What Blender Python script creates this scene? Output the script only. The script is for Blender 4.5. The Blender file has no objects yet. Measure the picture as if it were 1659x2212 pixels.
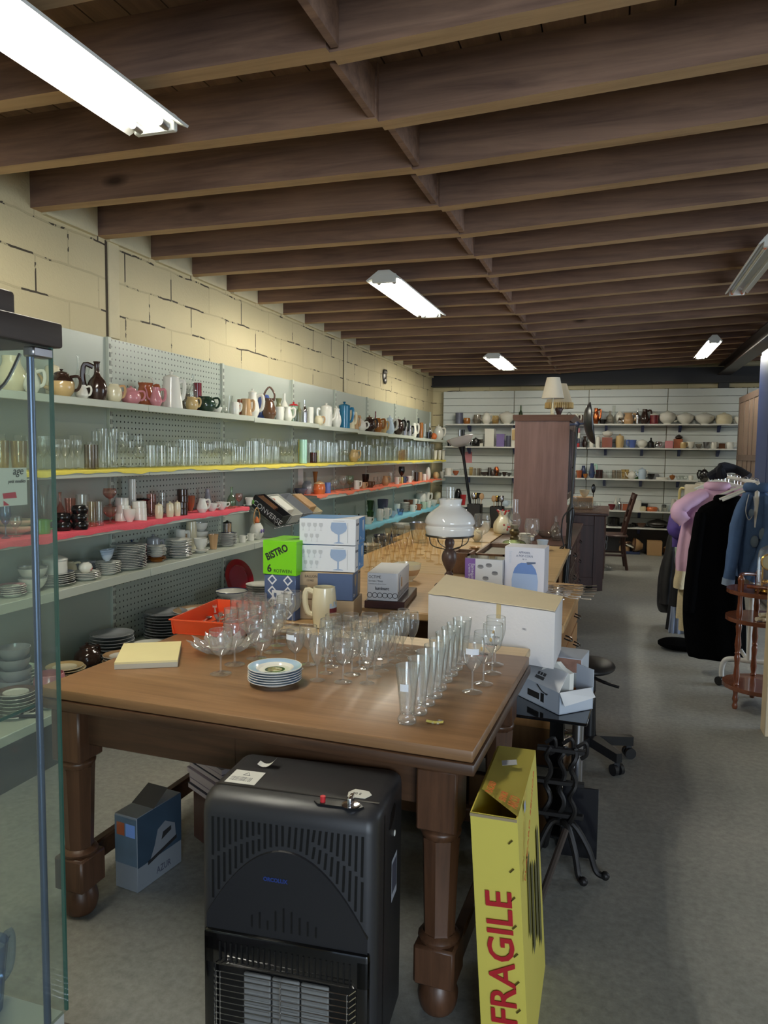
import bpy, bmesh, math, random
from mathutils import Vector, Matrix, Quaternion

random.seed(11)
SC = bpy.context.scene
COL = SC.collection
PI = math.pi

# ------------------------------------------------------------------ camera
F, CX, CY, EYE = 1597.0, 829.5, 1106.0, 1.5          # focal length in pixels, eye height in metres
_y = Vector(((1330 - CX) / F, -(983 - CY) / F, -1.0)).normalized()
_z = _y.cross(Vector((1, -0.012, 0))).normalized()
if _z.y < 0:
    _z = -_z
_x = _y.cross(_z)
ROT = Matrix((_x, _y, _z))                           # camera axes -> world axes
cam = bpy.data.cameras.new('camera')
cam.sensor_fit = 'HORIZONTAL'
cam.sensor_width = 27.0
cam.lens = 27.0 * F / 1659.0
cam.clip_start = 0.01
cam.clip_end = 100
cam.dof.use_dof = True
cam.dof.focus_distance = 3.2
cam.dof.aperture_fstop = 11.0
cam_ob = bpy.data.objects.new('camera', cam)
COL.objects.link(cam_ob)
cam_ob.matrix_world = Matrix.Translation((0, 0, EYE)) @ ROT.to_4x4()
SC.camera = cam_ob

# ------------------------------------------------------------------ light and exposure
SC.view_settings.view_transform = 'Standard'
SC.view_settings.look = 'None'
SC.view_settings.exposure = 0.42
SC.view_settings.gamma = 1.0
SC.view_settings.use_curve_mapping = False
cy = SC.cycles
cy.use_denoising = True
cy.max_bounces = 10
cy.diffuse_bounces = 4
cy.glossy_bounces = 4
cy.transmission_bounces = 8
cy.transparent_max_bounces = 48
cy.sample_clamp_indirect = 6.0
cy.caustics_reflective = False
cy.caustics_refractive = False

TUBE_STRENGTH = 86.0
DAY_FRONT, DAY_RIGHT, SKY = 150.0, 75.0, 0.55
world = bpy.data.worlds.new('daylight')
SC.world = world
world.use_nodes = True
world.node_tree.nodes['Background'].inputs[0].default_value = (0.62, 0.78, 1.0, 1)
world.node_tree.nodes['Background'].inputs[1].default_value = SKY


def area(name, loc, target, sx, sy, power, color):
    l = bpy.data.lights.new(name, 'AREA')
    l.shape = 'RECTANGLE'
    l.size, l.size_y, l.energy, l.color = sx, sy, power, color
    o = bpy.data.objects.new(name, l)
    COL.objects.link(o)
    o.location = loc
    o.rotation_euler = (Vector(target) - Vector(loc)).to_track_quat('-Z', 'Y').to_euler()
    return o


area('entrance_daylight', (2.2, -3.3, 1.5), (0.9, 4.0, 0.6), 2.2, 2.3, DAY_FRONT, (0.74, 0.87, 1.0))
area('side_door_daylight', (4.35, 5.6, 1.35), (-0.5, 5.2, 0.9), 2.4, 2.2, DAY_RIGHT, (0.74, 0.87, 1.0))


# ------------------------------------------------------------------ where a line of sight meets a plane of the room
def ray(px, py):
    return ROT @ Vector(((px - CX) / F, -(py - CY) / F, -1.0))


def PZ(px, py, z):
    r = ray(px, py)
    return Vector((0, 0, EYE)) + r * ((z - EYE) / r.z)


def PX(px, py, x):
    r = ray(px, py)
    return Vector((0, 0, EYE)) + r * (x / r.x)


def PY(px, py, y):
    r = ray(px, py)
    return Vector((0, 0, EYE)) + r * (y / r.y)


def mpp(p):
    """metres per pixel at a point"""
    c = ROT.transposed() @ (Vector(p) - Vector((0, 0, EYE)))
    return -c.z / F


# ------------------------------------------------------------------ materials
def lin(c):
    return tuple(((v / 255.0) / 12.92 if v / 255.0 <= 0.04045 else ((v / 255.0 + 0.055) / 1.055) ** 2.4) for v in c) + (1.0,)


def new_mat(name):
    m = bpy.data.materials.new(name)
    m.use_nodes = True
    nt = m.node_tree
    return m, nt, nt.nodes['Principled BSDF']


def nd(nt, typ, **kw):
    n = nt.nodes.new(typ)
    for k, v in kw.items():
        if hasattr(n, k):
            setattr(n, k, v)
        else:
            n.inputs[k.replace('_', ' ')].default_value = v
    return n


_cache = {}


def plain(name, rgb, rough=0.5, metal=0.0, coat=0.0, var=0.0, scale=8.0, bump=0.0, bscale=60.0, sheen=0.0):
    if name in _cache:
        return _cache[name]
    m, nt, b = new_mat(name)
    b.inputs['Base Color'].default_value = lin(rgb)
    b.inputs['Roughness'].default_value = rough
    b.inputs['Metallic'].default_value = metal
    b.inputs['Coat Weight'].default_value = coat
    b.inputs['Sheen Weight'].default_value = sheen
    tc = nd(nt, 'ShaderNodeTexCoord')
    if var:
        n = nd(nt, 'ShaderNodeTexNoise', Scale=scale, Detail=5.0)
        nt.links.new(tc.outputs['Object'], n.inputs['Vector'])
        mx = nd(nt, 'ShaderNodeMix', data_type='RGBA')
        c = lin(rgb)
        mx.inputs[6].default_value = tuple(v * (1 - var) for v in c[:3]) + (1,)
        mx.inputs[7].default_value = tuple(min(1, v * (1 + var)) for v in c[:3]) + (1,)
        nt.links.new(n.outputs['Fac'], mx.inputs[0])
        nt.links.new(mx.outputs[2], b.inputs['Base Color'])
    if bump:
        n = nd(nt, 'ShaderNodeTexNoise', Scale=bscale, Detail=4.0)
        nt.links.new(tc.outputs['Object'], n.inputs['Vector'])
        bp = nd(nt, 'ShaderNodeBump', Strength=bump, Distance=0.01)
        nt.links.new(n.outputs['Fac'], bp.inputs['Height'])
        nt.links.new(bp.outputs['Normal'], b.inputs['Normal'])
    _cache[name] = m
    return m


def wood(name, c1, c2, axis=0, rough=0.4, scale=1.0, knots=False, coat=0.0):
    """grain running along the given local axis"""
    if name in _cache:
        return _cache[name]
    m, nt, b = new_mat(name)
    tc = nd(nt, 'ShaderNodeTexCoord')
    mp = nd(nt, 'ShaderNodeMapping')
    s = [14.0 * scale] * 3
    s[axis] = 0.9 * scale
    mp.inputs['Scale'].default_value = s
    nt.links.new(tc.outputs['Object'], mp.inputs['Vector'])
    n1 = nd(nt, 'ShaderNodeTexNoise', Scale=2.2, Detail=8.0, Roughness=0.65, Distortion=0.6)
    nt.links.new(mp.outputs['Vector'], n1.inputs['Vector'])
    n2 = nd(nt, 'ShaderNodeTexNoise', Scale=1.6, Detail=3.0)
    nt.links.new(tc.outputs['Object'], n2.inputs['Vector'])
    ad = nd(nt, 'ShaderNodeMath', operation='MULTIPLY_ADD')
    nt.links.new(n2.outputs['Fac'], ad.inputs[0])
    ad.inputs[1].default_value = 0.5
    nt.links.new(n1.outputs['Fac'], ad.inputs[2])
    rp = nd(nt, 'ShaderNodeValToRGB')
    rp.color_ramp.elements[0].position = 0.5
    rp.color_ramp.elements[1].position = 0.98
    rp.color_ramp.elements[0].color = lin(c1)
    rp.color_ramp.elements[1].color = lin(c2)
    nt.links.new(ad.outputs[0], rp.inputs['Fac'])
    out = rp.outputs['Color']
    if knots:
        mk = nd(nt, 'ShaderNodeMapping')
        ks = [2.6] * 3
        ks[axis] = 1.1
        mk.inputs['Scale'].default_value = ks
        nt.links.new(tc.outputs['Object'], mk.inputs['Vector'])
        vo = nd(nt, 'ShaderNodeTexVoronoi', Scale=1.0)
        nt.links.new(mk.outputs['Vector'], vo.inputs['Vector'])
        kr = nd(nt, 'ShaderNodeValToRGB')
        kr.color_ramp.elements[0].position = 0.03
        kr.color_ramp.elements[1].position = 0.10
        kr.color_ramp.elements[0].color = (0.25, 0.2, 0.17, 1)
        kr.color_ramp.elements[1].color = (1, 1, 1, 1)
        nt.links.new(vo.outputs['Distance'], kr.inputs['Fac'])
        mu = nd(nt, 'ShaderNodeMix', data_type='RGBA', blend_type='MULTIPLY')
        mu.inputs[0].default_value = 1.0
        nt.links.new(out, mu.inputs[6])
        nt.links.new(kr.outputs['Color'], mu.inputs[7])
        out = mu.outputs[2]
    nt.links.new(out, b.inputs['Base Color'])
    b.inputs['Roughness'].default_value = rough
    b.inputs['Coat Weight'].default_value = coat
    bp = nd(nt, 'ShaderNodeBump', Strength=0.12, Distance=0.004)
    nt.links.new(n1.outputs['Fac'], bp.inputs['Height'])
    nt.links.new(bp.outputs['Normal'], b.inputs['Normal'])
    _cache[name] = m
    return m


def glass(name, tint=(255, 255, 255), edge=(214, 220, 218), refl=1.0, pale_glint=0.03):
    """thin clear glass: looks through, mirrors more at grazing angles"""
    if name in _cache:
        return _cache[name]
    m = bpy.data.materials.new(name)
    m.use_nodes = True
    nt = m.node_tree
    nt.nodes.clear()
    out = nd(nt, 'ShaderNodeOutputMaterial')
    lw = nd(nt, 'ShaderNodeLayerWeight', Blend=0.5)
    p5 = nd(nt, 'ShaderNodeMath', operation='POWER')
    p5.inputs[1].default_value = 4.2
    nt.links.new(lw.outputs['Facing'], p5.inputs[0])
    fr = nd(nt, 'ShaderNodeMath', operation='MULTIPLY_ADD')
    fr.inputs[1].default_value = 0.55 * refl
    fr.inputs[2].default_value = 0.05 * refl
    nt.links.new(p5.outputs[0], fr.inputs[0])
    p3 = nd(nt, 'ShaderNodeMath', operation='POWER')
    p3.inputs[1].default_value = 2.2
    nt.links.new(lw.outputs['Facing'], p3.inputs[0])
    mc = nd(nt, 'ShaderNodeMix', data_type='RGBA')
    mc.inputs[6].default_value = lin(tint)
    mc.inputs[7].default_value = lin(edge)
    nt.links.new(p3.outputs[0], mc.inputs[0])
    tr = nd(nt, 'ShaderNodeBsdfTransparent')
    nt.links.new(mc.outputs[2], tr.inputs['Color'])
    gl = nd(nt, 'ShaderNodeBsdfGlossy', Roughness=0.04)
    mx = nd(nt, 'ShaderNodeMixShader')
    df = nd(nt, 'ShaderNodeBsdfDiffuse')              # white mixed into the glass colour, imitating bright lamp highlights
    df.inputs['Color'].default_value = (0.8, 0.8, 0.8, 1)
    dm = nd(nt, 'ShaderNodeMixShader')
    dm.inputs['Fac'].default_value = pale_glint
    nt.links.new(tr.outputs[0], dm.inputs[1])
    nt.links.new(df.outputs[0], dm.inputs[2])
    nt.links.new(fr.outputs[0], mx.inputs['Fac'])
    nt.links.new(dm.outputs[0], mx.inputs[1])
    nt.links.new(gl.outputs[0], mx.inputs[2])
    nt.links.new(mx.outputs[0], out.inputs['Surface'])
    _cache[name] = m
    return m


def emit(name, rgb, strength):
    if name in _cache:
        return _cache[name]
    m = bpy.data.materials.new(name)
    m.use_nodes = True
    nt = m.node_tree
    nt.nodes.clear()
    out = nd(nt, 'ShaderNodeOutputMaterial')
    e = nd(nt, 'ShaderNodeEmission', Strength=strength)
    e.inputs['Color'].default_value = lin(rgb)
    nt.links.new(e.outputs[0], out.inputs['Surface'])
    _cache[name] = m
    return m


# glazes, plastics, metals and glasses by everyday colour words
CERAMIC = dict(white=(226, 224, 214), cream=(222, 212, 180), beige=(196, 168, 118), brown=(92, 62, 44), dkbrown=(52, 36, 30), pink=(200, 132, 140), terracotta=(158, 88, 58), green=(38, 58, 46),
               blue=(84, 104, 168), navy=(44, 58, 96), black=(24, 23, 24), grey=(150, 152, 156), tan=(186, 150, 110), orange=(206, 110, 60), olive=(120, 120, 86), red=(176, 40, 46), maroon=(110, 26, 38),
               yellow=(222, 208, 120), paleblue=(186, 204, 222), palegreen=(188, 208, 186), grass=(86, 140, 60), rust=(140, 74, 44), amber=(150, 92, 40), purple=(120, 104, 160), slate=(84, 86, 104), mint=(168, 214, 196))
METAL = dict(chrome=((215, 215, 220), 0.12), steel=((170, 170, 175), 0.28), gold=((205, 160, 80), 0.22), copper=((180, 100, 60), 0.25), silver=((236, 234, 230), 0.3), pewter=((110, 108, 105), 0.35))
GLASS = dict(clear=((254, 255, 254), (224, 230, 228)), gamber=((250, 240, 214), (214, 180, 124)), gpink=((252, 234, 228), (222, 170, 160)), ggreen=((236, 246, 232), (170, 196, 164)), gblue=((226, 236, 252), (140, 164, 206)),
             gred=((190, 60, 70), (90, 10, 20)), gsmoke=((236, 232, 226), (176, 170, 164)), gtan=((253, 247, 234), (232, 212, 176)), gdkgreen=((150, 196, 110), (60, 110, 40)))


def M(c):
    if c in CERAMIC:
        return plain('glazed_' + c, CERAMIC[c], 0.16, coat=0.3)
    if c in METAL:
        return plain('metal_' + c, METAL[c][0], METAL[c][1], 1.0)
    if c in GLASS:
        return glass('glass_' + c, *GLASS[c])
    if c.startswith('m_'):
        return plain('matt_' + c[2:], CERAMIC[c[2:]], 0.6)
    raise KeyError(c)


# ------------------------------------------------------------------ mesh helpers
def obj(name, bm, mats, parent=None, loc=None, rz=0.0, sharp=38):
    me = bpy.data.meshes.new(name)
    bm.normal_update()
    bm.to_mesh(me)
    bm.free()
    for m in (mats if isinstance(mats, (list, tuple)) else [mats]):
        me.materials.append(m)
    me.polygons.foreach_set('use_smooth', [True] * len(me.polygons))
    me.set_sharp_from_angle(angle=math.radians(sharp))
    o = bpy.data.objects.new(name, me)
    COL.objects.link(o)
    if parent is not None:
        o.parent = parent
    if loc is not None:
        o.location = loc
    o.rotation_euler.z = rz
    return o


def tag(o, label, cat, group=None):
    o['label'] = label
    o['category'] = cat
    if group:
        o['group'] = group
    return o


def struct(o, label=None):
    o['kind'] = 'structure'
    if label:
        o['label'] = label
    return o


def thing(name, label, cat, loc=(0, 0, 0), rz=0.0, group=None):
    o = bpy.data.objects.new(name, None)
    o.empty_display_size = 0.05
    COL.objects.link(o)
    o.location = loc
    o.rotation_euler.z = rz
    return tag(o, label, cat, group)


def dup(root, loc, rz, label, group=None):
    """a copy of a thing with copies of its parts and sub-parts"""
    r = root.copy()
    COL.objects.link(r)
    r.location = loc
    r.rotation_euler.z = rz
    r['label'] = label
    if group:
        r['group'] = group
    for ch in list(root.children):
        c = ch.copy()
        COL.objects.link(c)
        c.parent = r
        for g in ch.children:
            d = g.copy()
            COL.objects.link(d)
            d.parent = c
    return r


def BM():
    return bmesh.new()


def box(bm, c, s, bev=0.0, rot=None, mi=0, segs=1):
    """box with centre c and size s, edges rounded by bev"""
    n0 = len(bm.faces)
    mat = Matrix.Translation(c) @ (rot.to_4x4() if rot else Matrix.Identity(4)) @ Matrix.Diagonal((s[0], s[1], s[2], 1))
    if bev <= 0:
        bmesh.ops.create_cube(bm, size=1.0, matrix=mat)
        if mi:
            bm.faces.ensure_lookup_table()
            for f in bm.faces[n0:]:
                f.material_index = mi
        return
    t = bmesh.new()
    bmesh.ops.create_cube(t, size=1.0, matrix=mat)
    bmesh.ops.bevel(t, geom=list(t.edges), offset=min(bev, min(s) * 0.45), segments=segs, affect='EDGES', profile=0.5)
    join(bm, t, mi)


def join(bm, t, mi=None):
    vm = {}
    for v in t.verts:
        vm[v] = bm.verts.new(v.co)
    for f in t.faces:
        try:
            nf = bm.faces.new([vm[v] for v in f.verts])
            nf.material_index = f.material_index if mi is None else mi
        except ValueError:
            pass
    t.free()


def bx(bm, x0, x1, y0, y1, z0, z1, bev=0.0, mi=0, segs=1):
    box(bm, ((x0 + x1) / 2, (y0 + y1) / 2, (z0 + z1) / 2), (abs(x1 - x0), abs(y1 - y0), abs(z1 - z0)), bev, None, mi, segs)


def smooth(pts, n=3):
    """Catmull-Rom through the points"""
    out = []
    for i in range(len(pts) - 1):
        p0, p1, p2, p3 = pts[max(i - 1, 0)], pts[i], pts[i + 1], pts[min(i + 2, len(pts) - 1)]
        for k in range(n):
            t = k / n
            out.append(tuple(0.5 * (2 * b + (c - a) * t + (2 * a - 5 * b + 4 * c - d) * t * t + (3 * b - a - 3 * c + d) * t ** 3) for a, b, c, d in zip(p0, p1, p2, p3)))
    out.append(tuple(pts[-1]))
    return out


def lathe(bm, prof, seg=20, c=(0, 0, 0), mi=0, sx=1.0, sy=1.0, rip=None, mis=None):
    """turn a profile of (radius, height) about the vertical; rip(theta, t) scales the radius"""
    rows = []
    n = len(prof)
    for i, (r, z) in enumerate(prof):
        if r <= 1e-5:
            rows.append([bm.verts.new((c[0], c[1], c[2] + z))])
        else:
            row = []
            for k in range(seg):
                a = 2 * PI * k / seg
                q = r * (rip(a, i / max(1, n - 1)) if rip else 1.0)
                row.append(bm.verts.new((c[0] + q * math.cos(a) * sx, c[1] + q * math.sin(a) * sy, c[2] + z)))
            rows.append(row)
    for i in range(n - 1):
        a, b = rows[i], rows[i + 1]
        m = mis[i] if mis else mi
        for k in range(seg):
            k2 = (k + 1) % seg
            if len(a) == 1 and len(b) == 1:
                continue
            if len(a) == 1:
                vs = [a[0], b[k2], b[k]]
            elif len(b) == 1:
                vs = [a[k], a[k2], b[0]]
            else:
                vs = [a[k], a[k2], b[k2], b[k]]
            bm.faces.new(vs).material_index = m


def tube(bm, pts, rad, seg=8, closed=False, mi=0, flat=1.0, cap=True):
    """a tube along the points; rad is a number or one radius per point"""
    pts = [Vector(p) for p in pts]
    n = len(pts)
    rads = rad if isinstance(rad, (list, tuple)) else [rad] * n
    rows = []
    up = None
    for i in range(n):
        a = pts[i - 1] if (i > 0 or closed) else pts[i]
        b = pts[(i + 1) % n] if (i < n - 1 or closed) else pts[i]
        d = (b - a).normalized() if (b - a).length > 1e-9 else Vector((0, 0, 1))
        if up is None:
            up = Vector((0, 0, 1)) if abs(d.z) < 0.9 else Vector((1, 0, 0))
        s = d.cross(up)
        if s.length < 1e-6:
            s = d.cross(Vector((0.3, 1, 0.2)))
        s.normalize()
        u = s.cross(d).normalized()
        up = u
        rows.append([bm.verts.new(pts[i] + s * (rads[i] * math.cos(2 * PI * k / seg)) + u * (rads[i] * flat * math.sin(2 * PI * k / seg))) for k in range(seg)])
    rng = n if closed else n - 1
    for i in range(rng):
        a, b = rows[i], rows[(i + 1) % n]
        for k in range(seg):
            bm.faces.new([a[k], a[(k + 1) % seg], b[(k + 1) % seg], b[k]]).material_index = mi
    if cap and not closed:
        bm.faces.new(rows[0]).material_index = mi
        bm.faces.new(rows[-1][::-1]).material_index = mi


def sph(bm, c, r, sx=1, sy=1, sz=1, seg=12, mi=0, rot=None):
    t = bmesh.new()
    bmesh.ops.create_uvsphere(t, u_segments=seg, v_segments=max(6, seg * 2 // 3), radius=r,
                              matrix=Matrix.Translation(c) @ (rot.to_4x4() if rot else Matrix.Identity(4)) @ Matrix.Diagonal((sx, sy, sz, 1)))
    join(bm, t, mi)


def prism(bm, pts, a, b, mi=0):
    """extrude the outline pts (3-D points) by the vector b - a"""
    d = Vector(b) - Vector(a)
    lo = [bm.verts.new(Vector(p)) for p in pts]
    hi = [bm.verts.new(Vector(p) + d) for p in pts]
    n = len(pts)
    bm.faces.new(lo[::-1]).material_index = mi
    bm.faces.new(hi).material_index = mi
    for i in range(n):
        bm.faces.new([lo[i], lo[(i + 1) % n], hi[(i + 1) % n], hi[i]]).material_index = mi


def quad(bm, a, b, c, d, mi=0):
    bm.faces.new([bm.verts.new(Vector(p)) for p in (a, b, c, d)]).material_index = mi


def text(parent, s, size, loc, rot, mat, width=None, align='LEFT', bold=0.0, name='lettering', shear=0.0):
    cu = bpy.data.curves.new(name, 'FONT')
    cu.body = s
    cu.size = size
    cu.align_x = align
    cu.extrude = 0.0002
    cu.offset = bold
    cu.shear = shear
    cu.resolution_u = 3
    cu.materials.append(mat)
    o = bpy.data.objects.new(name, cu)
    COL.objects.link(o)
    o.parent = parent
    o.location = loc
    o.rotation_euler = rot
    if width:
        o.scale.x = width
    return o


def frame(u, v):
    """rotation whose x runs along u and whose y leans towards v"""
    u = u.normalized()
    n = u.cross(v).normalized()
    return Matrix((u, n.cross(u), n)).transposed().to_euler()


_spots = []


def settle(p, r, h, xr=None, yr=None, reach=.14):
    """the nearest free place to p for something of radius r and height h, among all that stands already"""
    best = None
    near = [q for q in _spots if abs(q[0] - p[0]) < .8 and abs(q[1] - p[1]) < .8 and q[3] < p[2] + h and p[2] < q[4]]
    n = int(reach / .012)
    for i in range(n + 1):
        d = i * .012
        for k in range(1 if i == 0 else 16):
            a = 2 * PI * k / 16
            x, y = p[0] + d * math.cos(a), p[1] + d * math.sin(a)
            if xr:
                x = max(xr[0] + r, min(xr[1] - r, x)) if xr[1] - xr[0] > 2 * r else (xr[0] + xr[1]) / 2
            if yr:
                y = max(yr[0] + r, min(yr[1] - r, y)) if yr[1] - yr[0] > 2 * r else (yr[0] + yr[1]) / 2
            gap = min([math.hypot(x - q[0], y - q[1]) - q[2] - r for q in near] or [1])
            if gap >= .001:
                _spots.append((x, y, r, p[2], p[2] + h))
                return (x, y, p[2])
            if best is None or gap - .15 * d > best[0]:
                best = (gap - .15 * d, x, y)
    _spots.append((best[1], best[2], r, p[2], p[2] + h))
    return (best[1], best[2], p[2])


ORD = 'first second third fourth fifth sixth seventh eighth ninth tenth eleventh twelfth thirteenth fourteenth fifteenth sixteenth seventeenth eighteenth nineteenth twentieth'.split()
ORD += ['twenty-' + w for w in ORD[:9]] + ['thirtieth'] + ['thirty-' + w for w in ORD[:9]] + ['fortieth']

# ================================================================== THE SETTING
XW, YB = -2.95, 12.15                                 # left wall, back wall


def zc(x):
    """height of the joists' undersides: level up to the splice, then climbing gently"""
    return 2.745 + 0.045 * max(0.0, x + 0.9)


def wall_mat(name, horiz):
    m, nt, b = new_mat(name)
    tc = nd(nt, 'ShaderNodeTexCoord')
    sp = nd(nt, 'ShaderNodeSeparateXYZ')
    nt.links.new(tc.outputs['Object'], sp.inputs[0])
    nz = nd(nt, 'ShaderNodeTexNoise', Scale=4.0, Detail=4.0)
    nt.links.new(tc.outputs['Object'], nz.inputs['Vector'])
    cb = nd(nt, 'ShaderNodeCombineXYZ')
    wob = nd(nt, 'ShaderNodeMath', operation='MULTIPLY_ADD')
    wob.inputs[1].default_value = 0.035
    nt.links.new(nz.outputs['Fac'], wob.inputs[0])
    nt.links.new(sp.outputs['Z'], wob.inputs[2])
    nt.links.new(sp.outputs[horiz], cb.inputs['X'])
    nt.links.new(wob.outputs[0], cb.inputs['Y'])
    br = nd(nt, 'ShaderNodeTexBrick', Scale=1.0)
    br.inputs['Mortar Size'].default_value = 0.006
    br.inputs['Mortar Smooth'].default_value = 0.15
    br.inputs['Brick Width'].default_value = 0.5
    br.inputs['Row Height'].default_value = 0.195
    br.inputs['Color1'].default_value = lin((214, 202, 164))
    br.inputs['Color2'].default_value = lin((206, 194, 158))
    br.inputs['Mortar'].default_value = lin((196, 184, 148))
    nt.links.new(cb.outputs[0], br.inputs['Vector'])
    # broken, unpainted stretches of joint
    n2 = nd(nt, 'ShaderNodeTexNoise', Scale=3.3, Detail=5.0, Roughness=0.7)
    nt.links.new(tc.outputs['Object'], n2.inputs['Vector'])
    th = nd(nt, 'ShaderNodeMath', operation='GREATER_THAN')
    th.inputs[1].default_value = 0.54
    nt.links.new(n2.outputs['Fac'], th.inputs[0])
    mu = nd(nt, 'ShaderNodeMath', operation='MULTIPLY')
    nt.links.new(th.outputs[0], mu.inputs[0])
    nt.links.new(br.outputs['Fac'], mu.inputs[1])
    mx = nd(nt, 'ShaderNodeMix', data_type='RGBA')
    nt.links.new(mu.outputs[0], mx.inputs[0])
    nt.links.new(br.outputs['Color'], mx.inputs[6])
    mx.inputs[7].default_value = lin((70, 62, 50))
    n3 = nd(nt, 'ShaderNodeTexNoise', Scale=1.3, Detail=6.0)
    nt.links.new(tc.outputs['Object'], n3.inputs['Vector'])
    r3 = nd(nt, 'ShaderNodeValToRGB')
    r3.color_ramp.elements[0].color = (0.78, 0.77, 0.74, 1)
    r3.color_ramp.elements[1].color = (1.08, 1.07, 1.05, 1)
    nt.links.new(n3.outputs['Fac'], r3.inputs['Fac'])
    m2 = nd(nt, 'ShaderNodeMix', data_type='RGBA', blend_type='MULTIPLY')
    m2.inputs[0].default_value = 1.0
    nt.links.new(mx.outputs[2], m2.inputs[6])
    nt.links.new(r3.outputs['Color'], m2.inputs[7])
    nt.links.new(m2.outputs[2], b.inputs['Base Color'])
    b.inputs['Roughness'].default_value = 0.7
    n4 = nd(nt, 'ShaderNodeTexNoise', Scale=70.0, Detail=4.0)
    nt.links.new(tc.outputs['Object'], n4.inputs['Vector'])
    h = nd(nt, 'ShaderNodeMath', operation='MULTIPLY_ADD')
    h.inputs[1].default_value = -1.6
    nt.links.new(br.outputs['Fac'], h.inputs[0])
    hm = nd(nt, 'ShaderNodeMath', operation='MULTIPLY')
    hm.inputs[1].default_value = 0.5
    nt.links.new(n4.outputs['Fac'], hm.inputs[0])
    nt.links.new(hm.outputs[0], h.inputs[2])
    bp = nd(nt, 'ShaderNodeBump', Strength=0.7, Distance=0.008)
    nt.links.new(h.outputs[0], bp.inputs['Height'])
    nt.links.new(bp.outputs['Normal'], b.inputs['Normal'])
    return m


def floor_mat():
    m, nt, b = new_mat('painted_concrete_floor')
    tc = nd(nt, 'ShaderNodeTexCoord')
    n1 = nd(nt, 'ShaderNodeTexNoise', Scale=0.9, Detail=7.0, Roughness=0.65)
    n2 = nd(nt, 'ShaderNodeTexNoise', Scale=38.0, Detail=5.0, Roughness=0.7)
    n3 = nd(nt, 'ShaderNodeTexNoise', Scale=5.0, Detail=8.0, Roughness=0.75)
    for n in (n1, n2, n3):
        nt.links.new(tc.outputs['Object'], n.inputs['Vector'])
    r1 = nd(nt, 'ShaderNodeValToRGB')
    r1.color_ramp.elements[0].position, r1.color_ramp.elements[1].position = 0.3, 0.72
    r1.color_ramp.elements[0].color = lin((126, 128, 124))
    r1.color_ramp.elements[1].color = lin((160, 158, 150))
    nt.links.new(n1.outputs['Fac'], r1.inputs['Fac'])
    r2 = nd(nt, 'ShaderNodeValToRGB')
    r2.color_ramp.elements[0].position, r2.color_ramp.elements[1].position = 0.3, 0.75
    r2.color_ramp.elements[0].color = (0.72, 0.72, 0.72, 1)
    r2.color_ramp.elements[1].color = (1.2, 1.2, 1.2, 1)
    nt.links.new(n2.outputs['Fac'], r2.inputs['Fac'])
    mx = nd(nt, 'ShaderNodeMix', data_type='RGBA', blend_type='MULTIPLY')
    mx.inputs[0].default_value = 1.0
    nt.links.new(r1.outputs['Color'], mx.inputs[6])
    nt.links.new(r2.outputs['Color'], mx.inputs[7])
    r3 = nd(nt, 'ShaderNodeValToRGB')                     # pale worn flecks
    r3.color_ramp.elements[0].position, r3.color_ramp.elements[1].position = 0.70, 0.76
    r3.color_ramp.elements[0].color = (0, 0, 0, 1)
    r3.color_ramp.elements[1].color = (0.5, 0.5, 0.5, 1)
    nt.links.new(n3.outputs['Fac'], r3.inputs['Fac'])
    m2 = nd(nt, 'ShaderNodeMix', data_type='RGBA')
    nt.links.new(r3.outputs['Color'], m2.inputs[0])
    nt.links.new(mx.outputs[2], m2.inputs[6])
    m2.inputs[7].default_value = lin((176, 172, 160))
    nt.links.new(m2.outputs[2], b.inputs['Base Color'])
    b.inputs['Roughness'].default_value = 0.5
    bp = nd(nt, 'ShaderNodeBump', Strength=0.25, Distance=0.004)
    nt.links.new(n2.outputs['Fac'], bp.inputs['Height'])
    nt.links.new(bp.outputs['Normal'], b.inputs['Normal'])
    return m


bm = BM()
bx(bm, -3.2, 4.7, -3.6, 12.5, -0.1, 0.0)
struct(obj('floor', bm, floor_mat()), 'bare grey concrete floor')
bm = BM()
bx(bm, XW - 0.2, XW, -3.6, 12.5, 0, 3.1)
struct(obj('wall_left', bm, wall_mat('painted_blocks_side', 'Y')), 'cream painted block wall')
bm = BM()
bx(bm, XW, 4.7, YB, YB + 0.2, 0, 3.3)
struct(obj('wall_back', bm, wall_mat('painted_blocks_end', 'X')), 'cream painted block wall at the far end')
blockm = plain('cream_paint', (208, 197, 162), 0.7, var=0.12, bump=0.3)
bm = BM()                                             # right wall with a wide side door, front wall with the entrance
bx(bm, 4.4, 4.6, -3.6, 4.3, 0, 3.3)
bx(bm, 4.4, 4.6, 6.9, 12.5, 0, 3.3)
bx(bm, 4.4, 4.6, 4.3, 6.9, 2.5, 3.3)
struct(obj('wall_right', bm, blockm), 'cream wall with a wide side door')
bm = BM()
bx(bm, XW, -0.6, -3.6, -3.45, 0, 3.3)
bx(bm, 3.0, 4.6, -3.6, -3.45, 0, 3.3)
bx(bm, -0.6, 3.0, -3.6, -3.45, 2.8, 3.3)
struct(obj('wall_front', bm, blockm), 'cream wall with the entrance')

# concrete posts cast into the left wall
for i, (y0, y1) in enumerate(((3.83, 3.93), (7.88, 7.95))):
    bm = BM()
    bx(bm, XW - 0.01, XW + 0.012, y0, y1, 2.172, 2.74, 0.004)
    struct(obj('trim_%d' % (i + 1), bm, blockm), 'painted concrete post in the block wall')
    bm = BM()
    bx(bm, XW, XW + 0.003, y0 - 0.018, y0, 2.172, 2.74)
    struct(obj('trim_%d' % (i + 11), bm, plain('dark_joint', (70, 60, 48), 0.9)), 'dark open joint beside the post')

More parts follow.
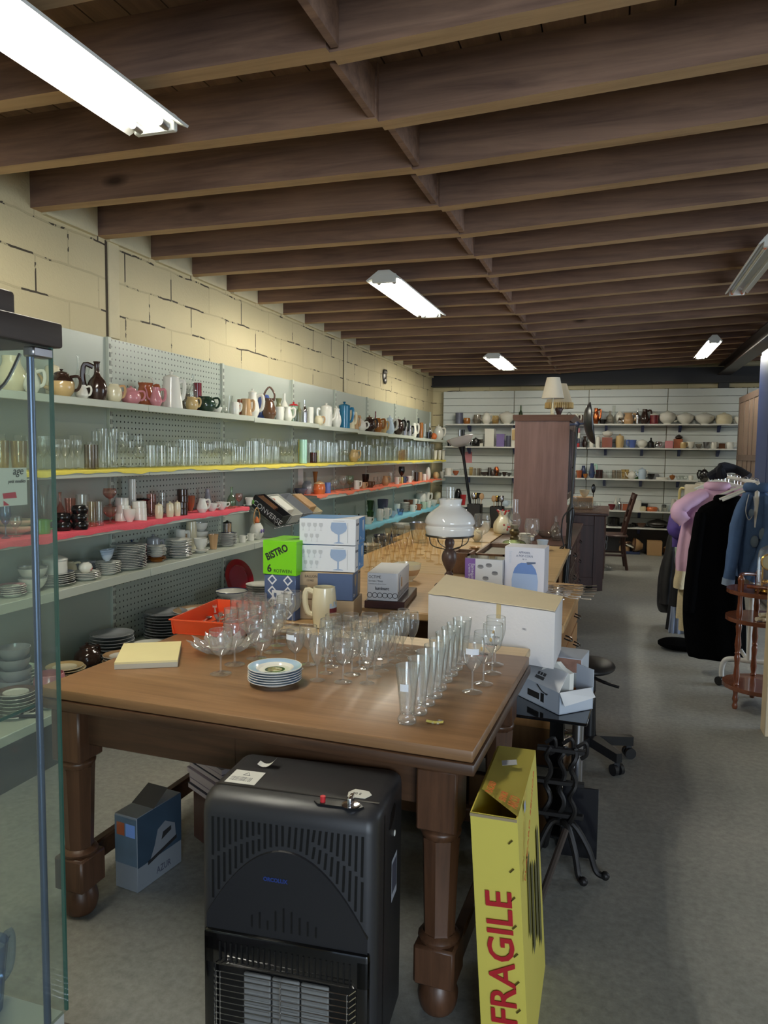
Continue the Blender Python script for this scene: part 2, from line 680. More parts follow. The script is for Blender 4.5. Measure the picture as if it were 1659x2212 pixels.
joist_m = wood('rough_joist_timber', (92, 68, 58), (146, 114, 94), 0, 0.75, 0.7, knots=True)
joist_b = wood('joist_underside_floor_bounce', (150, 120, 86), (186, 154, 114), 0, 0.7, 0.7)
deck_m = wood('roof_boards', (98, 74, 58), (138, 108, 84), 1, 0.8, 0.6)


def sloped(bm, x0, x1, y0, y1, dz0, dz1):
    """a member whose underside follows the roof slope"""
    if x0 < -0.901 and x1 > -0.899:
        sloped(bm, x0, -0.9, y0, y1, dz0, dz1)
        x0 = -0.9
    vs = []
    for x in (x0, x1):
        for y in (y0, y1):
            for d in (dz0, dz1):
                vs.append(bm.verts.new((x, y, zc(x) + d)))
    for f in ((0, 1, 3, 2), (4, 6, 7, 5), (0, 4, 5, 1), (2, 3, 7, 6), (0, 2, 6, 4), (1, 5, 7, 3)):
        bm.faces.new([vs[i] for i in f])


bm = BM()
w = 0.145
x = XW - 0.1
while x < 4.6:                                        # roof boards laid across the joists, small gaps between them
    sloped(bm, x, x + w - 0.006, -3.6, 12.5, 0.205, 0.23)
    x += w
sloped(bm, XW - 0.1, 4.6, -3.6, 12.5, 0.232, 0.26)
bmesh.ops.recalc_face_normals(bm, faces=bm.faces)
struct(obj('ceiling', bm, deck_m, sharp=20), 'board roof deck above the joists')
k = 0
for i in range(-12, 18):
    y = 3.235 + 0.499 * i + random.uniform(-0.012, 0.012)
    for (xa, xb, dy) in ((XW - 0.05, -0.90, 0.0), (-0.90, 4.5, 0.03)):
        bm = BM()
        sloped(bm, xa, xb, y + dy, y + dy + 0.078, 0.0, 0.205)
        bmesh.ops.recalc_face_normals(bm, faces=bm.faces)
        for f in bm.faces:                            # undersides paler than the sawn cheeks: floor bounce painted in
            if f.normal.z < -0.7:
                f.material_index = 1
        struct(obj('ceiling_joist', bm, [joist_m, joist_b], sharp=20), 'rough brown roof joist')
    bm = BM()                                         # blocking piece between this joist and the next
    xo = -0.93 + 0.10 * (1 if i % 2 else 0) * 0.4
    sloped(bm, xo, xo + 0.026, y + 0.109, y + 0.499, 0.005, 0.17)
    bmesh.ops.recalc_face_normals(bm, faces=bm.faces)
    struct(obj('ceiling_blocking', bm, joist_m, sharp=20), 'short blocking board between two joists')
    if i % 1 == 0 and i >= 0:
        bm = BM()                                     # pale mortar infill between joist ends on the wall head
        bx(bm, XW, XW + 0.03, y + 0.082, y + 0.49, 2.735, 2.95)
        struct(obj('trim_%d' % (100 + i), bm, blockm), 'mortar infill between joist ends')

steel = plain('dark_painted_steel', (34, 33, 36), 0.5)
steel2 = plain('dark_beam_steel', (58, 46, 42), 0.4, bump=0.1)
bm = BM()
bx(bm, XW, 4.4, YB - 0.10, YB, 2.60, 2.82)
bx(bm, XW, 4.4, YB - 0.16, YB, 2.585, 2.60)
struct(obj('beam_steel_back', bm, steel), 'black steel beam along the top of the far wall')
bm = BM()                                             # I-section running the length of the room
for (x0, x1, z0, z1) in ((1.40, 1.58, 2.70, 2.715), (1.40, 1.58, 2.83, 2.845), (1.485, 1.495, 2.715, 2.83)):
    bx(bm, x0, x1, 0.5, YB - 0.1, z0, z1)
struct(obj('beam_steel_long', bm, steel2), 'dark steel I-beam under the joists')
bm = BM()
bx(bm, 1.42, 1.56, YB - 0.12, YB - 0.105, 0, 2.60)
bx(bm, 1.42, 1.56, YB - 0.02, YB - 0.005, 0, 2.60)
bx(bm, 1.485, 1.495, YB - 0.105, YB - 0.02, 0, 2.60)
struct(obj('column_steel', bm, steel), 'dark steel column against the far wall')

# cream partition end on the right
bm = BM()
bx(bm, 0.815, 0.87, 4.30, 4.42, 0, 2.3, 0.004)
bx(bm, 0.87, 2.4, 4.33, 4.39, 0, 2.3)
struct(obj('wall_partition', bm, plain('cream_board', (206, 190, 160), 0.6, var=0.06)), 'cream painted board partition')

# ------------------------------------------------------------------ fluorescent fittings
white_metal = plain('white_enamel', (214, 216, 212), 0.35)
tube_m = emit('lit_tube', (255, 250, 232), TUBE_STRENGTH)
deadtube = plain('unlit_tube', (190, 186, 170), 0.3)
glow_end = plain('orange_tube_end', (226, 130, 90), 0.4)


def fitting(label, x, y0, y1, zb, lit, wide=1.0):
    t = thing('fluorescent_light', label, 'ceiling light', (x, (y0 + y1) / 2, zb), 0, 'fluorescent strip lights')
    L = (y1 - y0) / 2
    bm = BM()                                         # batten with sloping reflector wings
    prism(bm, [(-0.13, -L, 0.02), (-0.125, -L, 0.012), (-0.03, -L, 0.055), (0.03, -L, 0.055), (0.125, -L, 0.012), (0.13, -L, 0.02), (0.04, -L, 0.085), (-0.04, -L, 0.085)], (0, -L, 0), (0, L, 0))
    obj('reflector', bm, white_metal, t)
    bm = BM()
    bm.free()
    for e in (-1, 1):
        bm = BM()
        bx(bm, -0.085, 0.085, e * (L - 0.002), e * (L - 0.03), 0.0, 0.06, 0.004)
        obj('end_bracket', bm, white_metal, t)
    for s in (-1, 1):
        bm = BM()
        tube(bm, [(s * 0.055, -L + 0.02, 0.015), (s * 0.055, L - 0.02, 0.015)], 0.0145, 12)
        tb = obj('tube', bm, tube_m if lit else deadtube, t)
        for e in (-1, 1):
            bm = BM()
            tube(bm, [(s * 0.055, e * (L - 0.028), 0.015), (s * 0.055, e * (L - 0.075), 0.015)], 0.0156, 12)
            obj('tube_cap', bm, M('steel') if lit else glow_end, tb)
    t.scale.x = wide
    yc = (y0 + y1) / 2
    for yy in (-L * 0.6, L * 0.6):
        yy = 3.262 + 0.499 * round((yc + yy - 3.262) / 0.499) - yc
        bm = BM()
        zt = zc(x) - zb + 0.003
        bx(bm, -0.02, 0.02, yy - 0.02, yy + 0.02, 0.085, zt)
        obj('hanger', bm, white_metal, t)
    return t


fitting('big lit fluorescent twin-tube light nearest the camera, above the pegboard shelves', -1.66, 1.05, 2.46, 2.66, True)
fitting('second lit fluorescent light along the row, over the middle of the room', -1.58, 5.0, 6.40, 2.675, True)
fitting('third lit fluorescent light, small, near the far end of the room', -1.50, 9.3, 10.7, 2.68, True)
fitting('unlit fluorescent light with orange tube ends beside the steel beam', 0.83, 4.85, 6.25, 2.715, False, .62)
fitting('lit fluorescent light in the far corner beside the steel beam', 0.97, 8.75, 10.2, 2.715, True, .62)

# ================================================================== THE LEFT RUN OF SHELVES
XF = -2.655                                           # front edge of the shelves
UP = [2.35, 3.805, 5.155, 6.464, 7.57, 8.66, 9.86, 11.05, 11.92]
BAY = ['bay behind the glass case', 'pegboard bay', 'bay above the shoe boxes', 'first bay past the shoe boxes', 'second bay past the shoe boxes',
       'third bay past the shoe boxes', 'fourth bay past the shoe boxes', 'last bay by the far corner']
ZTOP = [1.764, 1.764, 1.757, 1.745, 1.733, 1.727, 1.710, 1.708]
ZYEL, ZWHITE, ZBLUE, ZBASE = 1.392, 0.785, 0.662, 0.275
ZRED = [1.072, 1.066, None, 1.082, 1.084, 1.086, 1.086, 1.086]
shelf_m = plain('grey_green_enamel', (188, 194, 182), 0.42, var=0.05, scale=3)
panel_m = plain('grey_green_panel', (164, 172, 162), 0.32, var=0.04, scale=2)


def peg_mat():
    m, nt, b = new_mat('pegboard_panel')
    tc = nd(nt, 'ShaderNodeTexCoord')
    sp = nd(nt, 'ShaderNodeSeparateXYZ')
    nt.links.new(tc.outputs['Object'], sp.inputs[0])
    sq = []
    for ax in 'YZ':
        d = nd(nt, 'ShaderNodeMath', operation='DIVIDE')
        d.inputs[1].default_value = 0.0375
        nt.links.new(sp.outputs[ax], d.inputs[0])
        f = nd(nt, 'ShaderNodeMath', operation='FRACT')
        nt.links.new(d.outputs[0], f.inputs[0])
        s = nd(nt, 'ShaderNodeMath', operation='SUBTRACT')
        s.inputs[1].default_value = 0.5
        nt.links.new(f.outputs[0], s.inputs[0])
        p = nd(nt, 'ShaderNodeMath', operation='POWER')
        p.inputs[1].default_value = 2.0
        nt.links.new(s.outputs[0], p.inputs[0])
        sq.append(p)
    a = nd(nt, 'ShaderNodeMath', operation='ADD')
    nt.links.new(sq[0].outputs[0], a.inputs[0])
    nt.links.new(sq[1].outputs[0], a.inputs[1])
    lt = nd(nt, 'ShaderNodeMath', operation='LESS_THAN')
    lt.inputs[1].default_value = 0.024
    nt.links.new(a.outputs[0], lt.inputs[0])
    mx = nd(nt, 'ShaderNodeMix', data_type='RGBA')
    mx.inputs[6].default_value = lin((164, 172, 162))
    mx.inputs[7].default_value = lin((52, 54, 52))
    nt.links.new(lt.outputs[0], mx.inputs[0])
    nt.links.new(mx.outputs[2], b.inputs['Base Color'])
    b.inputs['Roughness'].default_value = 0.3
    return m


peg_m = peg_mat()
slot_m = plain('dark_slot', (40, 40, 38), 0.8)


def shelf_part(t, y0, y1, z, xf, lip=0.036, name='shelf'):
    bm = BM()
    bx(bm, XW + 0.012, xf - 0.008, y0 + 0.003, y1 - 0.003, z - 0.018, z - 0.0005)
    bx(bm, xf - 0.012, xf, y0 + 0.003, y1 - 0.003, z - lip - 0.004, z, 0.003)
    for y in (y0 + 0.006, y1 - 0.006):                # side brackets under the shelf
        prism(bm, [(XW + 0.012, y - 0.002, z - 0.018), (xf - 0.02, y - 0.002, z - 0.018), (xf - 0.02, y - 0.002, z - 0.024), (XW + 0.012, y - 0.002, z - 0.04)], (0, 0, 0), (0, 0.004, 0))
    return obj(name, bm, shelf_m, t)


for b in range(8):
    y0, y1 = UP[b], UP[b + 1]
    t = thing('shelving_unit', 'grey-green metal shelving unit, ' + BAY[b] + ' on the block wall', 'shelving', (0, 0, 0), 0, 'shelving units along the block wall')
    bm = BM()
    bx(bm, XW + 0.001, XW + 0.011, y0 + 0.016, y1 - 0.016, ZBASE - 0.02, 2.165)
    obj('back_panel', bm, peg_m if b == 1 else panel_m, t)
    bm = BM()                                         # slotted upright at the near side
    bx(bm, XW + 0.001, XW + 0.03, y0 - 0.015, y0 + 0.015, 0, 2.17, 0.002)
    z = 0.3
    while z < 2.14:
        for d in (-0.006, 0.006):
            bx(bm, XW + 0.03, XW + 0.0305, y0 + d - 0.0025, y0 + d + 0.0025, z, z + 0.03, 0, 1)
        z += 0.05
    obj('upright', bm, [shelf_m, slot_m], t)
    shelf_part(t, y0, y1, ZTOP[b], XF)
    shelf_part(t, y0, y1, ZYEL - 0.006, XF)
    if ZRED[b]:
        shelf_part(t, y0, y1, ZRED[b], XF if b != 1 else XF - 0.045)
    if b < 2:
        shelf_part(t, y0, y1, ZWHITE, XF, 0.045)
    elif b > 2:
        shelf_part(t, y0, y1, ZBLUE, XF, 0.04)
    else:
        shelf_part(t, y0, y0 + 0.42, ZWHITE, XF, 0.045)
        bm = BM()                                     # sloping wire tray with dividers
        ys, ye = y0 + 0.30, y1 - 0.02
        za, zb = 0.87, 1.05
        xa, xb = XF + 0.02, XW + 0.03
        for i in range(19):
            y = ys + (ye - ys) * i / 18
            tube(bm, [(xb, y, zb), (xa, y, za), (xa + 0.004, y, za + 0.07)], 0.0022, 6)
        for s in range(6):
            q = s / 5
            tube(bm, [(xa + (xb - xa) * q, ys, za + (zb - za) * q), (xa + (xb - xa) * q, ye, za + (zb - za) * q)], 0.003, 6)
        tube(bm, [(xa + 0.004, ys, za + 0.07), (xa + 0.004, ye, za + 0.07)], 0.0035, 6)
        obj('wire_tray', bm, M('steel'), t)
    bm = BM()
    bx(bm, XW + 0.012, -2.44, y0 + 0.003, y1 - 0.003, ZBASE - 0.045, ZBASE, 0.004)
    obj('base_shelf', bm, shelf_m, t)
    bm = BM()
    bx(bm, -2.50, -2.49, y0 + 0.003, y1 - 0.003, 0.0, ZBASE - 0.045)
    obj('kick_plate', bm, plain('dark_kick_plate', (64, 64, 60), 0.5), t)

# end panel closing the run in the far corner
bm = BM()
bx(bm, XW + 0.001, XW + 0.03, 11.905, 11.935, 0, 2.17, 0.002)
tag(obj('end_upright', bm, shelf_m), 'last grey-green slotted upright in the far corner', 'upright')


def liner(name_label, rgb, y0, y1, z, xf, over, wav=0.006, mat=None, gaps=()):
    """crepe paper lying on a shelf and folded over its front edge, slightly wavy"""
    bm = BM()
    n = int((y1 - y0) / 0.04)
    rows = []
    for i in range(n + 1):
        y = y0 + (y1 - y0) * i / n
        wv = wav * (math.sin(y * 7.1) + 0.6 * math.sin(y * 17.3 + 1.0) + 0.5 * math.sin(y * 41))
        d = over + wv
        rows.append([bm.verts.new(p) for p in ((XW + 0.03, y, z + 0.001), ((XW + xf) / 2, y, z + 0.0012), (xf + 0.001, y, z + 0.0016), (xf + 0.0045, y, z - 0.004), (xf + 0.004 + 0.3 * abs(wv), y, z - max(0.006, d)))])
    for i in range(n):
        for k in range(4):
            bm.faces.new([rows[i][k], rows[i][k + 1], rows[i + 1][k + 1], rows[i + 1][k]])
    o = obj('shelf_liner', bm, mat or plain('crepe_' + name_label.split()[0], rgb, 0.85, var=0.08, bump=0.25, bscale=120), sharp=60)
    return tag(o, name_label, 'shelf liner', 'crepe paper shelf liners')


liner('yellow crepe paper liner running the whole length of the long shelf', (232, 214, 92), 2.36, 11.90, ZYEL - 0.005, XF, 0.020)
liner('raspberry-red crepe paper liner on the shelf behind the glass case', (222, 84, 98), 2.36, 3.80, ZRED[0], XF, 0.030)
liner('red crepe paper liner with a ragged end on the pegboard cup shelf', (222, 84, 98), 3.81, 5.15, ZRED[1], XF - 0.045, 0.028)
liner('salmon-orange crepe paper liner hanging off the mug shelf', (228, 118, 88), 6.40, 11.60, ZRED[3] + 0.005, XF, 0.016, 0.012)
liner('sky-blue crepe paper liner under the bowls and mugs', (128, 196, 216), 6.48, 11.85, ZBLUE, XF, 0.040, 0.010)

# ------------------------------------------------------------------ vessels: jugs, pots, cups, bowls, bottles
SH = {
    'round': [(.55, 0), (.62, .03), (.92, .25), (1, .48), (.88, .76), (.60, .93), (.55, 1)],
    'belly': [(.62, 0), (.72, .06), (1, .34), (.86, .62), (.60, .82), (.62, 1)],
    'pear': [(.62, 0), (.66, .04), (.95, .22), (1, .34), (.80, .62), (.58, .86), (.60, 1)],
    'cyl': [(.94, 0), (1, .03), (1, .5), (1, 1)],
    'cone': [(1, 0), (1, .05), (.86, .5), (.70, 1)],
    'flare': [(.62, 0), (.66, .04), (.80, .5), (1, 1)],
    'cup': [(.45, 0), (.50, .06), (.80, .35), (.96, .75), (1, 1)],
    'bowl': [(.42, 0), (.44, .08), (.74, .36), (.93, .7), (1, 1)],
    'barrel': [(.80, 0), (.86, .05), (1, .5), (.90, .92), (.86, 1)],
    'bottle': [(.96, 0), (1, .04), (1, .45), (.90, .58), (.36, .74), (.28, .84), (.30, 1)],
    'flask': [(.70, 0), (.80, .04), (1, .28), (.78, .52), (.30, .68), (.26, .92), (.36, 1)],
    'vase': [(.60, 0), (.62, .04), (.92, .30), (.66, .62), (.40, .80), (.66, 1)],
    'trumpet': [(.50, 0), (.46, .1), (.52, .5), (.72, .8), (1, 1)],
    'tureen': [(.46, 0), (.50, .07), (.50, .12), (.86, .36), (1, .66), (.98, .86), (.92, 1)],
    'ball': [(.30, 0), (.62, .08), (.94, .32), (1, .52), (.88, .78), (.50, .97), (.40, 1)],
    'goblet': [(.72, 0), (.70, .03), (.18, .10), (.14, .38), (.55, .48), (.95, .66), (1, .82), (.92, 1)],
    'plate': [(.55, 0), (.60, .10), (.66, .45), (1, 1)],
    'flat': [(.96, 0), (1, .3), (1, 1)],
    'pitcher': [(.78, 0), (.84, .04), (1, .30), (.80, .66), (.66, .86), (.78, 1)],
    'egg': [(.50, 0), (.55, .03), (.88, .22), (1, .45), (.86, .75), (.62, .92), (.60, 1)],
}


def vessel(name, label, cat, loc, h, w, shape, col='white', opts='', lidcol=None, hcol=None, group=None, rz=0.0, seg=18, rimcol=None, sxy=(1, 1), band=None, rip=None):
    """a turned pot with optional handle (h far side, H near side, t over the top), spout (s), lip (p), lid (l); 'o' leaves it open"""
    r = w / 2
    prof = [(a * r, z * h) for a, z in smooth(SH[shape], 3)]
    body = [(0, 0)] + prof
    mats = [M(col)]
    mis = [0] * len(body)
    th = min(0.0035, r * 0.12)
    if 'l' not in opts:
        inner = [(max(a - th, 0.001), max(z, h * 0.06)) for a, z in prof[::-1] if z > h * 0.05]
        body = body + inner + [(0, h * 0.06)]
        mis = [0] * len(body)
    if rimcol:
        mats.append(M(rimcol))
        k = len(prof)
        for i in range(max(0, k - 2), min(len(mis), k + 2)):
            mis[i] = 1
    if band:
        mats.append(M(band[0]))
        for i in range(1, len(prof)):
            if band[1] <= prof[i - 1][1] / h <= band[2]:
                mis[i] = len(mats) - 1
    bm = BM()
    lathe(bm, body, seg, mis=mis, sx=sxy[0], sy=sxy[1], rip=rip)
    if 'p' in opts:                                   # pouring lip pulled out on the side away from the handle
        for v in bm.verts:
            if v.co.z > h * 0.86 and v.co.x < -0.6 * SH[shape][-1][0] * r and abs(v.co.y) < r * 0.4:
                v.co.x -= r * 0.28 * (v.co.z / h - 0.86) / 0.14
    o = obj(name, bm, mats, None, loc, rz)
    tag(o, label, cat, group)
    hm = M(hcol or col)
    lw = lidcol or col
    if 'h' in opts or 'H' in opts:
        s = 1 if 'h' in opts else -1
        rt = SH[shape][-1][0] * r
        rb = r * (0.98 if shape in ('cyl', 'round', 'belly', 'pear', 'barrel', 'egg', 'ball', 'pitcher') else 0.8)
        z1, z2 = h * 0.86, h * (0.30 if shape != 'cup' else 0.42)
        ro = max(rt, rb) + max(0.014, 0.34 * r if h > w else 0.42 * r)
        if h > 1.5 * w:
            ro += 0.2 * r
        pts = smooth([(s * (rt - th * .5), 0, z1), (s * (rt * .3 + ro * .75), 0, z1 + h * .06), (s * ro, 0, (z1 * .62 + z2 * .38)), (s * (ro * .86), 0, z2 + (z1 - z2) * .12), (s * (rb - th), 0, z2)], 3)
        bm = BM()
        tube(bm, pts, max(0.0025, min(0.011, 0.055 * h)), 7, flat=1.3)
        obj('handle', bm, hm, o)
    if 't' in opts:
        pts = smooth([(-r * .62, 0, h * .88), (-r * .72, 0, h * 1.2), (0, 0, h * 1.52), (r * .72, 0, h * 1.2), (r * .62, 0, h * .88)], 4)
        bm = BM()
        tube(bm, pts, max(0.0035, 0.045 * h), 7)
        obj('handle', bm, hm, o)
    if 's' in opts:
        s = -1 if 'H' not in opts else 1
        rb = r * 0.86
        pts = smooth([(s * rb * .9, 0, h * .34), (s * (r * 1.28), 0, h * .46), (s * (r * 1.45), 0, h * .78), (s * (r * 1.72), 0, h * .98)], 3)
        n = len(pts)
        bm = BM()
        tube(bm, pts, [max(0.004, (0.20 - 0.12 * i / (n - 1)) * min(r, h * .6)) for i in range(n)], 8)
        obj('spout', bm, M(col), o)
    if 'l' in opts:
        rt = SH[shape][-1][0] * r
        bm = BM()
        kh = max(0.008, 0.10 * h)
        dome = max(0.008, rt * 0.42)
        lathe(bm, smooth([(rt * 1.05, h - 0.001), (rt * 1.0, h + dome * .25), (rt * .62, h + dome * .75), (rt * .2, h + dome), (rt * .16, h + dome + kh * .3), (rt * .3, h + dome + kh * .75), (0, h + dome + kh)], 2), seg, sx=sxy[0], sy=sxy[1])
        obj('lid', bm, M(lw), o)
    return o


def glass_prof(kind, h, w):
    r = w / 2
    if kind == 'tumbler':
        out = [(.80, 0), (.84, .015), (.9, .3), (1, 1)]
        inn = [(.95, .995), (.84, .3), (.74, .09), (0, .08)]
    elif kind == 'straight':
        out = [(.96, 0), (1, .015), (1, .5), (1, 1)]
        inn = [(.94, .995), (.94, .5), (.90, .06), (0, .05)]
    elif kind == 'beer':                              # tall waisted beer glass with a heavy round foot
        out = smooth([(.66, 0), (.76, .02), (.78, .075), (.66, .125), (.60, .16), (.66, .34), (.80, .62), (.93, .85), (1, 1)], 3)
        inn = smooth([(.965, .998), (.89, .85), (.75, .62), (.60, .34), (.50, .19), (.25, .155), (0, .15)], 3)
    elif kind == 'flute':
        out = smooth([(.92, 0), (.90, .012), (.22, .045), (.13, .09), (.11, .28), (.24, .335), (.72, .50), (.98, .70), (1, .82), (.86, 1)], 3)
        inn = smooth([(.82, .999), (.955, .82), (.93, .70), (.67, .50), (.16, .37), (0, .355)], 3)
    elif kind == 'trumpet':
        out = smooth([(.98, 0), (.95, .012), (.25, .04), (.12, .08), (.13, .25), (.30, .42), (.58, .70), (.95, 1)], 3)
        inn = smooth([(.90, .999), (.53, .70), (.24, .44), (0, .38)], 3)
    elif kind == 'ballon':
        out = smooth([(.86, 0), (.84, .012), (.2, .04), (.09, .08), (.08, .38), (.2, .42), (.78, .53), (1, .70), (.95, .86), (.84, 1)], 3)
        inn = smooth([(.81, .999), (.915, .86), (.965, .70), (.74, .545), (.2, .45), (0, .44)], 3)
    elif kind == 'coupe':
        out = smooth([(.72, 0), (.70, .012), (.2, .04), (.09, .09), (.08, .5), (.3, .56), (.82, .72), (1, 1)], 3)
        inn = smooth([(.96, .999), (.78, .74), (.26, .59), (0, .58)], 3)
    else:                                             # wine
        out = smooth([(.86, 0), (.84, .012), (.2, .035), (.10, .08), (.09, .36), (.22, .41), (.74, .53), (.97, .70), (1, .82), (.95, 1)], 3)
        inn = smooth([(.91, .999), (.96, .82), (.93, .70), (.69, .545), (.2, .44), (0, .43)], 3)
    pr = [(a * r, z * h) for a, z in out]
    if kind in ('beer', 'tumbler', 'straight'):       # heavy bottoms have an inner surface, thin blown bowls are one skin
        pr = [(0, 0)] + pr + [(a * r, z * h) for a, z in inn]
    return pr


_gm = {}


def shelf_glass(name, kind, h, w, col, loc, label, group, seg=14):
    key = (kind, round(h, 3), round(w, 3), col)
    if key not in _gm:
        bm = BM()
        lathe(bm, glass_prof(kind, h, w), seg)
        o = obj(name, bm, M(col), None, loc, sharp=50)
        _gm[key] = o.data
    else:
        o = bpy.data.objects.new(name, _gm[key])
        COL.objects.link(o)
        o.location = loc
    return tag(o, label, 'glass', group)


# ------------------------------------------------------------------ glasses on the yellow-lined shelf
GN = {'wine': ('wine_glass', 'stemmed wine glass'), 'flute': ('champagne_flute', 'champagne flute'), 'tumbler': ('tumbler', 'tumbler'), 'straight': ('tall_glass', 'tall straight glass'),
      'beer': ('beer_glass', 'waisted beer glass'), 'ballon': ('balloon_glass', 'balloon wine glass'), 'coupe': ('dessert_glass', 'low dessert glass'), 'trumpet': ('trumpet_glass', 'trumpet glass')}
# (first pixel column, last, kind, height in pixels, width in pixels, colour, near back too)
YSEG = [(2, 40, 'tumbler', 62, 34, 'gamber'), (44, 62, 'wine', 66, 20, 'clear'), (66, 98, 'wine', 70, 26, 'clear'), (104, 172, 'flute', 74, 20, 'clear'), (176, 198, 'straight', 50, 24, 'gsmoke'),
        (204, 222, 'beer', 82, 26, 'clear'), (238, 242, 'straight', 78, 22, 'clear'), (262, 266, 'flute', 92, 30, 'clear'), (278, 280, 'wine', 66, 22, 'clear'), (300, 302, 'ballon', 52, 30, 'clear'),
        (322, 352, 'straight', 50, 22, 'clear'), (364, 378, 'tumbler', 40, 24, 'clear'), (394, 412, 'straight', 54, 20, 'clear'), (424, 428, 'straight', 58, 20, 'clear'), (441, 478, 'wine', 52, 15, 'clear'),
        (486, 500, 'wine', 46, 18, 'clear'), (508, 528, 'tumbler', 42, 20, 'clear'), (536, 566, 'straight', 50, 17, 'clear'), (574, 600, 'tumbler', 38, 19, 'clear'), (608, 628, 'coupe', 34, 22, 'clear'),
        (692, 724, 'straight', 42, 15, 'clear'), (731, 750, 'coupe', 28, 17, 'clear'), (780, 856, 'straight', 32, 10, 'clear'), (862, 874, 'tumbler', 24, 10, 'gtan'), (880, 926, 'straight', 30, 9, 'clear')]
YBACK = [(6, 96, 'flute', 74, 20, 'clear'), (110, 200, 'wine', 62, 22, 'clear'), (206, 300, 'wine', 76, 24, 'clear'), (306, 380, 'flute', 60, 16, 'clear'), (388, 440, 'wine', 56, 18, 'clear'), (446, 540, 'flute', 56, 14, 'clear'), (548, 640, 'wine', 52, 17, 'clear'),
         (646, 760, 'straight', 46, 14, 'clear'), (766, 800, 'straight', 40, 11, 'clear'), (806, 850, 'wine', 52, 11, 'clear'), (856, 934, 'straight', 42, 10, 'clear')]
cnt = {}


def bay_of(y):
    for b in range(8):
        if y < UP[b + 1]:
            return b
    return 7


def glass_row(segs, xs, rowname, z, shelfname, step=1.12):
    for (pa, pb, kind, hp, wp, col) in segs:
        p0, p1 = PX(pa, 1000, xs), PX(pb, 1000, xs)
        m0 = mpp(p0)
        m1 = mpp(p1)
        w = wp * (m0 + m1) / 2
        h = hp * (m0 + m1) / 2
        n = max(1, int(round((p1.y - p0.y) / (w * step))) + 1)
        for i in range(n):
            y = p0.y + ((p1.y - p0.y) * i / (n - 1) if n > 1 else 0)
            x = xs + random.uniform(-0.012, 0.012)
            b = bay_of(y)
            cw = {'clear': 'clear', 'gamber': 'amber-tinted', 'gsmoke': 'smoky', 'gtan': 'brown'}[col]
            key = (kind, b, rowname, cw, shelfname)
            cnt[key] = cnt.get(key, 0) + 1
            nm, noun = GN[kind]
            lab = '%s %s, %s in %s row, %s, %s' % (cw, noun, ORD[cnt[key] - 1], rowname, shelfname, BAY[b])
            hv = [1, .93, 1.05, .88][(n * 3 + i // 3) % 4]
            x, y, _ = settle((x, y, z), w / 2, h * hv, (XW + .034, XF + .004), None, .06)
            shelf_glass(nm, kind, h * hv, w, col, (x, y, z), lab, 'glasses on the ' + shelfname)


glass_row(YSEG, -2.715, 'front', ZYEL, 'yellow-lined shelf')
glass_row(YBACK, -2.80, 'back', ZYEL, 'yellow-lined shelf', 1.75)

# ------------------------------------------------------------------ one line per object: name, pixel column, height and width in pixels, shape, colours, options | label
def place(lines, plane, where, extra=None, group=None):
    for ln in lines.strip().split('\n'):
        if not ln.strip():
            continue
        head, label = ln.split('|')
        f = head.split()
        name, px, hp, wp, shape, colr = f[0], float(f[1]), float(f[2]), float(f[3]), f[4], f[5]
        opts = f[6] if len(f) > 6 else ''
        p = plane(px, 'b' in opts)
        m = mpp(p)
        cols = (colr + '//').split('/')
        if shape != 'crate':
            if extra:
                xr = (XW + .034, XF + .008)
                zs = [plane(px + s * wp / 2, 'b' in opts)[2] for s in (-1, 1)]
                p = (p[0], p[1], max(zs + [p[2]]))
            else:
                xr = None
            p = settle(p, wp * m / 2, hp * m * (1.35 if 'l' in opts else 1), xr, None if extra else (11.81, 12.015))
        rz = extra if extra is not None else 0.0
        if extra:                                     # handles turned square to the aisle's entrance end
            rz = math.atan2(-p[0], p[1]) + 0.12 * math.sin(px)
        lab = label.strip()
        if len(lab.split()) < 5:                      # short descriptions also say which shelf
            lab += ' ' + where
        if shape == 'crate':
            dd = min(.15, wp * m * .9)
            p = settle(p, wp * m / 2, hp * m, (XW + .034, XF) if extra else None, None if extra else (11.81 - wp * m / 2 + dd / 2, 12.015 + wp * m / 2 - dd / 2))
            bm = BM()
            box(bm, (0, 0, hp * m / 2), (dd, wp * m, hp * m), 0.003)
            tag(obj(name, bm, M(cols[0]), None, p, extra - PI / 2 if extra else 0.0), lab, name.replace('_', ' '), group)
            continue
        vessel(name, lab, name.split('_')[-1], p, hp * m, wp * m, shape, cols[0], opts, cols[1] or None, cols[2] or None, group, rz, seg=16, band=('dkbrown', .62, 1) if 'B' in opts else None)


def on_left(z, xf=-2.768, xb=-2.87):
    def f(px, back):
        p = PX(px, 1000, xb if back else xf)
        zz = z[bay_of(p.y)] if isinstance(z, list) else z
        return (p.x, p.y, zz + .0015)
    return f


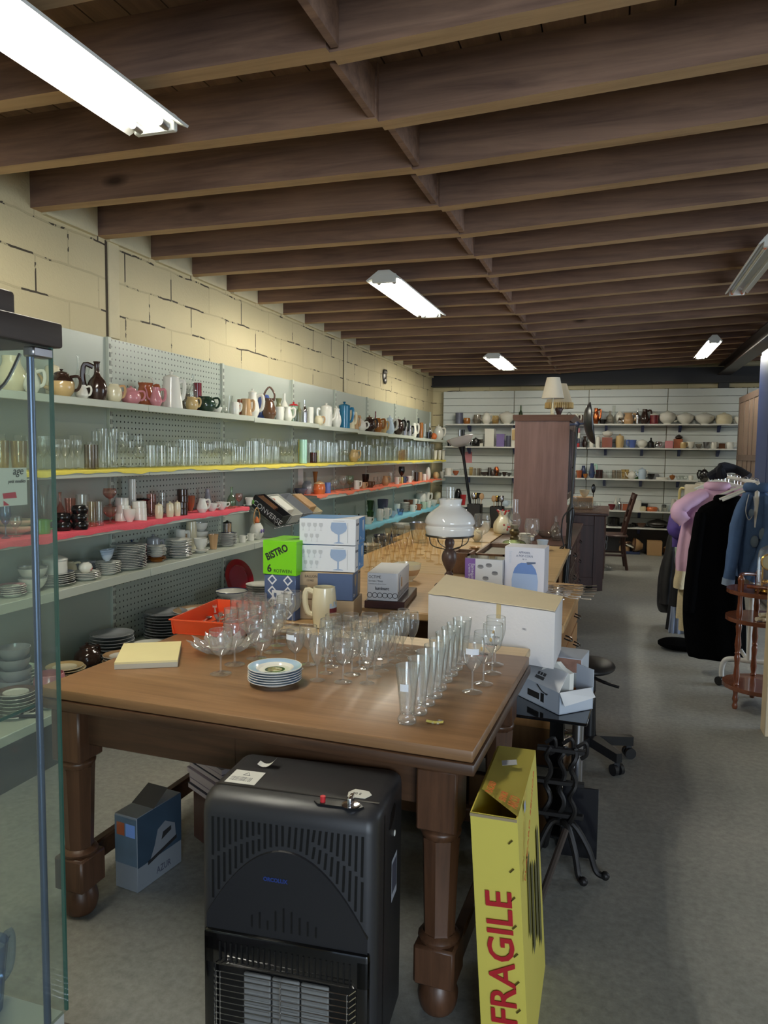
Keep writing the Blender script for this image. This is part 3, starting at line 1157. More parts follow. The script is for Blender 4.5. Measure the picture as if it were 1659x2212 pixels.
TOP = '''
jug 22 80 62 belly cream b | quilted cream jug, nearest on the top shelf
jug 60 54 34 pear white h | small cream jug with a gilt handle behind the glass
jar 118 66 34 barrel cream lb | pale lidded jar behind the two-tone teapot
teapot 137 50 54 round beige/dkbrown/dkbrown hslB | two-tone beige and dark brown teapot
decanter 173 98 18 flask clear b | tall clear oil bottle with an orange cork band
decanter 190 76 30 vase clear b | clear cut-glass decanter behind the brown jug bottle
creamer 181 31 26 pear white h | little white creamer beside the brown jug bottle
bottle 213 84 43 flask dkbrown/dkbrown H | dark brown stoneware jug bottle
jug 249 40 35 round cream//tan h | round white jug with a gilded handle
teapot 285 32 42 round pink//pink hl | pink round teapot
pitcher 312 52 42 pitcher terracotta//terracotta hb | terracotta pitcher behind the pink teapot
coffee_pot 335 42 26 pear pink hs | slim pink and white coffee pot
coffee_pot 372 66 48 cone white hsl | tall white coffee pot with painted flowers
jar 401 38 24 barrel gsmoke b | crinkled smoky jar behind the beige jug
jug 416 30 28 round beige hp | small beige jug with a leaf pattern
cup 428 64 18 cyl maroon b | maroon beaker behind the beige jug
bottle 422 80 18 bottle clear b | clear glass bottle behind the dark green jug
jug 447 34 40 round green hp | dark green round jug
bowl 470 14 22 bowl white | small white bowl beside the dark green jug
vase 489 40 30 flare clear | cut-glass vase with a dark rim
mug 507 28 22 barrel white h | white and pink mug beside the cut-glass vase
kettle 520 40 20 cone rust hb | rust brown kettle behind the beige jug
jug 533 38 24 cone tan hp | tan stoneware jug with a spout
coffee_pot 546 54 30 pear white hl | white coffee pot with a silver band
jug 564 56 20 pear blue hb | blue jug behind the white coffee pot
kettle 582 46 30 pear brown t | brown kettle with a hoop handle
vase 602 50 22 vase olive b | dark flared vase behind the ribbed bottle
bottle 614 62 19 bottle white b | ribbed white bottle with a round stopper
mug 604 30 20 barrel white | white mug with painted roses
creamer 622 32 20 pear white hp | white creamer with a twisted handle
jar 634 36 20 cyl ggreen/red l | glass jar with a red lid
bottle 646 46 14 bottle olive b | olive glass bottle behind the chrome shaker
shaker 657 50 13 bottle chrome | chrome cocktail shaker
mug 670 36 14 cyl white | white enamel mug with a blue rim
creamer 688 22 20 round cream//tan hp | cream creamer beside the white coffee pot
coffee_pot 704 42 28 barrel white Hsl | white lidded coffee pot with a looped handle
pot 726 40 22 belly white sl | ornate white pot with a tall swan neck
thermos 743 48 25 cyl teal/teal/teal hl | tall metallic blue thermos jug
pitcher 758 38 16 cone cream h | cream pitcher beside the blue thermos
pitcher 768 34 14 cone tan h | tan pitcher beside the cream one
pot 780 22 22 round white hl | small white flowered pot
teapot 797 30 26 round dkbrown/brown hl | dark brown teapot
bottle 810 48 9 bottle maroon b | reddish bottle behind the amber jug
jug 816 32 20 round amber h | amber glazed jug
jug 827 27 18 round beige/brown h | beige jug with a brown top
bottle 841 42 8 bottle terracotta b | terracotta bottle behind the blue-white pot
coffee_pot 841 34 22 pear paleblue/paleblue/white hl | pale blue and white coffee pot
teapot 859 34 24 ball dkbrown/silver/black hsl | dark brown teapot with a silver lid
moka_pot 873 34 14 cone steel/steel/black hl | steel moka pot
coffee_pot 883 26 14 cone steel/steel/black h | steel coffee pot beside the moka pot
pitcher 893 32 14 pear white h | white pitcher beyond the steel pots
bottle 903 44 10 bottle black b | black bottle beyond the steel pots
bottle 909 34 9 barrel amber | amber bottle beyond the white pitcher
glass 917 32 9 cyl clear | clear cylinder glass beyond the amber bottle
shaker 927 36 8 bottle chrome b | chrome grinder near the far corner
cup 924 15 12 cyl black h | black cup near the far corner
ball 936 14 14 ball orange | orange ball-shaped pot near the far corner
teapot 946 28 22 round white hsl | white teapot with painted medallions near the far corner
mug 959 13 12 ball gold h | golden ball mug at the far corner
'''
CERAMIC['teal'] = (34, 104, 140)
place(TOP, on_left(ZTOP), 'on the top shelf', PI / 2, 'pots and jugs on the top shelf')

YEXTRA = '''
beaker 646 50 14 cyl yellow b | opaque pale yellow plastic beaker among the glasses
beaker 655 50 17 cyl mint | pale green plastic beaker on the yellow-lined shelf
tumbler 677 22 15 cyl gred | red-filled glass beside the pale green beaker
tumbler 687 26 10 cyl yellow b | yellow tumbler beside the red glass
jug 764 26 22 round beige h | beige jug among the glasses on the yellow-lined shelf
beaker 940 20 9 flare white | first white spotted beaker at the far end of the yellow-lined shelf
beaker 949 20 9 flare white | middle white spotted beaker at the far end of the yellow-lined shelf
beaker 957 20 9 flare white | last white spotted beaker at the far end of the yellow-lined shelf
'''
place(YEXTRA, on_left(ZYEL + 0.001, -2.71, -2.76), 'on the yellow-lined shelf', PI / 2, 'beakers on the yellow-lined shelf')

RED = '''
goblet 8 70 24 goblet gblue | blue and clear goblet at the near end of the red-lined shelf
goblet 30 46 26 goblet clear | clear goblet at the near end of the red-lined shelf
vase 92 96 26 trumpet clear b | tall clear vase behind the green cup on the red-lined shelf
cup 84 30 40 cyl grass h | green cup on a stack of dishes behind the glass case
carafe 128 76 22 flask gpink b | pale pink carafe behind the black bowls
tumbler 150 60 24 flare gpink b | frosted tumbler behind the black bowls
tumbler 176 72 28 cyl clear | tall clear beaker glass beside the black bowls
tumbler 196 54 20 cyl gtan | brown-banded tall glass on the red-lined shelf
tumbler 212 52 18 cyl clear | clear tall glass beside the pink goblets
mug 285 86 16 cyl white b | white beaker at the back of the red-lined shelf
jar 342 28 18 barrel cream l | spice jar with a lemon painted on it
jar 366 28 17 barrel cream l | spice jar with yellow fruit near the dark mugs
jar 382 28 15 barrel cream l | last spice jar beside the dark mugs
tumbler 326 48 20 cyl gpink b | pinkish tall glass behind the spice jars
tumbler 350 48 18 cyl clear b | clear tall glass behind the spice jars
bowl 410 34 22 bowl terracotta b | terracotta scoop behind the dark mugs
creamer 436 30 24 pear white h | white rose-painted creamer on the red-lined shelf
cup 457 17 24 cup white h | first white cup with pink roses on the red-lined shelf
cup 478 17 24 cup white h | second white cup with pink roses on the red-lined shelf
pitcher 448 44 16 pear grey b | grey pitcher behind the rose cups
carafe 500 46 20 flask ggreen | glass carafe with green liquid
goblet 516 30 16 goblet gpink | pink-tinted goblet beside the carafe
'''
place(RED, on_left(ZRED, -2.735, -2.86), 'on the red-lined shelf', PI / 2, 'cups and glasses on the red-lined shelf')

ORANGE = '''
pot 690 24 27 barrel orange/tan l | orange lidded pot at the near end of the salmon-lined shelf
bowl 650 16 30 bowl slate b | slate grey bowl at the near end of the salmon-lined shelf
bowl 665 30 24 round grey b | grey striped pot behind the slate bowl
vase 681 48 12 trumpet amber b | amber flared vase behind the orange pot
beaker 708 24 14 cyl blue | blue beaker beside the orange pot
goblet 723 28 18 goblet clear | clear goblet beside the blue beaker
goblet 742 34 20 goblet clear | large clear goblet on the salmon-lined shelf
goblet 756 32 18 goblet ggreen | green-stemmed goblet on the salmon-lined shelf
mug 771 20 13 cyl white/white h | white lidded mug on the salmon-lined shelf
mug 786 14 12 cyl tan h | tan mug on the salmon-lined shelf
mug 800 14 14 barrel brown h | brown mug on the salmon-lined shelf
bowl 790 28 16 bowl dkbrown b | dark brown bowl behind the tan mug
goblet 812 22 10 goblet clear | first small clear goblet past the brown mug
goblet 820 22 10 goblet clear | second small clear goblet past the brown mug
mug 833 21 16 belly tan h | yellow and green striped mug with a big handle
tumbler 845 24 10 cyl clear b | clear tumbler behind the striped mug
mug 858 15 10 cyl white h | white printed mug past the striped mug
box 867 14 8 crate yellow | small yellow box between two mugs
mug 874 14 9 cyl navy h | navy mug past the yellow box
mug 884 14 12 cyl white h | white square mug with a brown handle
goblet 868 34 14 goblet black b | black-stemmed dish behind the mugs
tumbler 892 22 8 cyl clear b | clear tall glass past the white square mug
mug 900 20 9 cyl dkbrown | dark beaker past the tall glass
mug 908 19 9 cyl tan | tan beaker past the dark beaker
pot 925 26 12 egg white l | white lidded pot near the end of the salmon-lined shelf
mug 917 14 9 cyl white | white mug beside the lidded pot
ball 942 15 13 ball beige | beige round pot near the end of the salmon-lined shelf
cup 956 14 11 cup white h | white flowered cup at the end of the salmon-lined shelf
'''
place(ORANGE, on_left([z if z else 1.08 for z in ZRED], -2.72, -2.82), 'on the salmon-lined shelf', PI / 2, 'mugs and glasses on the salmon-lined shelf')

# ------------------------------------------------------------------ stacks of plates, bowls and cups: every piece a thing
def flat_prof(r, h, deep=0.55):
    return [(0, 0), (r * .56, 0), (r * .60, h * .15), (r * .66, h * deep), (r, h), (r * .985, h + .0015), (r * .64, h * deep + .003), (r * .56, h * .15 + .004), (0, h * .12 + .004)]


_pm = {}


def stack(name, what, place_txt, n, loc, w, total, col='white', rim=None, kind='plate', group=None, tilt=0.0, handle=False, jit=0.004, sq=1.0):
    """n like pieces on top of each other; label tells the place in the stack"""
    dz = total / n
    r = w / 2
    if loc[0] < -2.3 and not (_last[0] and math.hypot(loc[0] - _last[0][0], loc[1] - _last[0][1]) < .002):                                 # on the left run of shelves
        loc = settle(loc, r, total, (XW + .034, XF + .012 if loc[2] > ZBASE + .05 else -2.44))
    key = (name, round(w, 3), round(dz, 4), col, rim, kind, handle, sq)
    mats = [M(col)] + ([M(rim)] if rim else [])
    if key not in _pm:
        bm = BM()
        if kind == 'plate':
            pr = flat_prof(r, max(dz * 1.0, 0.016) if n > 1 else max(total, 0.016))
            lathe(bm, pr, 26, mis=[0, 0, 0, 0, 0, 1 if rim else 0, 0, 0, 0], sy=sq)
        else:
            sh = [(a * r, z * (dz * 1.5 if kind == 'bowl' else dz * 1.02)) for a, z in smooth(SH['bowl' if kind == 'bowl' else kind], 3)]
            H = sh[-1][1]
            inn = [(max(a - .003, .001), max(z, H * .1)) for a, z in sh[::-1] if z > H * .08]
            lathe(bm, [(0, 0)] + sh + inn + [(0, H * .1)], 22, mis=[0] * (len(sh) - 1) + ([1] * 3 if rim else [0] * 3) + [0] * (len(inn)), sy=sq)
        hb = None
        me0 = obj(name, bm, mats, None, loc)
        if handle:
            bm = BM()
            hh = dz
            tube(bm, smooth([(r * .9, 0, hh * .82), (r * 1.3, 0, hh * .85), (r * 1.42, 0, hh * .55), (r * .88, 0, hh * .3)], 3), max(.0025, hh * .07), 7)
            hb = obj('handle', bm, M(col), me0)
        _pm[key] = (me0.data, hb.data if hb else None)
        first = me0
    else:
        first = None
    me, hme = _pm[key]
    for i in range(n):
        if i == 0 and first is not None:
            o = first
        else:
            o = bpy.data.objects.new(name, me)
            COL.objects.link(o)
            if hme:
                c = bpy.data.objects.new('handle', hme)
                COL.objects.link(c)
                c.parent = o
        o.location = (loc[0] + random.uniform(-jit, jit), loc[1] + random.uniform(-jit, jit), loc[2] + i * dz)
        o.rotation_euler.z = random.uniform(0, 6.28) if not handle and sq == 1.0 else PI / 2 + random.uniform(-.3, .3)
        if n == 1:
            lab = '%s %s' % (what, place_txt)
        elif i == n - 1:
            lab = '%s %s, topmost of its stack' % (what, place_txt)
        elif i == 0:
            lab = '%s %s, lowest of its stack' % (what, place_txt)
        else:
            lab = '%s %s, %s from the top' % (what, place_txt, ORD[n - 1 - i])
        tag(o, lab, name.split('_')[-1], group or ('pieces stacked ' + place_txt))
    _last[0] = loc
    return loc[2] + total


_last = [None]


def ON(p):
    """centred on the stack placed last"""
    return (_last[0][0], _last[0][1], p[2])


def L(px, x, z):
    p = PX(px, 1000, x)
    return (p.x, p.y, z)


def mL(px, x):
    return mpp(PX(px, 1000, x))


def lstack(px, x, z, name, what, where, n, wpx, hpx, **k):
    m = mL(px, x)
    return stack(name, what, where, n, L(px, x, z), wpx * m, hpx * m, **k)


W = ZWHITE + .0015
lstack(16, -2.76, W, 'plate', 'pale pink plate', 'at the near end of the white shelf', 5, 60, 22, rim='pink')
lstack(38, -2.78, W, 'bowl', 'white mixing bowl', 'behind the glass case', 2, 62, 44, kind='bowl', rim='grey')
zz = lstack(113, -2.78, W, 'plate', 'white dark-rimmed plate', 'under the white lidded pot', 6, 82, 26, rim='slate')
p = L(108, -2.78, zz)
vessel('pot', 'white lidded pot standing on dark-rimmed plates', 'pot', ON(p), 30 * mL(108, -2.78), 52 * mL(108, -2.78), 'cyl', 'white', 'hl', rz=PI / 2)
zz = lstack(180, -2.75, W, 'saucer', 'white saucer', 'under the cherry-painted ball pot', 4, 62, 14)
p = L(182, -2.75, zz)
bp = vessel('ball_pot', 'round white pot painted with red cherries on white saucers', 'pot', ON(p), 24 * mL(182, -2.75), 29 * mL(182, -2.75), 'ball', 'white', '')
bm = BM()
rr = 14 * mL(182, -2.75)
for dy, dz in ((-.004, .4), (.009, .36), (.003, .28)):
    sph(bm, (rr * .93, dy, rr * 2 * dz), .006, .5, 1, 1, 8)
obj('cherry_painting', bm, M('red'), bp)
zz = lstack(228, -2.76, W, 'plate', 'white plate', 'under the boat-shaped dishes', 6, 56, 24)
for i in range(3):
    m = mL(214, -2.76)
    vessel('boat_dish', 'boat-shaped blue-white dish, %s of three on white plates' % ['lowest', 'middle', 'topmost'][i], 'dish', ON(L(226, -2.76, zz + .012 + i * 0.013)), 15 * m, 46 * m, 'bowl', 'paleblue', '', sxy=(.42, 1), rz=0.25 - .12 * i)
lstack(273, -2.77, W, 'plate', 'white gold-rimmed dinner plate', 'in the tall pile by the pegboard', 14, 78, 50, rim='grey')
zz = lstack(335, -2.79, W, 'plate', 'brown glass plate', 'under white plates past the tall dinner plates', 2, 42, 8, col='amber')
m = mL(335, -2.79)
stack('plate', 'small white plate', 'standing on brown glass plates', 6, ON(L(335, -2.79, zz + .006)), 42 * m, 22 * m)
lstack(384, -2.76, W, 'plate', 'white lattice-rimmed plate', 'below the white soup plates', 6, 57, 20, rim='grey')
m = mL(380, -2.78)
stack('plate', 'white soup plate', 'resting on lattice-rimmed plates', 3, ON(L(382, -2.77, W + 20 * mL(384, -2.76) + .008)), 56 * m, 17 * m)
zz = lstack(432, -2.75, W, 'saucer', 'white saucer', 'under the white tea cup', 1, 36, 5)
vessel('tea_cup', 'white tea cup on a saucer at the front of the white shelf', 'cup', ON(L(432, -2.75, zz + .006)), 24 * mL(428, -2.75), 30 * mL(428, -2.75), 'cup', 'white', 'h', rz=PI / 2)
lstack(433, -2.86, W, 'tea_cup', 'white rose-painted tea cup', 'behind the white tea cup', 3, 32, 56, kind='cup', handle=True)
lstack(490, -2.76, W, 'saucer', 'white dark-rimmed saucer', 'under the chrome pot', 10, 42, 26, rim='slate')
vessel('sugar_pot', 'chrome pot with a black lid on the saucers', 'pot', ON(L(490, -2.76, W + 26 * mL(490, -2.76) + .006)), 22 * mL(490, -2.76), 19 * mL(490, -2.76), 'cyl', 'chrome', 'l', 'black', rz=PI / 2)
WHITE = '''
jug 205 30 40 crate grey b | grey cardboard box at the back of the white shelf
pot 170 34 34 round cream hb | cream pot in shadow behind the cherry ball pot
pot 281 44 34 round navy lb | navy blue pot behind the tall dinner plates
pot 314 44 32 barrel grey hlb | grey-white lidded pot behind the small plates
candle 326 34 14 flare red b | red funnel cup behind the small plates
mug 388 50 22 cup white hb | white mug at the back by the soup plates
jug 421 62 24 barrel cream b | tall cream flowered jug at the back of the white shelf
funnel 405 44 20 cone tan b | tan funnel beside the tall cream flowered jug
mug 460 32 22 flare tan | pink-tan mug beside the dark-rimmed saucers
cup 523 15 15 cyl white h | first white espresso cup past the saucers
cup 541 15 15 cyl white h | second white espresso cup past the saucers
'''
place(WHITE, on_left(ZWHITE, -2.76, -2.87), 'on the white shelf', PI / 2, 'crockery on the white shelf')
for o in COL.objects:
    if o.get('label', '').startswith('grey cardboard box at the back'):
        o.name = 'cardboard_box'
        o['category'] = 'box'
# big white pot with bamboo handle, painted with sunglasses
m = mL(553, -2.75)
p = settle(L(553, -2.75, W), 16 * m, 60 * m, (XW + .034, XF))
tp = vessel('storage_pot', 'white pot with painted sunglasses, orange stopper and bamboo hoop handle', 'pot', p, 36 * m, 31 * m, 'egg', 'white', '')
bm = BM()
tube(bm, smooth([(0, -.042, 34 * m), (0, -.052, 52 * m), (0, 0, 69 * m), (0, .052, 52 * m), (0, .042, 34 * m)], 4), .0042, 7)
obj('handle', bm, plain('bamboo', (176, 134, 84), .5), tp)
bm = BM()
lathe(bm, smooth([(.013, 35 * m), (.02, 38 * m), (.012, 46 * m), (0, 50 * m)], 3), 14)
obj('stopper', bm, M('orange'), tp)
bm = BM()
for s in (-1, 1):
    sph(bm, (15.2 * m, s * .018 - .012, 19 * m), .014, .35, 1, 1.15, 12)
obj('painted_sunglasses', bm, M('purple'), tp)

# on the red liner
R0, R1 = ZRED[0] + .001, ZRED[1] + .001
lstack(76, -2.74, R0, 'dish', 'cream oblong dish', 'below the green cup', 2, 66, 26, col='cream', kind='bowl', sq=1.6)
for px, n, h in ((131, 2, 38), (150, 3, 52)):
    lstack(px, -2.735 + .0 * n, R0, 'bowl', 'glossy black bowl', 'in the %s black pile' % ('low' if n == 2 else 'tall'), n, 36, h, kind='barrel', col='black')
for i, c in enumerate(('gpink', 'gpink')):
    m = mL(236, -2.735)
    if i == 0:
        sg = settle(L(236, -2.735, R0), 15 * m, 66 * m, (XW + .034, XF))
    q = vessel('sundae_glass', '%s ribbed pink sundae glass of the pair stacked on red paper' % ('lower', 'upper')[i], 'glass', (sg[0], sg[1], R0 + i * 40 * m), 38 * m, 29 * m, 'goblet', 'gpink', '', rip=lambda a, t: 1 + .05 * math.cos(12 * a))
lstack(262, -2.80, R0, 'mug', 'white stacking mug', 'behind the flowered bowl', 3, 28, 50, kind='cyl', handle=True)
lstack(300, -2.755, R1, 'mug', 'white stacking mug', 'with the wide cup below', 3, 30, 42, kind='cyl', handle=True)
lstack(275, -2.735, R1, 'bowl', 'small white bowl with red flowers', 'in front of the white mugs', 1, 28, 20, kind='bowl')
lstack(389, -2.745, R1, 'mug', 'dark brown mug', 'on red paper', 4, 23, 56, kind='cyl', col='dkbrown', handle=True)
lstack(282, -2.88, R1 + .09, 'dish', 'black dish', 'perched behind the white mugs', 1, 40, 10, col='black')
bm = BM()
bx(bm, -.035, .035, -.14, .10, 0, .085, .003)
tag(obj('serving_box', bm, M('tan'), None, (L(282, -2.88, 0)[0] , L(282, -2.88, 0)[1], R1)), 'tan carton under the black dish behind the white mugs', 'box')
m = mL(541, -2.745)
tb = vessel('margarine_tub', 'white plastic tub with a green and yellow picture at the shelf end', 'tub', L(538, -2.77, R1), 17 * m, 24 * m, 'flare', 'white', '', sxy=(.7, 1), rz=0)
bm = BM()
bx(bm, .030, .031, -.004, .026, .010, .042)
obj('picture', bm, M('grass'), tb)

# on the blue liner
B = ZBLUE + .002
BLUE = '''
basket 734 22 14 round tan tb | little basket with a hoop handle at the near end of the blue liner
jar 748 16 12 cyl black b | black jar behind the little basket
jar 763 22 13 cyl white b | white ribbed jar behind the striped mug
bottle 776 22 12 flask dkbrown b | brown bottle behind the striped mug
mug 797 15 15 cyl white h | black and white striped mug
mug 822 26 16 barrel white h | cow-patterned white jug at the front of the blue liner
mug 836 24 14 barrel white h | second cow-patterned mug on the blue liner
bowl 828 40 24 bowl slate b | slate blue bowl raised behind the cow-patterned mugs
bowl 849 14 18 bowl paleblue | pale bowl beside the cow-patterned mugs
bowl 858 22 16 bowl white b | white bowl behind the pale bowl
dish 866 14 16 flare gblue | bluish glass dish in the middle of the blue liner
pot 883 24 22 bowl brown b | brown and tan deep bowl on the blue liner
mug 893 15 12 cyl white h | white mug beside the brown deep bowl
mug 905 13 12 cyl terracotta h | terracotta mug on the blue liner
mug 897 22 12 cup white hb | white cup behind the terracotta mug
mug 916 15 12 cyl palegreen h | pale green mug past the terracotta mug
mug 927 15 11 cyl white h | white mug near the end of the blue liner
tureen 912 28 22 tureen white lb | white lidded dish near the end of the blue liner
cup 922 30 16 cup white hb | white flowered cup behind the lidded dish
tureen 946 22 16 tureen cream lb | cream lidded dish at the end of the blue liner
bowl 936 14 16 bowl white | white bowl at the end of the blue liner
'''
place(BLUE, on_left(B, -2.72, -2.82), 'on the blue liner', PI / 2, 'crockery on the blue liner')
m = mL(799, -2.76)
sg = settle(L(801, -2.76, B), 8 * m, 50 * m, (XW + .034, XF))
for i in range(2):
    vessel('tumbler', '%s green glass tumbler of the pair behind the striped mug' % ('lower', 'upper')[i], 'glass', (sg[0], sg[1], B + i * 24.5 * m), 24 * m, 16 * m, 'flare', 'gdkgreen', '')
lstack(790, -2.84, B, 'saucer', 'white saucer', 'behind the green tumblers', 5, 30, 12)
lstack(872, -2.86, B, 'plate', 'white plate', 'at the back of the blue liner', 7, 26, 20)

# base shelf
Z0 = ZBASE + .001
XB = -2.66
# red charger plate leaning against the back panel
p = PX(514, 1250, -2.86)
m = mpp(p)
bm = BM()
R = 42.5 * m
lathe(bm, [(0, 0), (R * .66, 0), (R * .70, .012), (R, .020), (R * .985, .023), (R * .70, .016), (R * .66, .005), (0, .005)], 40)
q = obj('charger_plate', bm, plain('red_lacquer', (140, 16, 34), .12, coat=.6), None, (p.x, p.y, p.z))
q.rotation_euler = (0, math.radians(72), math.radians(-14))
tag(q, 'large glossy red charger plate leaning against the shelf back', 'plate')
for k_ in range(2):
    _spots.append((p.x + .03, p.y + .07 - .14 * k_, .085, Z0, p.z + .2))
bm = BM()
bx(bm, p.x - .05, p.x + .10, p.y - .14, p.y + .14, Z0, p.z - R * .93, .003)
tag(obj('cardboard_box', bm, M('m_grey')), 'flat grey carton under the red charger plate', 'box')
# base shelf: plates and bowls
lstack(20, -2.58, Z0, 'plate', 'cream plate', 'at the near end of the base shelf', 7, 84, 56, rim='brown')
lstack(10, XB - .02, Z0, 'bowl', 'grey glass bowl', 'behind the near cream plates', 5, 70, 120, kind='bowl', col='grey')
lstack(20, XB - .12, Z0 + .0, 'plate', 'green-rimmed plate', 'behind the pink bowl', 8, 76, 60, rim='palegreen')
zz = lstack(84, -2.56, Z0, 'plate', 'white plate', 'under the pink bowl', 4, 76, 26)
vessel('bowl', 'pale pink planter bowl standing on white plates', 'bowl', ON(L(75, -2.56, zz + .008)), 44 * mL(62, -2.56), 70 * mL(62, -2.56), 'barrel', 'pink', '')
lstack(132, XB, Z0, 'plate', 'cream flower-rimmed plate', 'beside the table corner', 9, 80, 46, rim='beige', col='cream')
vessel('casserole', 'dark brown round casserole behind the flower-rimmed plates', 'casserole', settle(L(180, -2.76, Z0), 29 * mL(180, -2.76), .2, (XW + .034, -2.44)), 50 * mL(180, -2.76), 58 * mL(180, -2.76), 'round', 'dkbrown', 'hl', rz=PI / 2)
lstack(196, XB + .02, Z0, 'plate', 'black plate', 'beside the brown casserole', 3, 70, 16, col='black')
lstack(255, -2.60, Z0, 'plate', 'white picture plate', 'nearest the table edge on the base shelf', 5, 78, 32, rim='tan')
lstack(230, -2.75, Z0, 'plate', 'grey plate', 'behind the picture plates', 8, 96, 58, col='grey')
lstack(302, -2.70, Z0 + .0, 'plate', 'white rose-painted plate', 'lying alone past the grey plates', 1, 84, 14)
lstack(336, -2.84, Z0, 'plate', 'grey-brown plate', 'at the back under the pegboard', 9, 92, 56, col='grey')
lstack(382, -2.70, Z0, 'plate', 'white flower-rimmed plate', 'beside the orange tray', 11, 112, 56, rim='tan')
lstack(416, -2.86, Z0, 'bowl', 'glass bowl', 'at the back past the grey-brown plates', 2, 56, 30, kind='bowl', col='clear')
lstack(452, -2.74, Z0, 'plate', 'dark grey plate', 'in front of the red charger', 4, 76, 30, col='slate')
lstack(500, -2.70, Z0, 'bowl', 'white rimmed bowl', 'beside the red charger', 3, 72, 46, kind='bowl', rim='navy')
lstack(540, -2.62, Z0, 'plate', 'white soup plate', 'in front of the red charger plate', 12, 66, 60)
lstack(838, -2.62, Z0, 'bowl', 'slate grey bowl', 'under the blue-lined shelf', 3, 62, 34, kind='bowl', col='slate')
lstack(872, -2.60, Z0, 'bowl', 'white bowl', 'past the slate bowls on the base shelf', 4, 46, 46, kind='bowl')
lstack(800, -2.64, Z0, 'plate', 'white plate', 'deep under the blue-lined shelf', 8, 50, 34)

# ------------------------------------------------------------------ shoe boxes in the sloping wire tray
def open_box(name, label, y0, y1, len_, h, mat, s0, inner, extra=None):
    """open carton lying on the sloping tray; s0 is how far up the slope it starts"""
    a = math.atan2(0.18, 0.255)
    base = Vector((XF + 0.02 - s0 * math.cos(a), (y0 + y1) / 2, 0.884 + s0 * math.sin(a)))
    t = bpy.data.objects.new(name, None)
    bm = BM()
    w = (y1 - y0) / 2
    th = .004
    bx(bm, -len_, 0, -w, w, 0, th)
    bx(bm, -len_, 0, -w, -w + th, 0, h)
    bx(bm, -len_, 0, w - th, w, 0, h)
    bx(bm, -th, 0, -w, w, 0, h)
    bx(bm, -len_, -len_ + th, -w, w, 0, h)
    o = obj(name, bm, mat, None, base)
    o.rotation_euler = (0, a, 0)
    return tag(o, label, 'box')


cv = open_box('shoe_box', 'black shoe box with white lettering, tilted in the wire tray', 5.50, 5.66, .30, .10, plain('black_card', (38, 38, 40), .5), .0, None)
text(cv, 'CONVERSE', .062, (-.285, -.0805, .022), (PI / 2, 0, 0), plain('print_white', (220, 220, 220), .6))
open_box('card_box', 'white open card box in the middle of the wire tray', 5.70, 5.92, .29, .09, M('m_white'), .0, None)
open_box('card_box', 'pale grey open card box past the white one', 5.95, 6.16, .29, .085, M('m_grey'), .0, None)
open_box('card_box', 'cream box with leaflets at the far end of the wire tray', 6.18, 6.40, .28, .075, M('m_cream'), .0, None)
a = math.atan2(0.18, 0.255)
for (y0, y1, c, lb, s) in ((5.52, 5.64, 'brown', 'brown leather case lying in the black shoe box', .1), (5.74, 5.88, 'm_white', 'white cutlery case lying in the white card box', .06), (6.21, 6.37, 'm_tan', 'tan folder of papers lying in the cream box', .05)):
    bm = BM()
    bx(bm, -.2, 0, -(y1 - y0) / 2, (y1 - y0) / 2, .006, .085, .006)
    o = obj('case', bm, M(c), None, (XF + .01 - s * math.cos(a), (y0 + y1) / 2, .897 + s * math.sin(a)))
    o.rotation_euler = (0, a, 0)
    tag(o, lb, 'case')
p = PX(571, 1085, -2.86)
bm = BM()
tube(bm, [(0, -.12, -.03), (0, .06, .015)], .017, 12)
pr = obj('poster_tube', bm, M('m_grey'), None, (p.x + .08, p.y - .05, p.z))
tag(pr, 'grey cardboard tube with an orange end sticking out past the red paper', 'tube')
bm = BM()
sph(bm, (0, .064, .016), .019, 1, .6, 1, 10)
obj('cap', bm, M('orange'), pr)
# price notice pinned under the salmon shelf bay
p = PX(640, 1030, XW + .012)
bm = BM()
bx(bm, 0, .001, -.06, .06, -.08, .08)
tag(obj('notice', bm, M('m_white'), None, (p.x + .0005, p.y + .1, p.z)), 'small white paper notice on the shelving back panel', 'notice')
# owl-like plaque high on the block wall
p = PX(829, 812, XW)
bm = BM()
sph(bm, (0, 0, 0), .08, .25, .8, 1.1, 14)
sph(bm, (.01, -.03, .05), .035, .5, 1, 1, 10)
sph(bm, (.01, .03, .05), .035, .5, 1, 1, 10)
sph(bm, (.01, .0, -.06), .05, .4, 1, 1, 10)
tag(obj('wall_plaque', bm, M('pewter'), None, (p.x + .012, p.y, p.z)), 'small grey plaster plaque hung high on the block wall', 'plaque')

# ================================================================== SLATTED WALL AT THE FAR END
YS = YB - 0.13                                        # face of the slats
slat_m = plain('white_slat_board', (206, 212, 210), .4, var=.03)
slat_dark = plain('slat_groove', (112, 118, 116), .7)
xj = [PY(px, 900, YS).x for px in (957, 1110, 1271, 1441, 1612)] + [3.4]
for i in range(5):
    x0, x1 = xj[i] + .004, xj[i + 1] - .004
    bm = BM()
    z = .42
    while z < 2.44:
        bx(bm, x0, x1, YS, YS + .012, z + .003, z + .113, .002)
        z += .116
    bx(bm, x0, x1, YS + .012, YS + .02, .42, 2.45, 0, 1)
    struct(obj('trim_%d' % (60 + i), bm, [slat_m, slat_dark]), 'white slatted display board on the far wall')
ZB = [1.972, 1.612, 1.14, .658, .405]
YFR = 11.80
navy = plain('navy_bracket', (60, 70, 112), .5)
board_m = plain('white_shelf_board', (226, 226, 222), .4)
LVL = ['top', 'second', 'third', 'fourth', 'lowest']
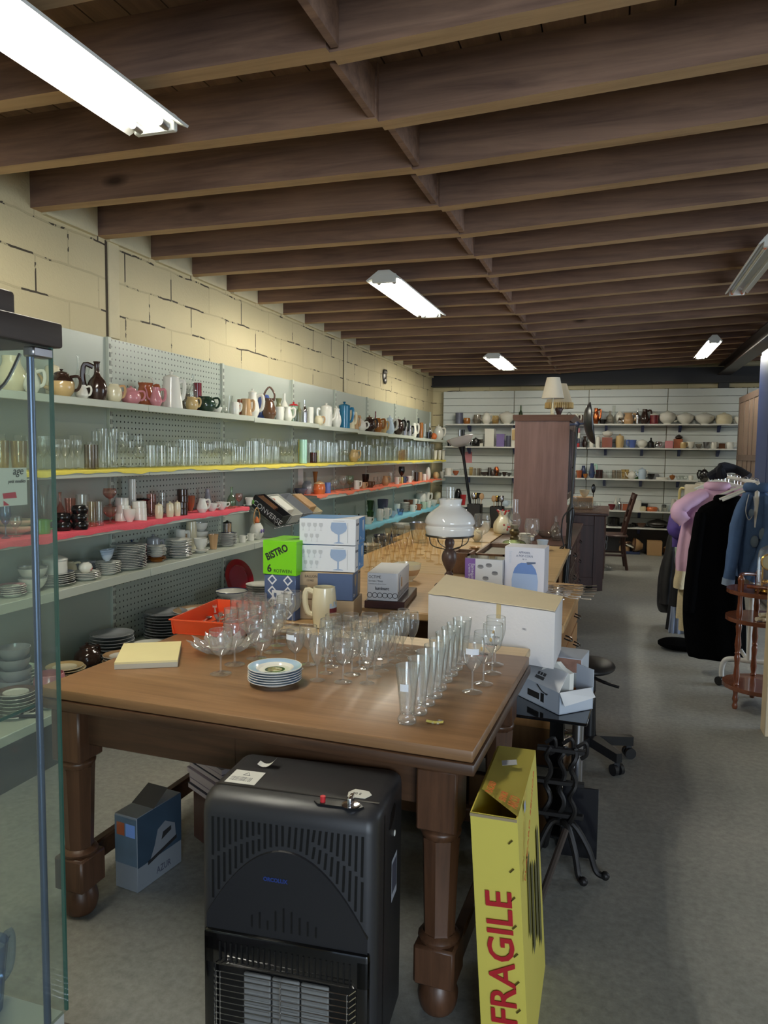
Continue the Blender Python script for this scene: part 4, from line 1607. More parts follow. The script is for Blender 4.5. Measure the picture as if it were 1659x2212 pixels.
for l, z in enumerate(ZB):
    for s, (pa, pb) in enumerate(((962, 1268), (1271, 1514), (1515, 1600))):
        if l > 1 and s == 2:
            continue
        x0, x1 = PY(pa, 900, YFR).x, PY(pb, 900, YFR).x
        t = thing('wall_shelf', 'white board shelf on navy brackets, %s on the far slatted wall, %s' % (LVL[l], ('behind the tall cabinet', 'above the chair', 'beside the panelled wardrobe')[s]), 'shelf', ((x0 + x1) / 2, 12, z), 0, 'shelves on the far slatted wall')
        bm = BM()
        bx(bm, -(x1 - x0) / 2, (x1 - x0) / 2, YFR - 12, YS - 12, -.022, 0, .003)
        obj('board', bm, board_m, t)
        n = 3 if s < 2 else 1
        for k in range(n):
            xx = -(x1 - x0) / 2 + (x1 - x0) * (k + .5) / n
            bm = BM()
            prism(bm, [(xx - .02, YS - 12, -.022), (xx - .02, YFR - 12 + .06, -.022), (xx - .02, YFR - 12 + .08, -.05), (xx - .02, YS - 12, -.12)], (0, 0, 0), (.04, 0, 0))
            obj('bracket', bm, navy, t)
bm = BM()
bx(bm, xj[0], 1.9, YS - .01, YS + .02, .0, .42)
struct(obj('trim_70', bm, steel), 'dark board at the foot of the slatted wall')


def on_back(l):
    def f(px, back):
        p = PY(px, 1000, 11.98 if back else 11.89)
        return (p.x, p.y, ZB[l])
    return f


def back_glasses(l, lst, where):
    for (pa, pb, kind, hp, wp, col) in lst:
        n = max(1, int((pb - pa) / (wp * 1.15)) + 1)
        for i in range(n):
            px = pa + ((pb - pa) * i / (n - 1) if n > 1 else 0)
            p = PY(px, 1000, 11.90)
            m = mpp(p)
            q = settle((p.x, p.y, ZB[l]), wp * m / 2, hp * m, None, (11.81, 12.01), .08)
            p.x, p.y = q[0], q[1]
            key = (l, kind, col, where)
            cnt[key] = cnt.get(key, 0) + 1
            nm, noun = GN[kind]
            shelf_glass(nm, kind, hp * m, wp * m, col, (p.x, p.y, ZB[l]), '%s %s, %s %s on the %s far shelf' % ({'clear': 'clear', 'gtan': 'brown', 'gsmoke': 'smoky', 'gamber': 'amber'}[col], noun, ORD[cnt[key] - 1], where, LVL[l]), 'glasses on the far wall', 12)


BK0 = '''
canister 990 24 17 cyl slate | slate grey canister on the far top shelf
bowl 1005 13 16 barrel amber | amber wooden bowl beside the slate canister
jug 1029 20 18 barrel gsmoke h | glass jug with a white handle on the far top shelf
coffee_pot 1047 22 20 egg white hsl | white coffee pot on the far top shelf
jar 1068 18 15 barrel gamber | etched glass jar beside the white coffee pot
tureen 1089 19 33 bowl white l | white tureen with a painted flower
bowl 1109 14 14 bowl white | white bowl beside the tall cabinet top
kettle 1226 16 14 round pewter t | pewter pot with a hoop handle past the lampshades
jug 1238 22 14 pear white h | white jug past the pewter pot
box 1251 20 12 crate brown b | brown box behind the black lampshade
amphora 1284 34 13 belly copper h | copper amphora beside the black lampshade
pan 1297 10 18 flare black b | black pan behind the copper amphora
carboy 1309 28 16 bottle gsmoke | clear demijohn on the far top shelf
bottle 1322 40 6 cyl clear b | tall thin clear bottle
jar 1333 26 17 ball white lb | white owl-shaped jar
sugar_pot 1336 14 11 belly chrome h | small chrome cream pot
pitcher 1354 24 22 pitcher tan hp | tan fish-shaped pitcher
thermos 1373 34 9 bottle chrome | chrome thermos flask
jug 1385 32 18 pear dkbrown h | dark brown jug beside the chrome flask
cool_box 1404 19 18 cyl maroon/white l | maroon cool box with a white lid
tureen 1434 20 34 tureen white Hhl | round white tureen, first after the maroon cool box
tureen 1471 16 36 bowl white l | oval white tureen, second after the maroon cool box
tureen 1514 15 40 bowl white l | gold-rimmed white tureen, third after the maroon cool box
tureen 1556 17 35 barrel cream l | cream tureen, fourth after the maroon cool box
tureen 1585 13 22 bowl white l | last white tureen beside the panelled wardrobe
bottle 1122 40 9 bottle gdkgreen b | green bottle behind the tall cabinet corner
'''
BK1 = '''
jar 958 11 9 barrel clear | clear jar at the near end of the far second shelf
jar 970 13 8 cyl black b | black jar at the near end of the far second shelf
bottle 992 36 6 cyl chrome b | chrome bottle behind the uplighter bowl
bottle 998 36 6 cyl black b | black bottle behind the uplighter bowl
coffee_pot 1012 14 11 round chrome h | small chrome coffee pot beside the uplighter
pot 1025 15 16 barrel black hl | black pot on the far second shelf
jar 1037 16 10 cyl gsmoke b | storage jar with a black top beside the black pot
box 1038 7 8 crate white | little white box on the far second shelf
box 1056 38 26 crate white | white carton with a coffee mill picture
box 1076 27 19 crate purple | purple carton with an appliance picture
can 1089 24 10 cyl slate | dark canister under the white scale pan
scale 1097 40 17 crate white | white kitchen scale standing on end
box 1112 14 18 crate white | white carton at the cabinet's edge
pot 1262 24 12 vase dkbrown b | dark bronze figure behind the black lampshade
vase 1276 17 10 barrel white | white leaf-painted beaker under the black lampshade
jar 1290 22 10 barrel white l | tall white lidded jar with a painted sprig
biscuit_tin 1310 22 24 crate rust | patchwork-patterned square biscuit tin
jar 1337 24 18 barrel beige l | beige stoneware jar with a lid
bowl 1349 18 16 round paleblue b | pale blue bowl behind the stoneware jar
jug 1363 17 17 flare blue H | blue pitcher on the far second shelf
tureen 1380 13 22 tureen white l | white stacked tureen past the blue pitcher
figurine 1397 22 13 bottle black | black figurine on the far second shelf
creamer 1410 14 12 belly chrome h | chrome creamer past the black figurine
pot 1418 12 9 barrel gold b | gold pot behind the chrome creamer
radio 1443 16 18 crate pink | pink plastic box with round openings
box 1462 20 20 crate terracotta b | terracotta cardboard box behind the yellow mug
mug 1467 13 13 barrel beige h | yellow mug with a painted cottage
cup 1486 14 17 cup white | white scalloped cup past the yellow mug
dish 1502 10 14 bowl gsmoke | glass dish past the scalloped cup
pot 1517 14 14 cup steel | steel chafing dish on the far second shelf
mug 1539 14 14 barrel white h | white mug with painted fruit
box 1557 11 14 crate brown | brown box with a cream lid
cup 1575 14 17 barrel white h | round white cup beside the wardrobe
'''
BK2 = '''
mug 968 15 14 cyl white h | white mug with a dark print at the near end of the third far shelf
bowl 985 10 14 bowl terracotta | terracotta bowl under a glass cover
bowl 1047 8 18 bowl dkbrown | lower dark brown bowl on the third far shelf
pot 1050 18 10 cone pewter b | pewter pot behind the dark brown bowl
pot 1065 14 10 pear dkbrown h | dark brown jug on the third far shelf
kettle 1073 20 12 round copper b | copper pot on the third far shelf
cup 1080 8 9 cup pewter | pewter cup beside the copper pot
cup 1090 9 10 cup dkbrown h | dark cup past the copper pot
cup 1097 8 8 cup pewter h | second pewter cup past the copper pot
tumbler 1115 15 7 flask copper | copper bottle at the cabinet's edge
tumbler 1237 15 12 flare tan | amber tumbler past the tall cabinet
cup 1245 16 14 flare terracotta | terracotta tumbler past the tall cabinet
cup 1257 9 10 cup amber | amber espresso cup in front of the blue vase
vase 1259 26 12 pear navy b | navy and mint vase on the third far shelf
pitcher 1274 32 13 pear navy/mint/mint h | navy and mint pitcher on the third far shelf
carafe 1288 18 15 cyl gred | dark red glass carafe
teapot 1366 15 17 round white hsl | plain white teapot on the third far shelf
mug 1376 15 10 cyl grass b | green mug behind the white teapot
coffee_pot 1388 20 17 barrel paleblue/paleblue/white hsl | pale blue coffee pot with painted sprig
pan 1402 12 16 bowl black | black pan on the third far shelf
dish 1417 5 26 flat white | stack of white square dishes
dish 1417 12 18 barrel grey b | grey dish behind the white square dishes
casserole 1437 8 12 bowl amber l | amber glass casserole
bowl 1456 9 12 bowl clear | first glass bowl past the amber casserole
bowl 1468 9 12 bowl clear | second glass bowl past the amber casserole
bowl 1480 9 12 bowl clear | third glass bowl past the amber casserole
pot 1492 10 10 barrel white | small white pot beside the cream fridge
'''
BK3 = '''
cup 1002 22 14 flare red | red plastic beaker near the hurricane glass
carafe 995 34 16 ball black b | black-topped coffee carafe behind the red beaker
tumbler 1012 14 12 cup clear | clear glass cup beside the red beaker
bowl 1094 13 14 round paleblue h | blue-white cup beside the tall cabinet's foot
bowl 1325 12 16 bowl maroon | maroon cup nest on the fourth far shelf
carton 1333 26 8 bottle white b | white carton-shaped bottle
shaker 1342 26 8 bottle chrome | chrome shaker on the fourth far shelf
box 1355 14 18 crate terracotta | terracotta square dish
box 1369 22 22 crate white b | white box behind the terracotta dish
tub 1376 10 13 barrel cream | cream tub beside the terracotta dish
casserole 1396 9 24 barrel orange | orange oblong casserole
box 1396 16 14 crate black b | black box behind the orange casserole
cup 1413 8 8 cup white | first white cup past the orange casserole
cup 1421 8 8 cup white | second white cup past the orange casserole
cup 1430 8 8 cup white | third white cup past the orange casserole
cup 1428 14 9 cup black b | dark cup behind the white cups
coffee_pot 1458 28 12 cone white h | tall white coffee pot past the cups
jug 1449 14 10 cone paleblue | pale blue beaker beside the tall white coffee pot
'''
BK4 = '''
pan 1330 18 26 flat black b | tall pile of black baking tins behind the chair
pan 1345 8 34 flat black | black roasting tin past the chair
bowl 1371 9 20 bowl brown | brown bowl on the lowest far shelf
pan 1406 9 44 bowl black/pewter l | black domed pan with a looped knob
lid 1440 8 40 flat steel b | steel lid leaning past the domed pan
'''
for l, s in enumerate((BK0, BK1, BK2, BK3, BK4)):
    place(s, on_back(l), 'on the far %s shelf' % LVL[l], 0.0, 'goods on the far wall shelves')
back_glasses(2, [(990, 1004, 'straight', 15, 6, 'clear'), (1010, 1018, 'tumbler', 18, 8, 'gamber'), (1026, 1042, 'straight', 16, 6, 'gsmoke'), (1103, 1110, 'straight', 16, 6, 'clear')], 'behind the tall cabinet')
back_glasses(2, [(1302, 1314, 'straight', 17, 8, 'clear'), (1320, 1332, 'straight', 18, 9, 'gsmoke'), (1340, 1352, 'beer', 20, 9, 'gamber')], 'past the dark red carafe')
back_glasses(3, [(1436, 1446, 'straight', 14, 8, 'clear'), (1468, 1486, 'straight', 13, 7, 'clear')], 'by the white coffee pot')
p = PY(1310, 1000, 11.89)
m = mpp(p)
vessel('tureen', 'white dove-topped tureen on the patchwork biscuit tin', 'tureen', (p.x, p.y, ZB[1] + 22 * m + .002), 9 * m, 22 * m, 'bowl', 'white', 'l')
p = PY(1481, 1000, 11.98)
bx_m = mpp(p)
vessel('teapot', 'dark brown lidded teapot on the terracotta box', 'teapot', (PY(1464, 1000, 11.98).x, p.y, ZB[1] + 20 * bx_m + .002), 7 * bx_m, 16 * bx_m, 'round', 'dkbrown', 'l')
# cartons past the tall cabinet on the second shelf
for (px, z0, hp, wp, c, lb) in ((1238, 0, 9, 24, 'red', 'red carton at the bottom of the pile past the tall cabinet'), (1238, 9, 10, 24, 'slate', 'grey carton in the middle of the pile past the tall cabinet'), (1238, 19, 12, 26, 'white', 'white carton in the pile past the tall cabinet'), (1238, 31, 10, 24, 'pink', 'pink carton on top of the pile past the tall cabinet'), (1113, 14, 23, 14, 'beige', 'brown cardboard carton on top of the white one at the cabinet edge')):
    p = PY(px, 1000, 11.90)
    m = mpp(p)
    bm = BM()
    bx(bm, -wp * m / 2, wp * m / 2, -.09, .09, 0, hp * m - .002, .003)
    tag(obj('carton', bm, M('m_' + c), None, (p.x, p.y, ZB[1] + z0 * m + .001)), lb, 'carton')
p = PY(985, 1040, YS - .001)
bm = BM()
bx(bm, -.06, .06, -.001, .001, -.09, .09)
tag(obj('notice', bm, M('m_pink'), None, (PY(1012, 988, YS).x, YS - .002, PY(1012, 988, YS).z)), 'pink paper notice on the slatted wall', 'notice')
# on the floor under the slatted wall
def on_floor(px, py):
    p = PY(px, py, 11.86)
    p.z = 0
    return p, mpp(p)


p, m = on_floor(1349, 1190)
vessel('bowl', 'tan stoneware bowl on the floor behind the chair', 'bowl', p, 16 * m, 24 * m, 'barrel', 'tan', '')
vessel('bowl', 'brown-rimmed dish resting in the tan stoneware bowl', 'bowl', (p.x, p.y, 16 * m), 9 * m, 26 * m, 'bowl', 'brown', '')
p, m = on_floor(1366, 1188)
bm = BM()
bx(bm, -18 * m, 14 * m, -.1, .1, 0, 6 * m, .004)
tag(obj('book', bm, M('navy'), None, p, .1), 'navy boxed book lying on the floor by the stoneware bowl', 'book')
bm = BM()
box(bm, (0, 0, .06), (26 * m, .18, .02), .004, Matrix.Rotation(.45, 3, 'Y'))
tag(obj('book', bm, M('m_white'), None, (p.x - 2 * m, p.y, 7 * m)), 'white book leaning on the navy boxed book', 'book')
p, m = on_floor(1387, 1184)
o = vessel('bowl', 'amber-brown bowl standing on its side by the cardboard box', 'bowl', (p.x + .0, p.y - .02, 17 * m), 20 * m, 32 * m, 'bowl', 'tan', '', rimcol='brown')
o.rotation_euler = (0, -PI / 2 * .92, 0.15)
p, m = on_floor(1413, 1191)
bm = BM()
bx(bm, -15 * m, 15 * m, -.12, .12, 0, 30 * m, .003)
tag(obj('cardboard_box', bm, plain('plain_cardboard', (178, 142, 100), .7), None, p), 'plain cardboard box on the floor under the slatted wall', 'box')
p, m = on_floor(1450, 1188)
vessel('casserole', 'dark brown casserole on the floor beside the cardboard box', 'casserole', p, 16 * m, 36 * m, 'barrel', 'brown', 'l', 'tan')

# ================================================================== THE OAK TABLE IN FRONT AND WHAT STANDS ON IT
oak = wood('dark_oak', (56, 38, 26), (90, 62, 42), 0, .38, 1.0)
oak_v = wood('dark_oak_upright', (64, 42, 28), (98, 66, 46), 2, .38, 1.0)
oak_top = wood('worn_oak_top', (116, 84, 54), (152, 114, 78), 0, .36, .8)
T = .755
t = thing('oak_table', 'heavy dark oak draw-leaf table with turned bulb legs, full of glasses', 'table', (-.99, 2.30, 0), math.radians(-2.3))
bm = BM()
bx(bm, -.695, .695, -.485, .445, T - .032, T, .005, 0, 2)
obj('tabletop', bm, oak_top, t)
bm = BM()
bx(bm, -.685, .700, -.490, .455, T - .066, T - .034, .006, 0, 2)
obj('lower_leaf', bm, oak, t)
bm = BM()
bx(bm, -.66, .68, .447, .575, T - .034, T - .004, .004)
obj('pull_out_leaf', bm, wood('pale_oak', (196, 168, 128), (222, 198, 160), 0, .45), t)
bm = BM()
for y in (-.425, .40):
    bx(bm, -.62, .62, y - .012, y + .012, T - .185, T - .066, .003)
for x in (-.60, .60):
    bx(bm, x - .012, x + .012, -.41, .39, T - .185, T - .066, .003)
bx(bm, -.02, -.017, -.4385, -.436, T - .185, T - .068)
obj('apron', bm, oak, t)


def oct(a, t_):
    return 1.0 / max(.924, math.cos(((a + PI / 8) % (PI / 4)) - PI / 8))


for sx in (-1, 1):
    for sy in (-1, 1):
        bm = BM()
        cx, cy_ = sx * .60, sy * .405 - .02
        bx(bm, cx - .055, cx + .055, cy_ - .055, cy_ + .055, T - .235, T - .066, .006)
        lathe(bm, smooth([(.048, T - .235), (.056, T - .245), (.05, T - .262)], 3), 16, (cx, cy_, 0))
        for f in range(1):                            # chamfered shaft, thicker at the top
            prof = [(.052, T - .262), (.050, T - .30), (.043, .235), (.046, .222)]
            lathe(bm, prof[::-1], 8, (cx, cy_, 0))
        lathe(bm, smooth([(.044, .228), (.057, .215), (.05, .20)][::-1], 3), 16, (cx, cy_, 0))
        bx(bm, cx - .056, cx + .056, cy_ - .056, cy_ + .056, .095, .205, .007)
        lathe(bm, smooth([(.03, 0), (.046, .012), (.055, .05), (.046, .085), (.036, .097)], 3), 20, (cx, cy_, 0))
        bmesh.ops.recalc_face_normals(bm, faces=bm.faces)
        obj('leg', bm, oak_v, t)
for sx in (-1, 1):
    bm = BM()
    bx(bm, sx * .635 - .018, sx * .635 + .018, -.40, .38, .11, .18, .006)
    obj('stretcher', bm, oak, t)
bm = BM()
bx(bm, -.58, .58, .365, .405, .12, .175, .006)
obj('stretcher', bm, oak, t)

# low pine table behind, carrying the cartons
pine = wood('honey_pine', (176, 136, 90), (208, 172, 124), 0, .4, .9)
pine_v = wood('honey_pine_upright', (158, 110, 64), (190, 142, 90), 2, .4, .9)
t = thing('side_table', 'plain pine side table under the pile of glass cartons', 'table', (-1.37, 3.085, 0))
bm = BM()
bx(bm, -.40, .40, -.165, .165, T - .03, T, .004)
obj('tabletop', bm, pine, t)
for sx in (-1, 1):
    for sy in (-1, 1):
        bm = BM()
        bx(bm, sx * .37 - .02, sx * .37 + .02, sy * .14 - .02, sy * .14 + .02, 0, T - .03, .003)
        obj('leg', bm, pine_v, t)

CLR = glass('glass_clear_stemware', (254, 255, 254), (216, 222, 220), 1.7, .085)


def table_glass(name, kind, h, w, loc, label, group, tagged=None, engraved=False, red=False, seg=28, logo=False):
    """glass with bowl, stem and foot as parts"""
    loc = settle(loc, w * .5, h, None, None, .05)
    t = thing(name, label, 'glass', loc, random.uniform(0, 6), group)
    pr = glass_prof(kind, h, w)
    if kind not in ('beer', 'straight', 'tumbler'):   # rolled rim
        rr_, zz_ = pr[-1]
        pr = pr + [(rr_ - .0008, zz_ + .0006), (rr_ - .0016, zz_), (rr_ - .0015, zz_ - .003)]
    key = (kind, round(h, 4), round(w, 4))
    if key not in _gm:
        n = len(pr)
        ipk = max(range(n), key=lambda i: (round(pr[i][1], 3), -i))
        out = pr[:ipk + 1]
        lim = {'wine': .41, 'flute': .335, 'trumpet': .3, 'ballon': .42, 'coupe': .56}.get(kind)
        ms = []
        if lim:
            k1 = max(i for i, p in enumerate(out) if p[1] <= .05 * h + 1e-6)
            k2 = max(i for i, p in enumerate(out) if p[1] <= lim * h + 1e-6)
            for nm, seq in (('foot', out[:k1 + 1]), ('stem', out[k1:k2 + 1]), ('bowl', out[k2:] + pr[ipk + 1:])):
                bm = BM()
                lathe(bm, seq, seg if nm != 'stem' else 14)
                o = obj(nm, bm, CLR, t, sharp=50)
                ms.append((nm, o.data))
        else:
            bm = BM()
            lathe(bm, pr, seg)
            o = obj('bowl', bm, CLR, t, sharp=50)
            ms.append(('bowl', o.data))
        _gm[key] = ms
    else:
        for nm, me in _gm[key]:
            o = bpy.data.objects.new(nm, me)
            COL.objects.link(o)
            o.parent = t
    if engraved:
        bm = BM()                                     # cut leaf sprays round the bowl
        for k in range(5):
            a = 2 * PI * k / 5
            for s in (-1, 1):
                pts = []
                for q in range(5):
                    u = q / 4
                    z = h * (.56 + .26 * u)
                    rr = w * .5 * (.76 + .22 * math.sin(u * PI * .6)) + .0006
                    aa = a + s * .38 * u * u
                    pts.append((rr * math.cos(aa), rr * math.sin(aa), z))
                tube(bm, pts, [.0002, .0006, .0008, .0006, .0002], 4)
        obj('engraving', bm, glass('frosted_cut', (236, 240, 240), (230, 234, 234), 3.0), t)
    if logo:
        col = plain('print_red', (170, 36, 40), .5)
        rr = w * .5
        a = -t.rotation_euler.z - PI / 2 - .15
        x = text(t, 'PELFORTH', .0085, (rr * .99 * math.cos(a - .5), rr * .99 * math.sin(a - .5), h * .60), (PI / 2, 0, a + PI / 2), plain('print_dark', (60, 40, 36), .5), None, 'LEFT', .0003)
        bm = BM()
        for q in range(-4, 4):
            a0, a1 = a + q * .12, a + (q + 1) * .12
            quad(bm, (rr * math.cos(a0), rr * math.sin(a0), h * .585), (rr * math.cos(a1), rr * math.sin(a1), h * .585), (rr * math.cos(a1), rr * math.sin(a1), h * .592), (rr * math.cos(a0), rr * math.sin(a0), h * .592))
        sph(bm, (rr * math.cos(a + .1), rr * math.sin(a + .1), h * .72), .006, .8, .8, 1.2, 8, 1)
        obj('emblem', bm, [col, plain('print_gold', (214, 166, 60), .5)], t)
    if tagged:
        tw, th, z, da = tagged
        bm = BM()
        rr = w * .5 + .001
        a0 = -t.rotation_euler.z - PI / 2 + da
        n = 6
        for q in range(n):
            u0, u1 = (q / n - .5) * tw / rr, ((q + 1) / n - .5) * tw / rr
            quad(bm, (rr * math.cos(a0 + u0), rr * math.sin(a0 + u0), z), (rr * math.cos(a0 + u1), rr * math.sin(a0 + u1), z), (rr * math.cos(a0 + u1), rr * math.sin(a0 + u1), z + th), (rr * math.cos(a0 + u0), rr * math.sin(a0 + u0), z + th))
        obj('price_tag', bm, plain('paper_label', (236, 238, 244), .6), t)
    return t


def tab(px, py):
    p = PZ(px, py, T)
    return (p.x, p.y, T + .0012)


def ranked(seq, fmt, nm_first='nearest'):
    """labels by distance from the camera"""
    idx = sorted(range(len(seq)), key=lambda i: -seq[i][1])
    out = {}
    for r, i in enumerate(idx):
        out[i] = fmt % ('nearest' if r == 0 else ORD[r] + ' nearest')
    return out


g = [(477, 1456), (507, 1436), (564, 1445), (554, 1423), (590, 1409), (598, 1394), (603, 1378), (568, 1384), (536, 1398), (618, 1364), (632, 1352)]
lab = ranked(g, 'plain-stemmed etched wine glass by the crystal dish, %s the table front')
for i, (px, py) in enumerate(g):
    table_glass('wine_glass', 'wine', .150 if i < 5 else .148, .080, tab(px, py), lab[i], 'etched wine glasses by the crystal dish', engraved=False)
g = [(500, 1377), (526, 1363), (550, 1352), (512, 1350), (536, 1338), (578, 1356), (563, 1340)]
lab = ranked(g, 'straight clear tumbler standing before the orange tray, %s the table front')
for i, (px, py) in enumerate(g):
    p = PZ(px, py, T)
    table_glass('tumbler', 'straight', .118, .058, tab(px, py), lab[i], 'straight tumblers before the orange tray')
g = [(638, 1446), (652, 1438), (741, 1474), (760, 1458), (777, 1445), (716, 1440), (735, 1430), (711, 1418), (757, 1404), (799, 1404), (776, 1416), (757, 1432), (733, 1408), (796, 1426)]
lab = ranked(g, 'leaf-engraved wine glass in the middle crowd, %s the table front')
for i, (px, py) in enumerate(g):
    table_glass('wine_glass', 'wine', .138, .064, tab(px, py), (lab[i] if i else 'leaf-engraved wine glass wearing a white price tag, behind the picture plates'), 'leaf-engraved wine glasses', tagged=(.034, .018, .108, -.25) if i == 0 else None, engraved=True)
g = [(685, 1470), (704, 1455), (718, 1430), (793, 1477), (808, 1463), (825, 1450), (838, 1438), (853, 1428), (869, 1418), (890, 1409), (813, 1440), (830, 1424), (845, 1412), (862, 1404)]
lab = ranked(g, 'slim engraved champagne flute, %s the table front')
for i, (px, py) in enumerate(g):
    table_glass('champagne_flute', 'flute', .152, .050, tab(px, py), lab[i], 'engraved champagne flutes', engraved=True)
g = [(879, 1562), (904, 1542), (921, 1523), (938, 1506), (948, 1490), (961, 1472), (973, 1459), (984, 1446), (997, 1433)]
lab = ranked(g, 'tall waisted beer glass with a thick foot, %s the table front')
for i, (px, py) in enumerate(g):
    table_glass('beer_glass', 'beer', .162, .068, tab(px, py), lab[i], 'row of waisted beer glasses', tagged=(.024, .02, .098, .0) if i == 0 else None)
g = [(1020, 1496), (1044, 1478), (1063, 1455), (1069, 1436)]
lab = ranked(g, 'stemmed beer glass with a printed emblem, %s the table front')
for i, (px, py) in enumerate(g):
    table_glass('beer_goblet', 'wine', .172, .070, tab(px, py), (lab[i] if i else 'stemmed beer glass wearing a white paper tag, nearest of its four'), 'stemmed beer glasses', tagged=(.042, .018, .128, .1) if i == 0 else None, logo=i > 0)

# picture plates
p = PZ(594, 1476, T)
pw = plain('glazed_plate_white', (232, 232, 226), .16, coat=.3)


def picture_mat():
    m, nt, b = new_mat('plate_with_picture')
    tc = nd(nt, 'ShaderNodeTexCoord')
    ln = nd(nt, 'ShaderNodeVectorMath', operation='LENGTH')
    mpv = nd(nt, 'ShaderNodeMapping')
    mpv.inputs['Scale'].default_value = (1, 1, 0)
    nt.links.new(tc.outputs['Object'], mpv.inputs['Vector'])
    nt.links.new(mpv.outputs['Vector'], ln.inputs[0])
    nz = nd(nt, 'ShaderNodeTexNoise', Scale=60.0, Detail=5.0)
    nt.links.new(tc.outputs['Object'], nz.inputs['Vector'])
    pic = nd(nt, 'ShaderNodeValToRGB')
    e = pic.color_ramp.elements
    e[0].position, e[0].color = .36, lin((70, 62, 40))
    e[1].position, e[1].color = .62, lin((206, 196, 176))
    k = e.new(.48)
    k.color = lin((150, 122, 80))
    nt.links.new(nz.outputs['Fac'], pic.inputs['Fac'])
    rg = nd(nt, 'ShaderNodeValToRGB')
    rg.color_ramp.interpolation = 'CONSTANT'
    e = rg.color_ramp.elements
    e[0].position, e[0].color = 0, (0, 0, 0, 1)
    e[1].position, e[1].color = .032 / .1, lin((236, 234, 224))
    k = e.new(.060 / .1)
    k.color = lin((168, 196, 222))
    k = e.new(.0835 / .1)
    k.color = lin((236, 234, 228))
    dv = nd(nt, 'ShaderNodeMath', operation='MULTIPLY')
    dv.inputs[1].default_value = 10.0
    nt.links.new(ln.outputs['Value'], dv.inputs[0])
    nt.links.new(dv.outputs[0], rg.inputs['Fac'])
    lt = nd(nt, 'ShaderNodeMath', operation='LESS_THAN')
    lt.inputs[1].default_value = .030
    wob = nd(nt, 'ShaderNodeMath', operation='MULTIPLY_ADD')
    wob.inputs[1].default_value = .012
    nt.links.new(nz.outputs['Fac'], wob.inputs[0])
    nt.links.new(ln.outputs['Value'], wob.inputs[2])
    nt.links.new(wob.outputs[0], lt.inputs[0])
    mx = nd(nt, 'ShaderNodeMix', data_type='RGBA')
    nt.links.new(lt.outputs[0], mx.inputs[0])
    nt.links.new(rg.outputs['Color'], mx.inputs[6])
    nt.links.new(pic.outputs['Color'], mx.inputs[7])
    nt.links.new(mx.outputs[2], b.inputs['Base Color'])
    b.inputs['Roughness'].default_value = .15
    b.inputs['Coat Weight'].default_value = .3
    return m


picm = picture_mat()
for i in range(6):
    bm = BM()
    lathe(bm, [(0, 0), (.048, 0), (.052, .003), (.058, .010), (.0865, .0165), (.0865, .0185), (.085, .0185), (.058, .013), (.050, .006), (0, .006)], 48)
    o = obj('plate', bm, picm, None, (p.x + random.uniform(-.001, .001), p.y, T + .001 + .0078 * i), random.uniform(-.2, .2))
    tag(o, ('blue-bordered plate with a hunting picture, topmost of the pile on the oak table' if i == 5 else 'blue-bordered picture plate, %s from the top of the pile on the oak table' % ORD[5 - i]), 'plate', 'picture plates piled on the oak table')

# flat cream box, crystal dish, yellow note
fl, fr, br = PZ(247, 1447, T), PZ(384, 1441, T), PZ(392, 1399, T)
bl = fl + (br - fr)
bm = BM()
prism(bm, [fl + Vector((0, 0, .001)), fr + Vector((0, 0, .001)), br + Vector((0, 0, .001)), bl + Vector((0, 0, .001))], (0, 0, 0), (0, 0, .017), 1)
prism(bm, [Vector(q) + Vector((0, 0, .018)) for q in (fl, fr, br, bl)], (0, 0, 0), (0, 0, .007), 0)
bmesh.ops.recalc_face_normals(bm, faces=bm.faces)
tag(obj('flat_box', bm, [plain('cream_lid', (226, 214, 160), .6, var=.06), plain('card_side', (188, 184, 168), .7)]), 'flat cream gift box lying on the oak table', 'box')
p = PZ(482, 1408, T)
bm = BM()
prof = [(0, .008), (.045, .004), (.055, .0), (.065, .003), (.085, .014), (.108, .030), (.114, .036), (.108, .035), (.082, .019), (.06, .009), (0, .012)]
lathe(bm, prof, 72, rip=lambda a, t_: 1 + (.13 * math.cos(12 * a) + .05 * math.cos(36 * a)) * min(1, max(0, (min(t_, 1 - t_) - .12) * 4)))
for v in bm.verts:
    v.co.z = max(0.0, v.co.z + .010 * math.cos(12 * math.atan2(v.co.y, v.co.x)) * max(0, (math.hypot(v.co.x, v.co.y) - .06) / .05))
tag(obj('crystal_dish', bm, glass('cut_crystal', (250, 252, 250), (210, 214, 212), 2.2, .22), None, (p.x, p.y, T + .001)), 'scalloped cut-crystal dish beside the etched wine glasses', 'dish')
p = PZ(939, 1562, T)
bm = BM()
for i in range(6):
    u0, u1 = -.024 + .008 * i, -.016 + .008 * i
    f = lambda u: .0015 + 5.0 * u * u
    quad(bm, (u0, -.009, f(u0)), (u1, -.009, f(u1)), (u1, .009, f(u1)), (u0, .009, f(u0)))
nt_ = tag(obj('sticky_note', bm, plain('note_yellow', (232, 220, 120), .7), None, (p.x, p.y, T + .001), .12), 'small yellow sticky note on the table corner by the beer glasses', 'note')
bm = BM()
for x in (-.004, .010):
    sph(bm, (x, -.014, .004), .004, 1, 1, 1, 8)
bx(bm, .006, .020, .012, .022, .0005, .002)
obj('clear_tape', bm, CLR, nt_)

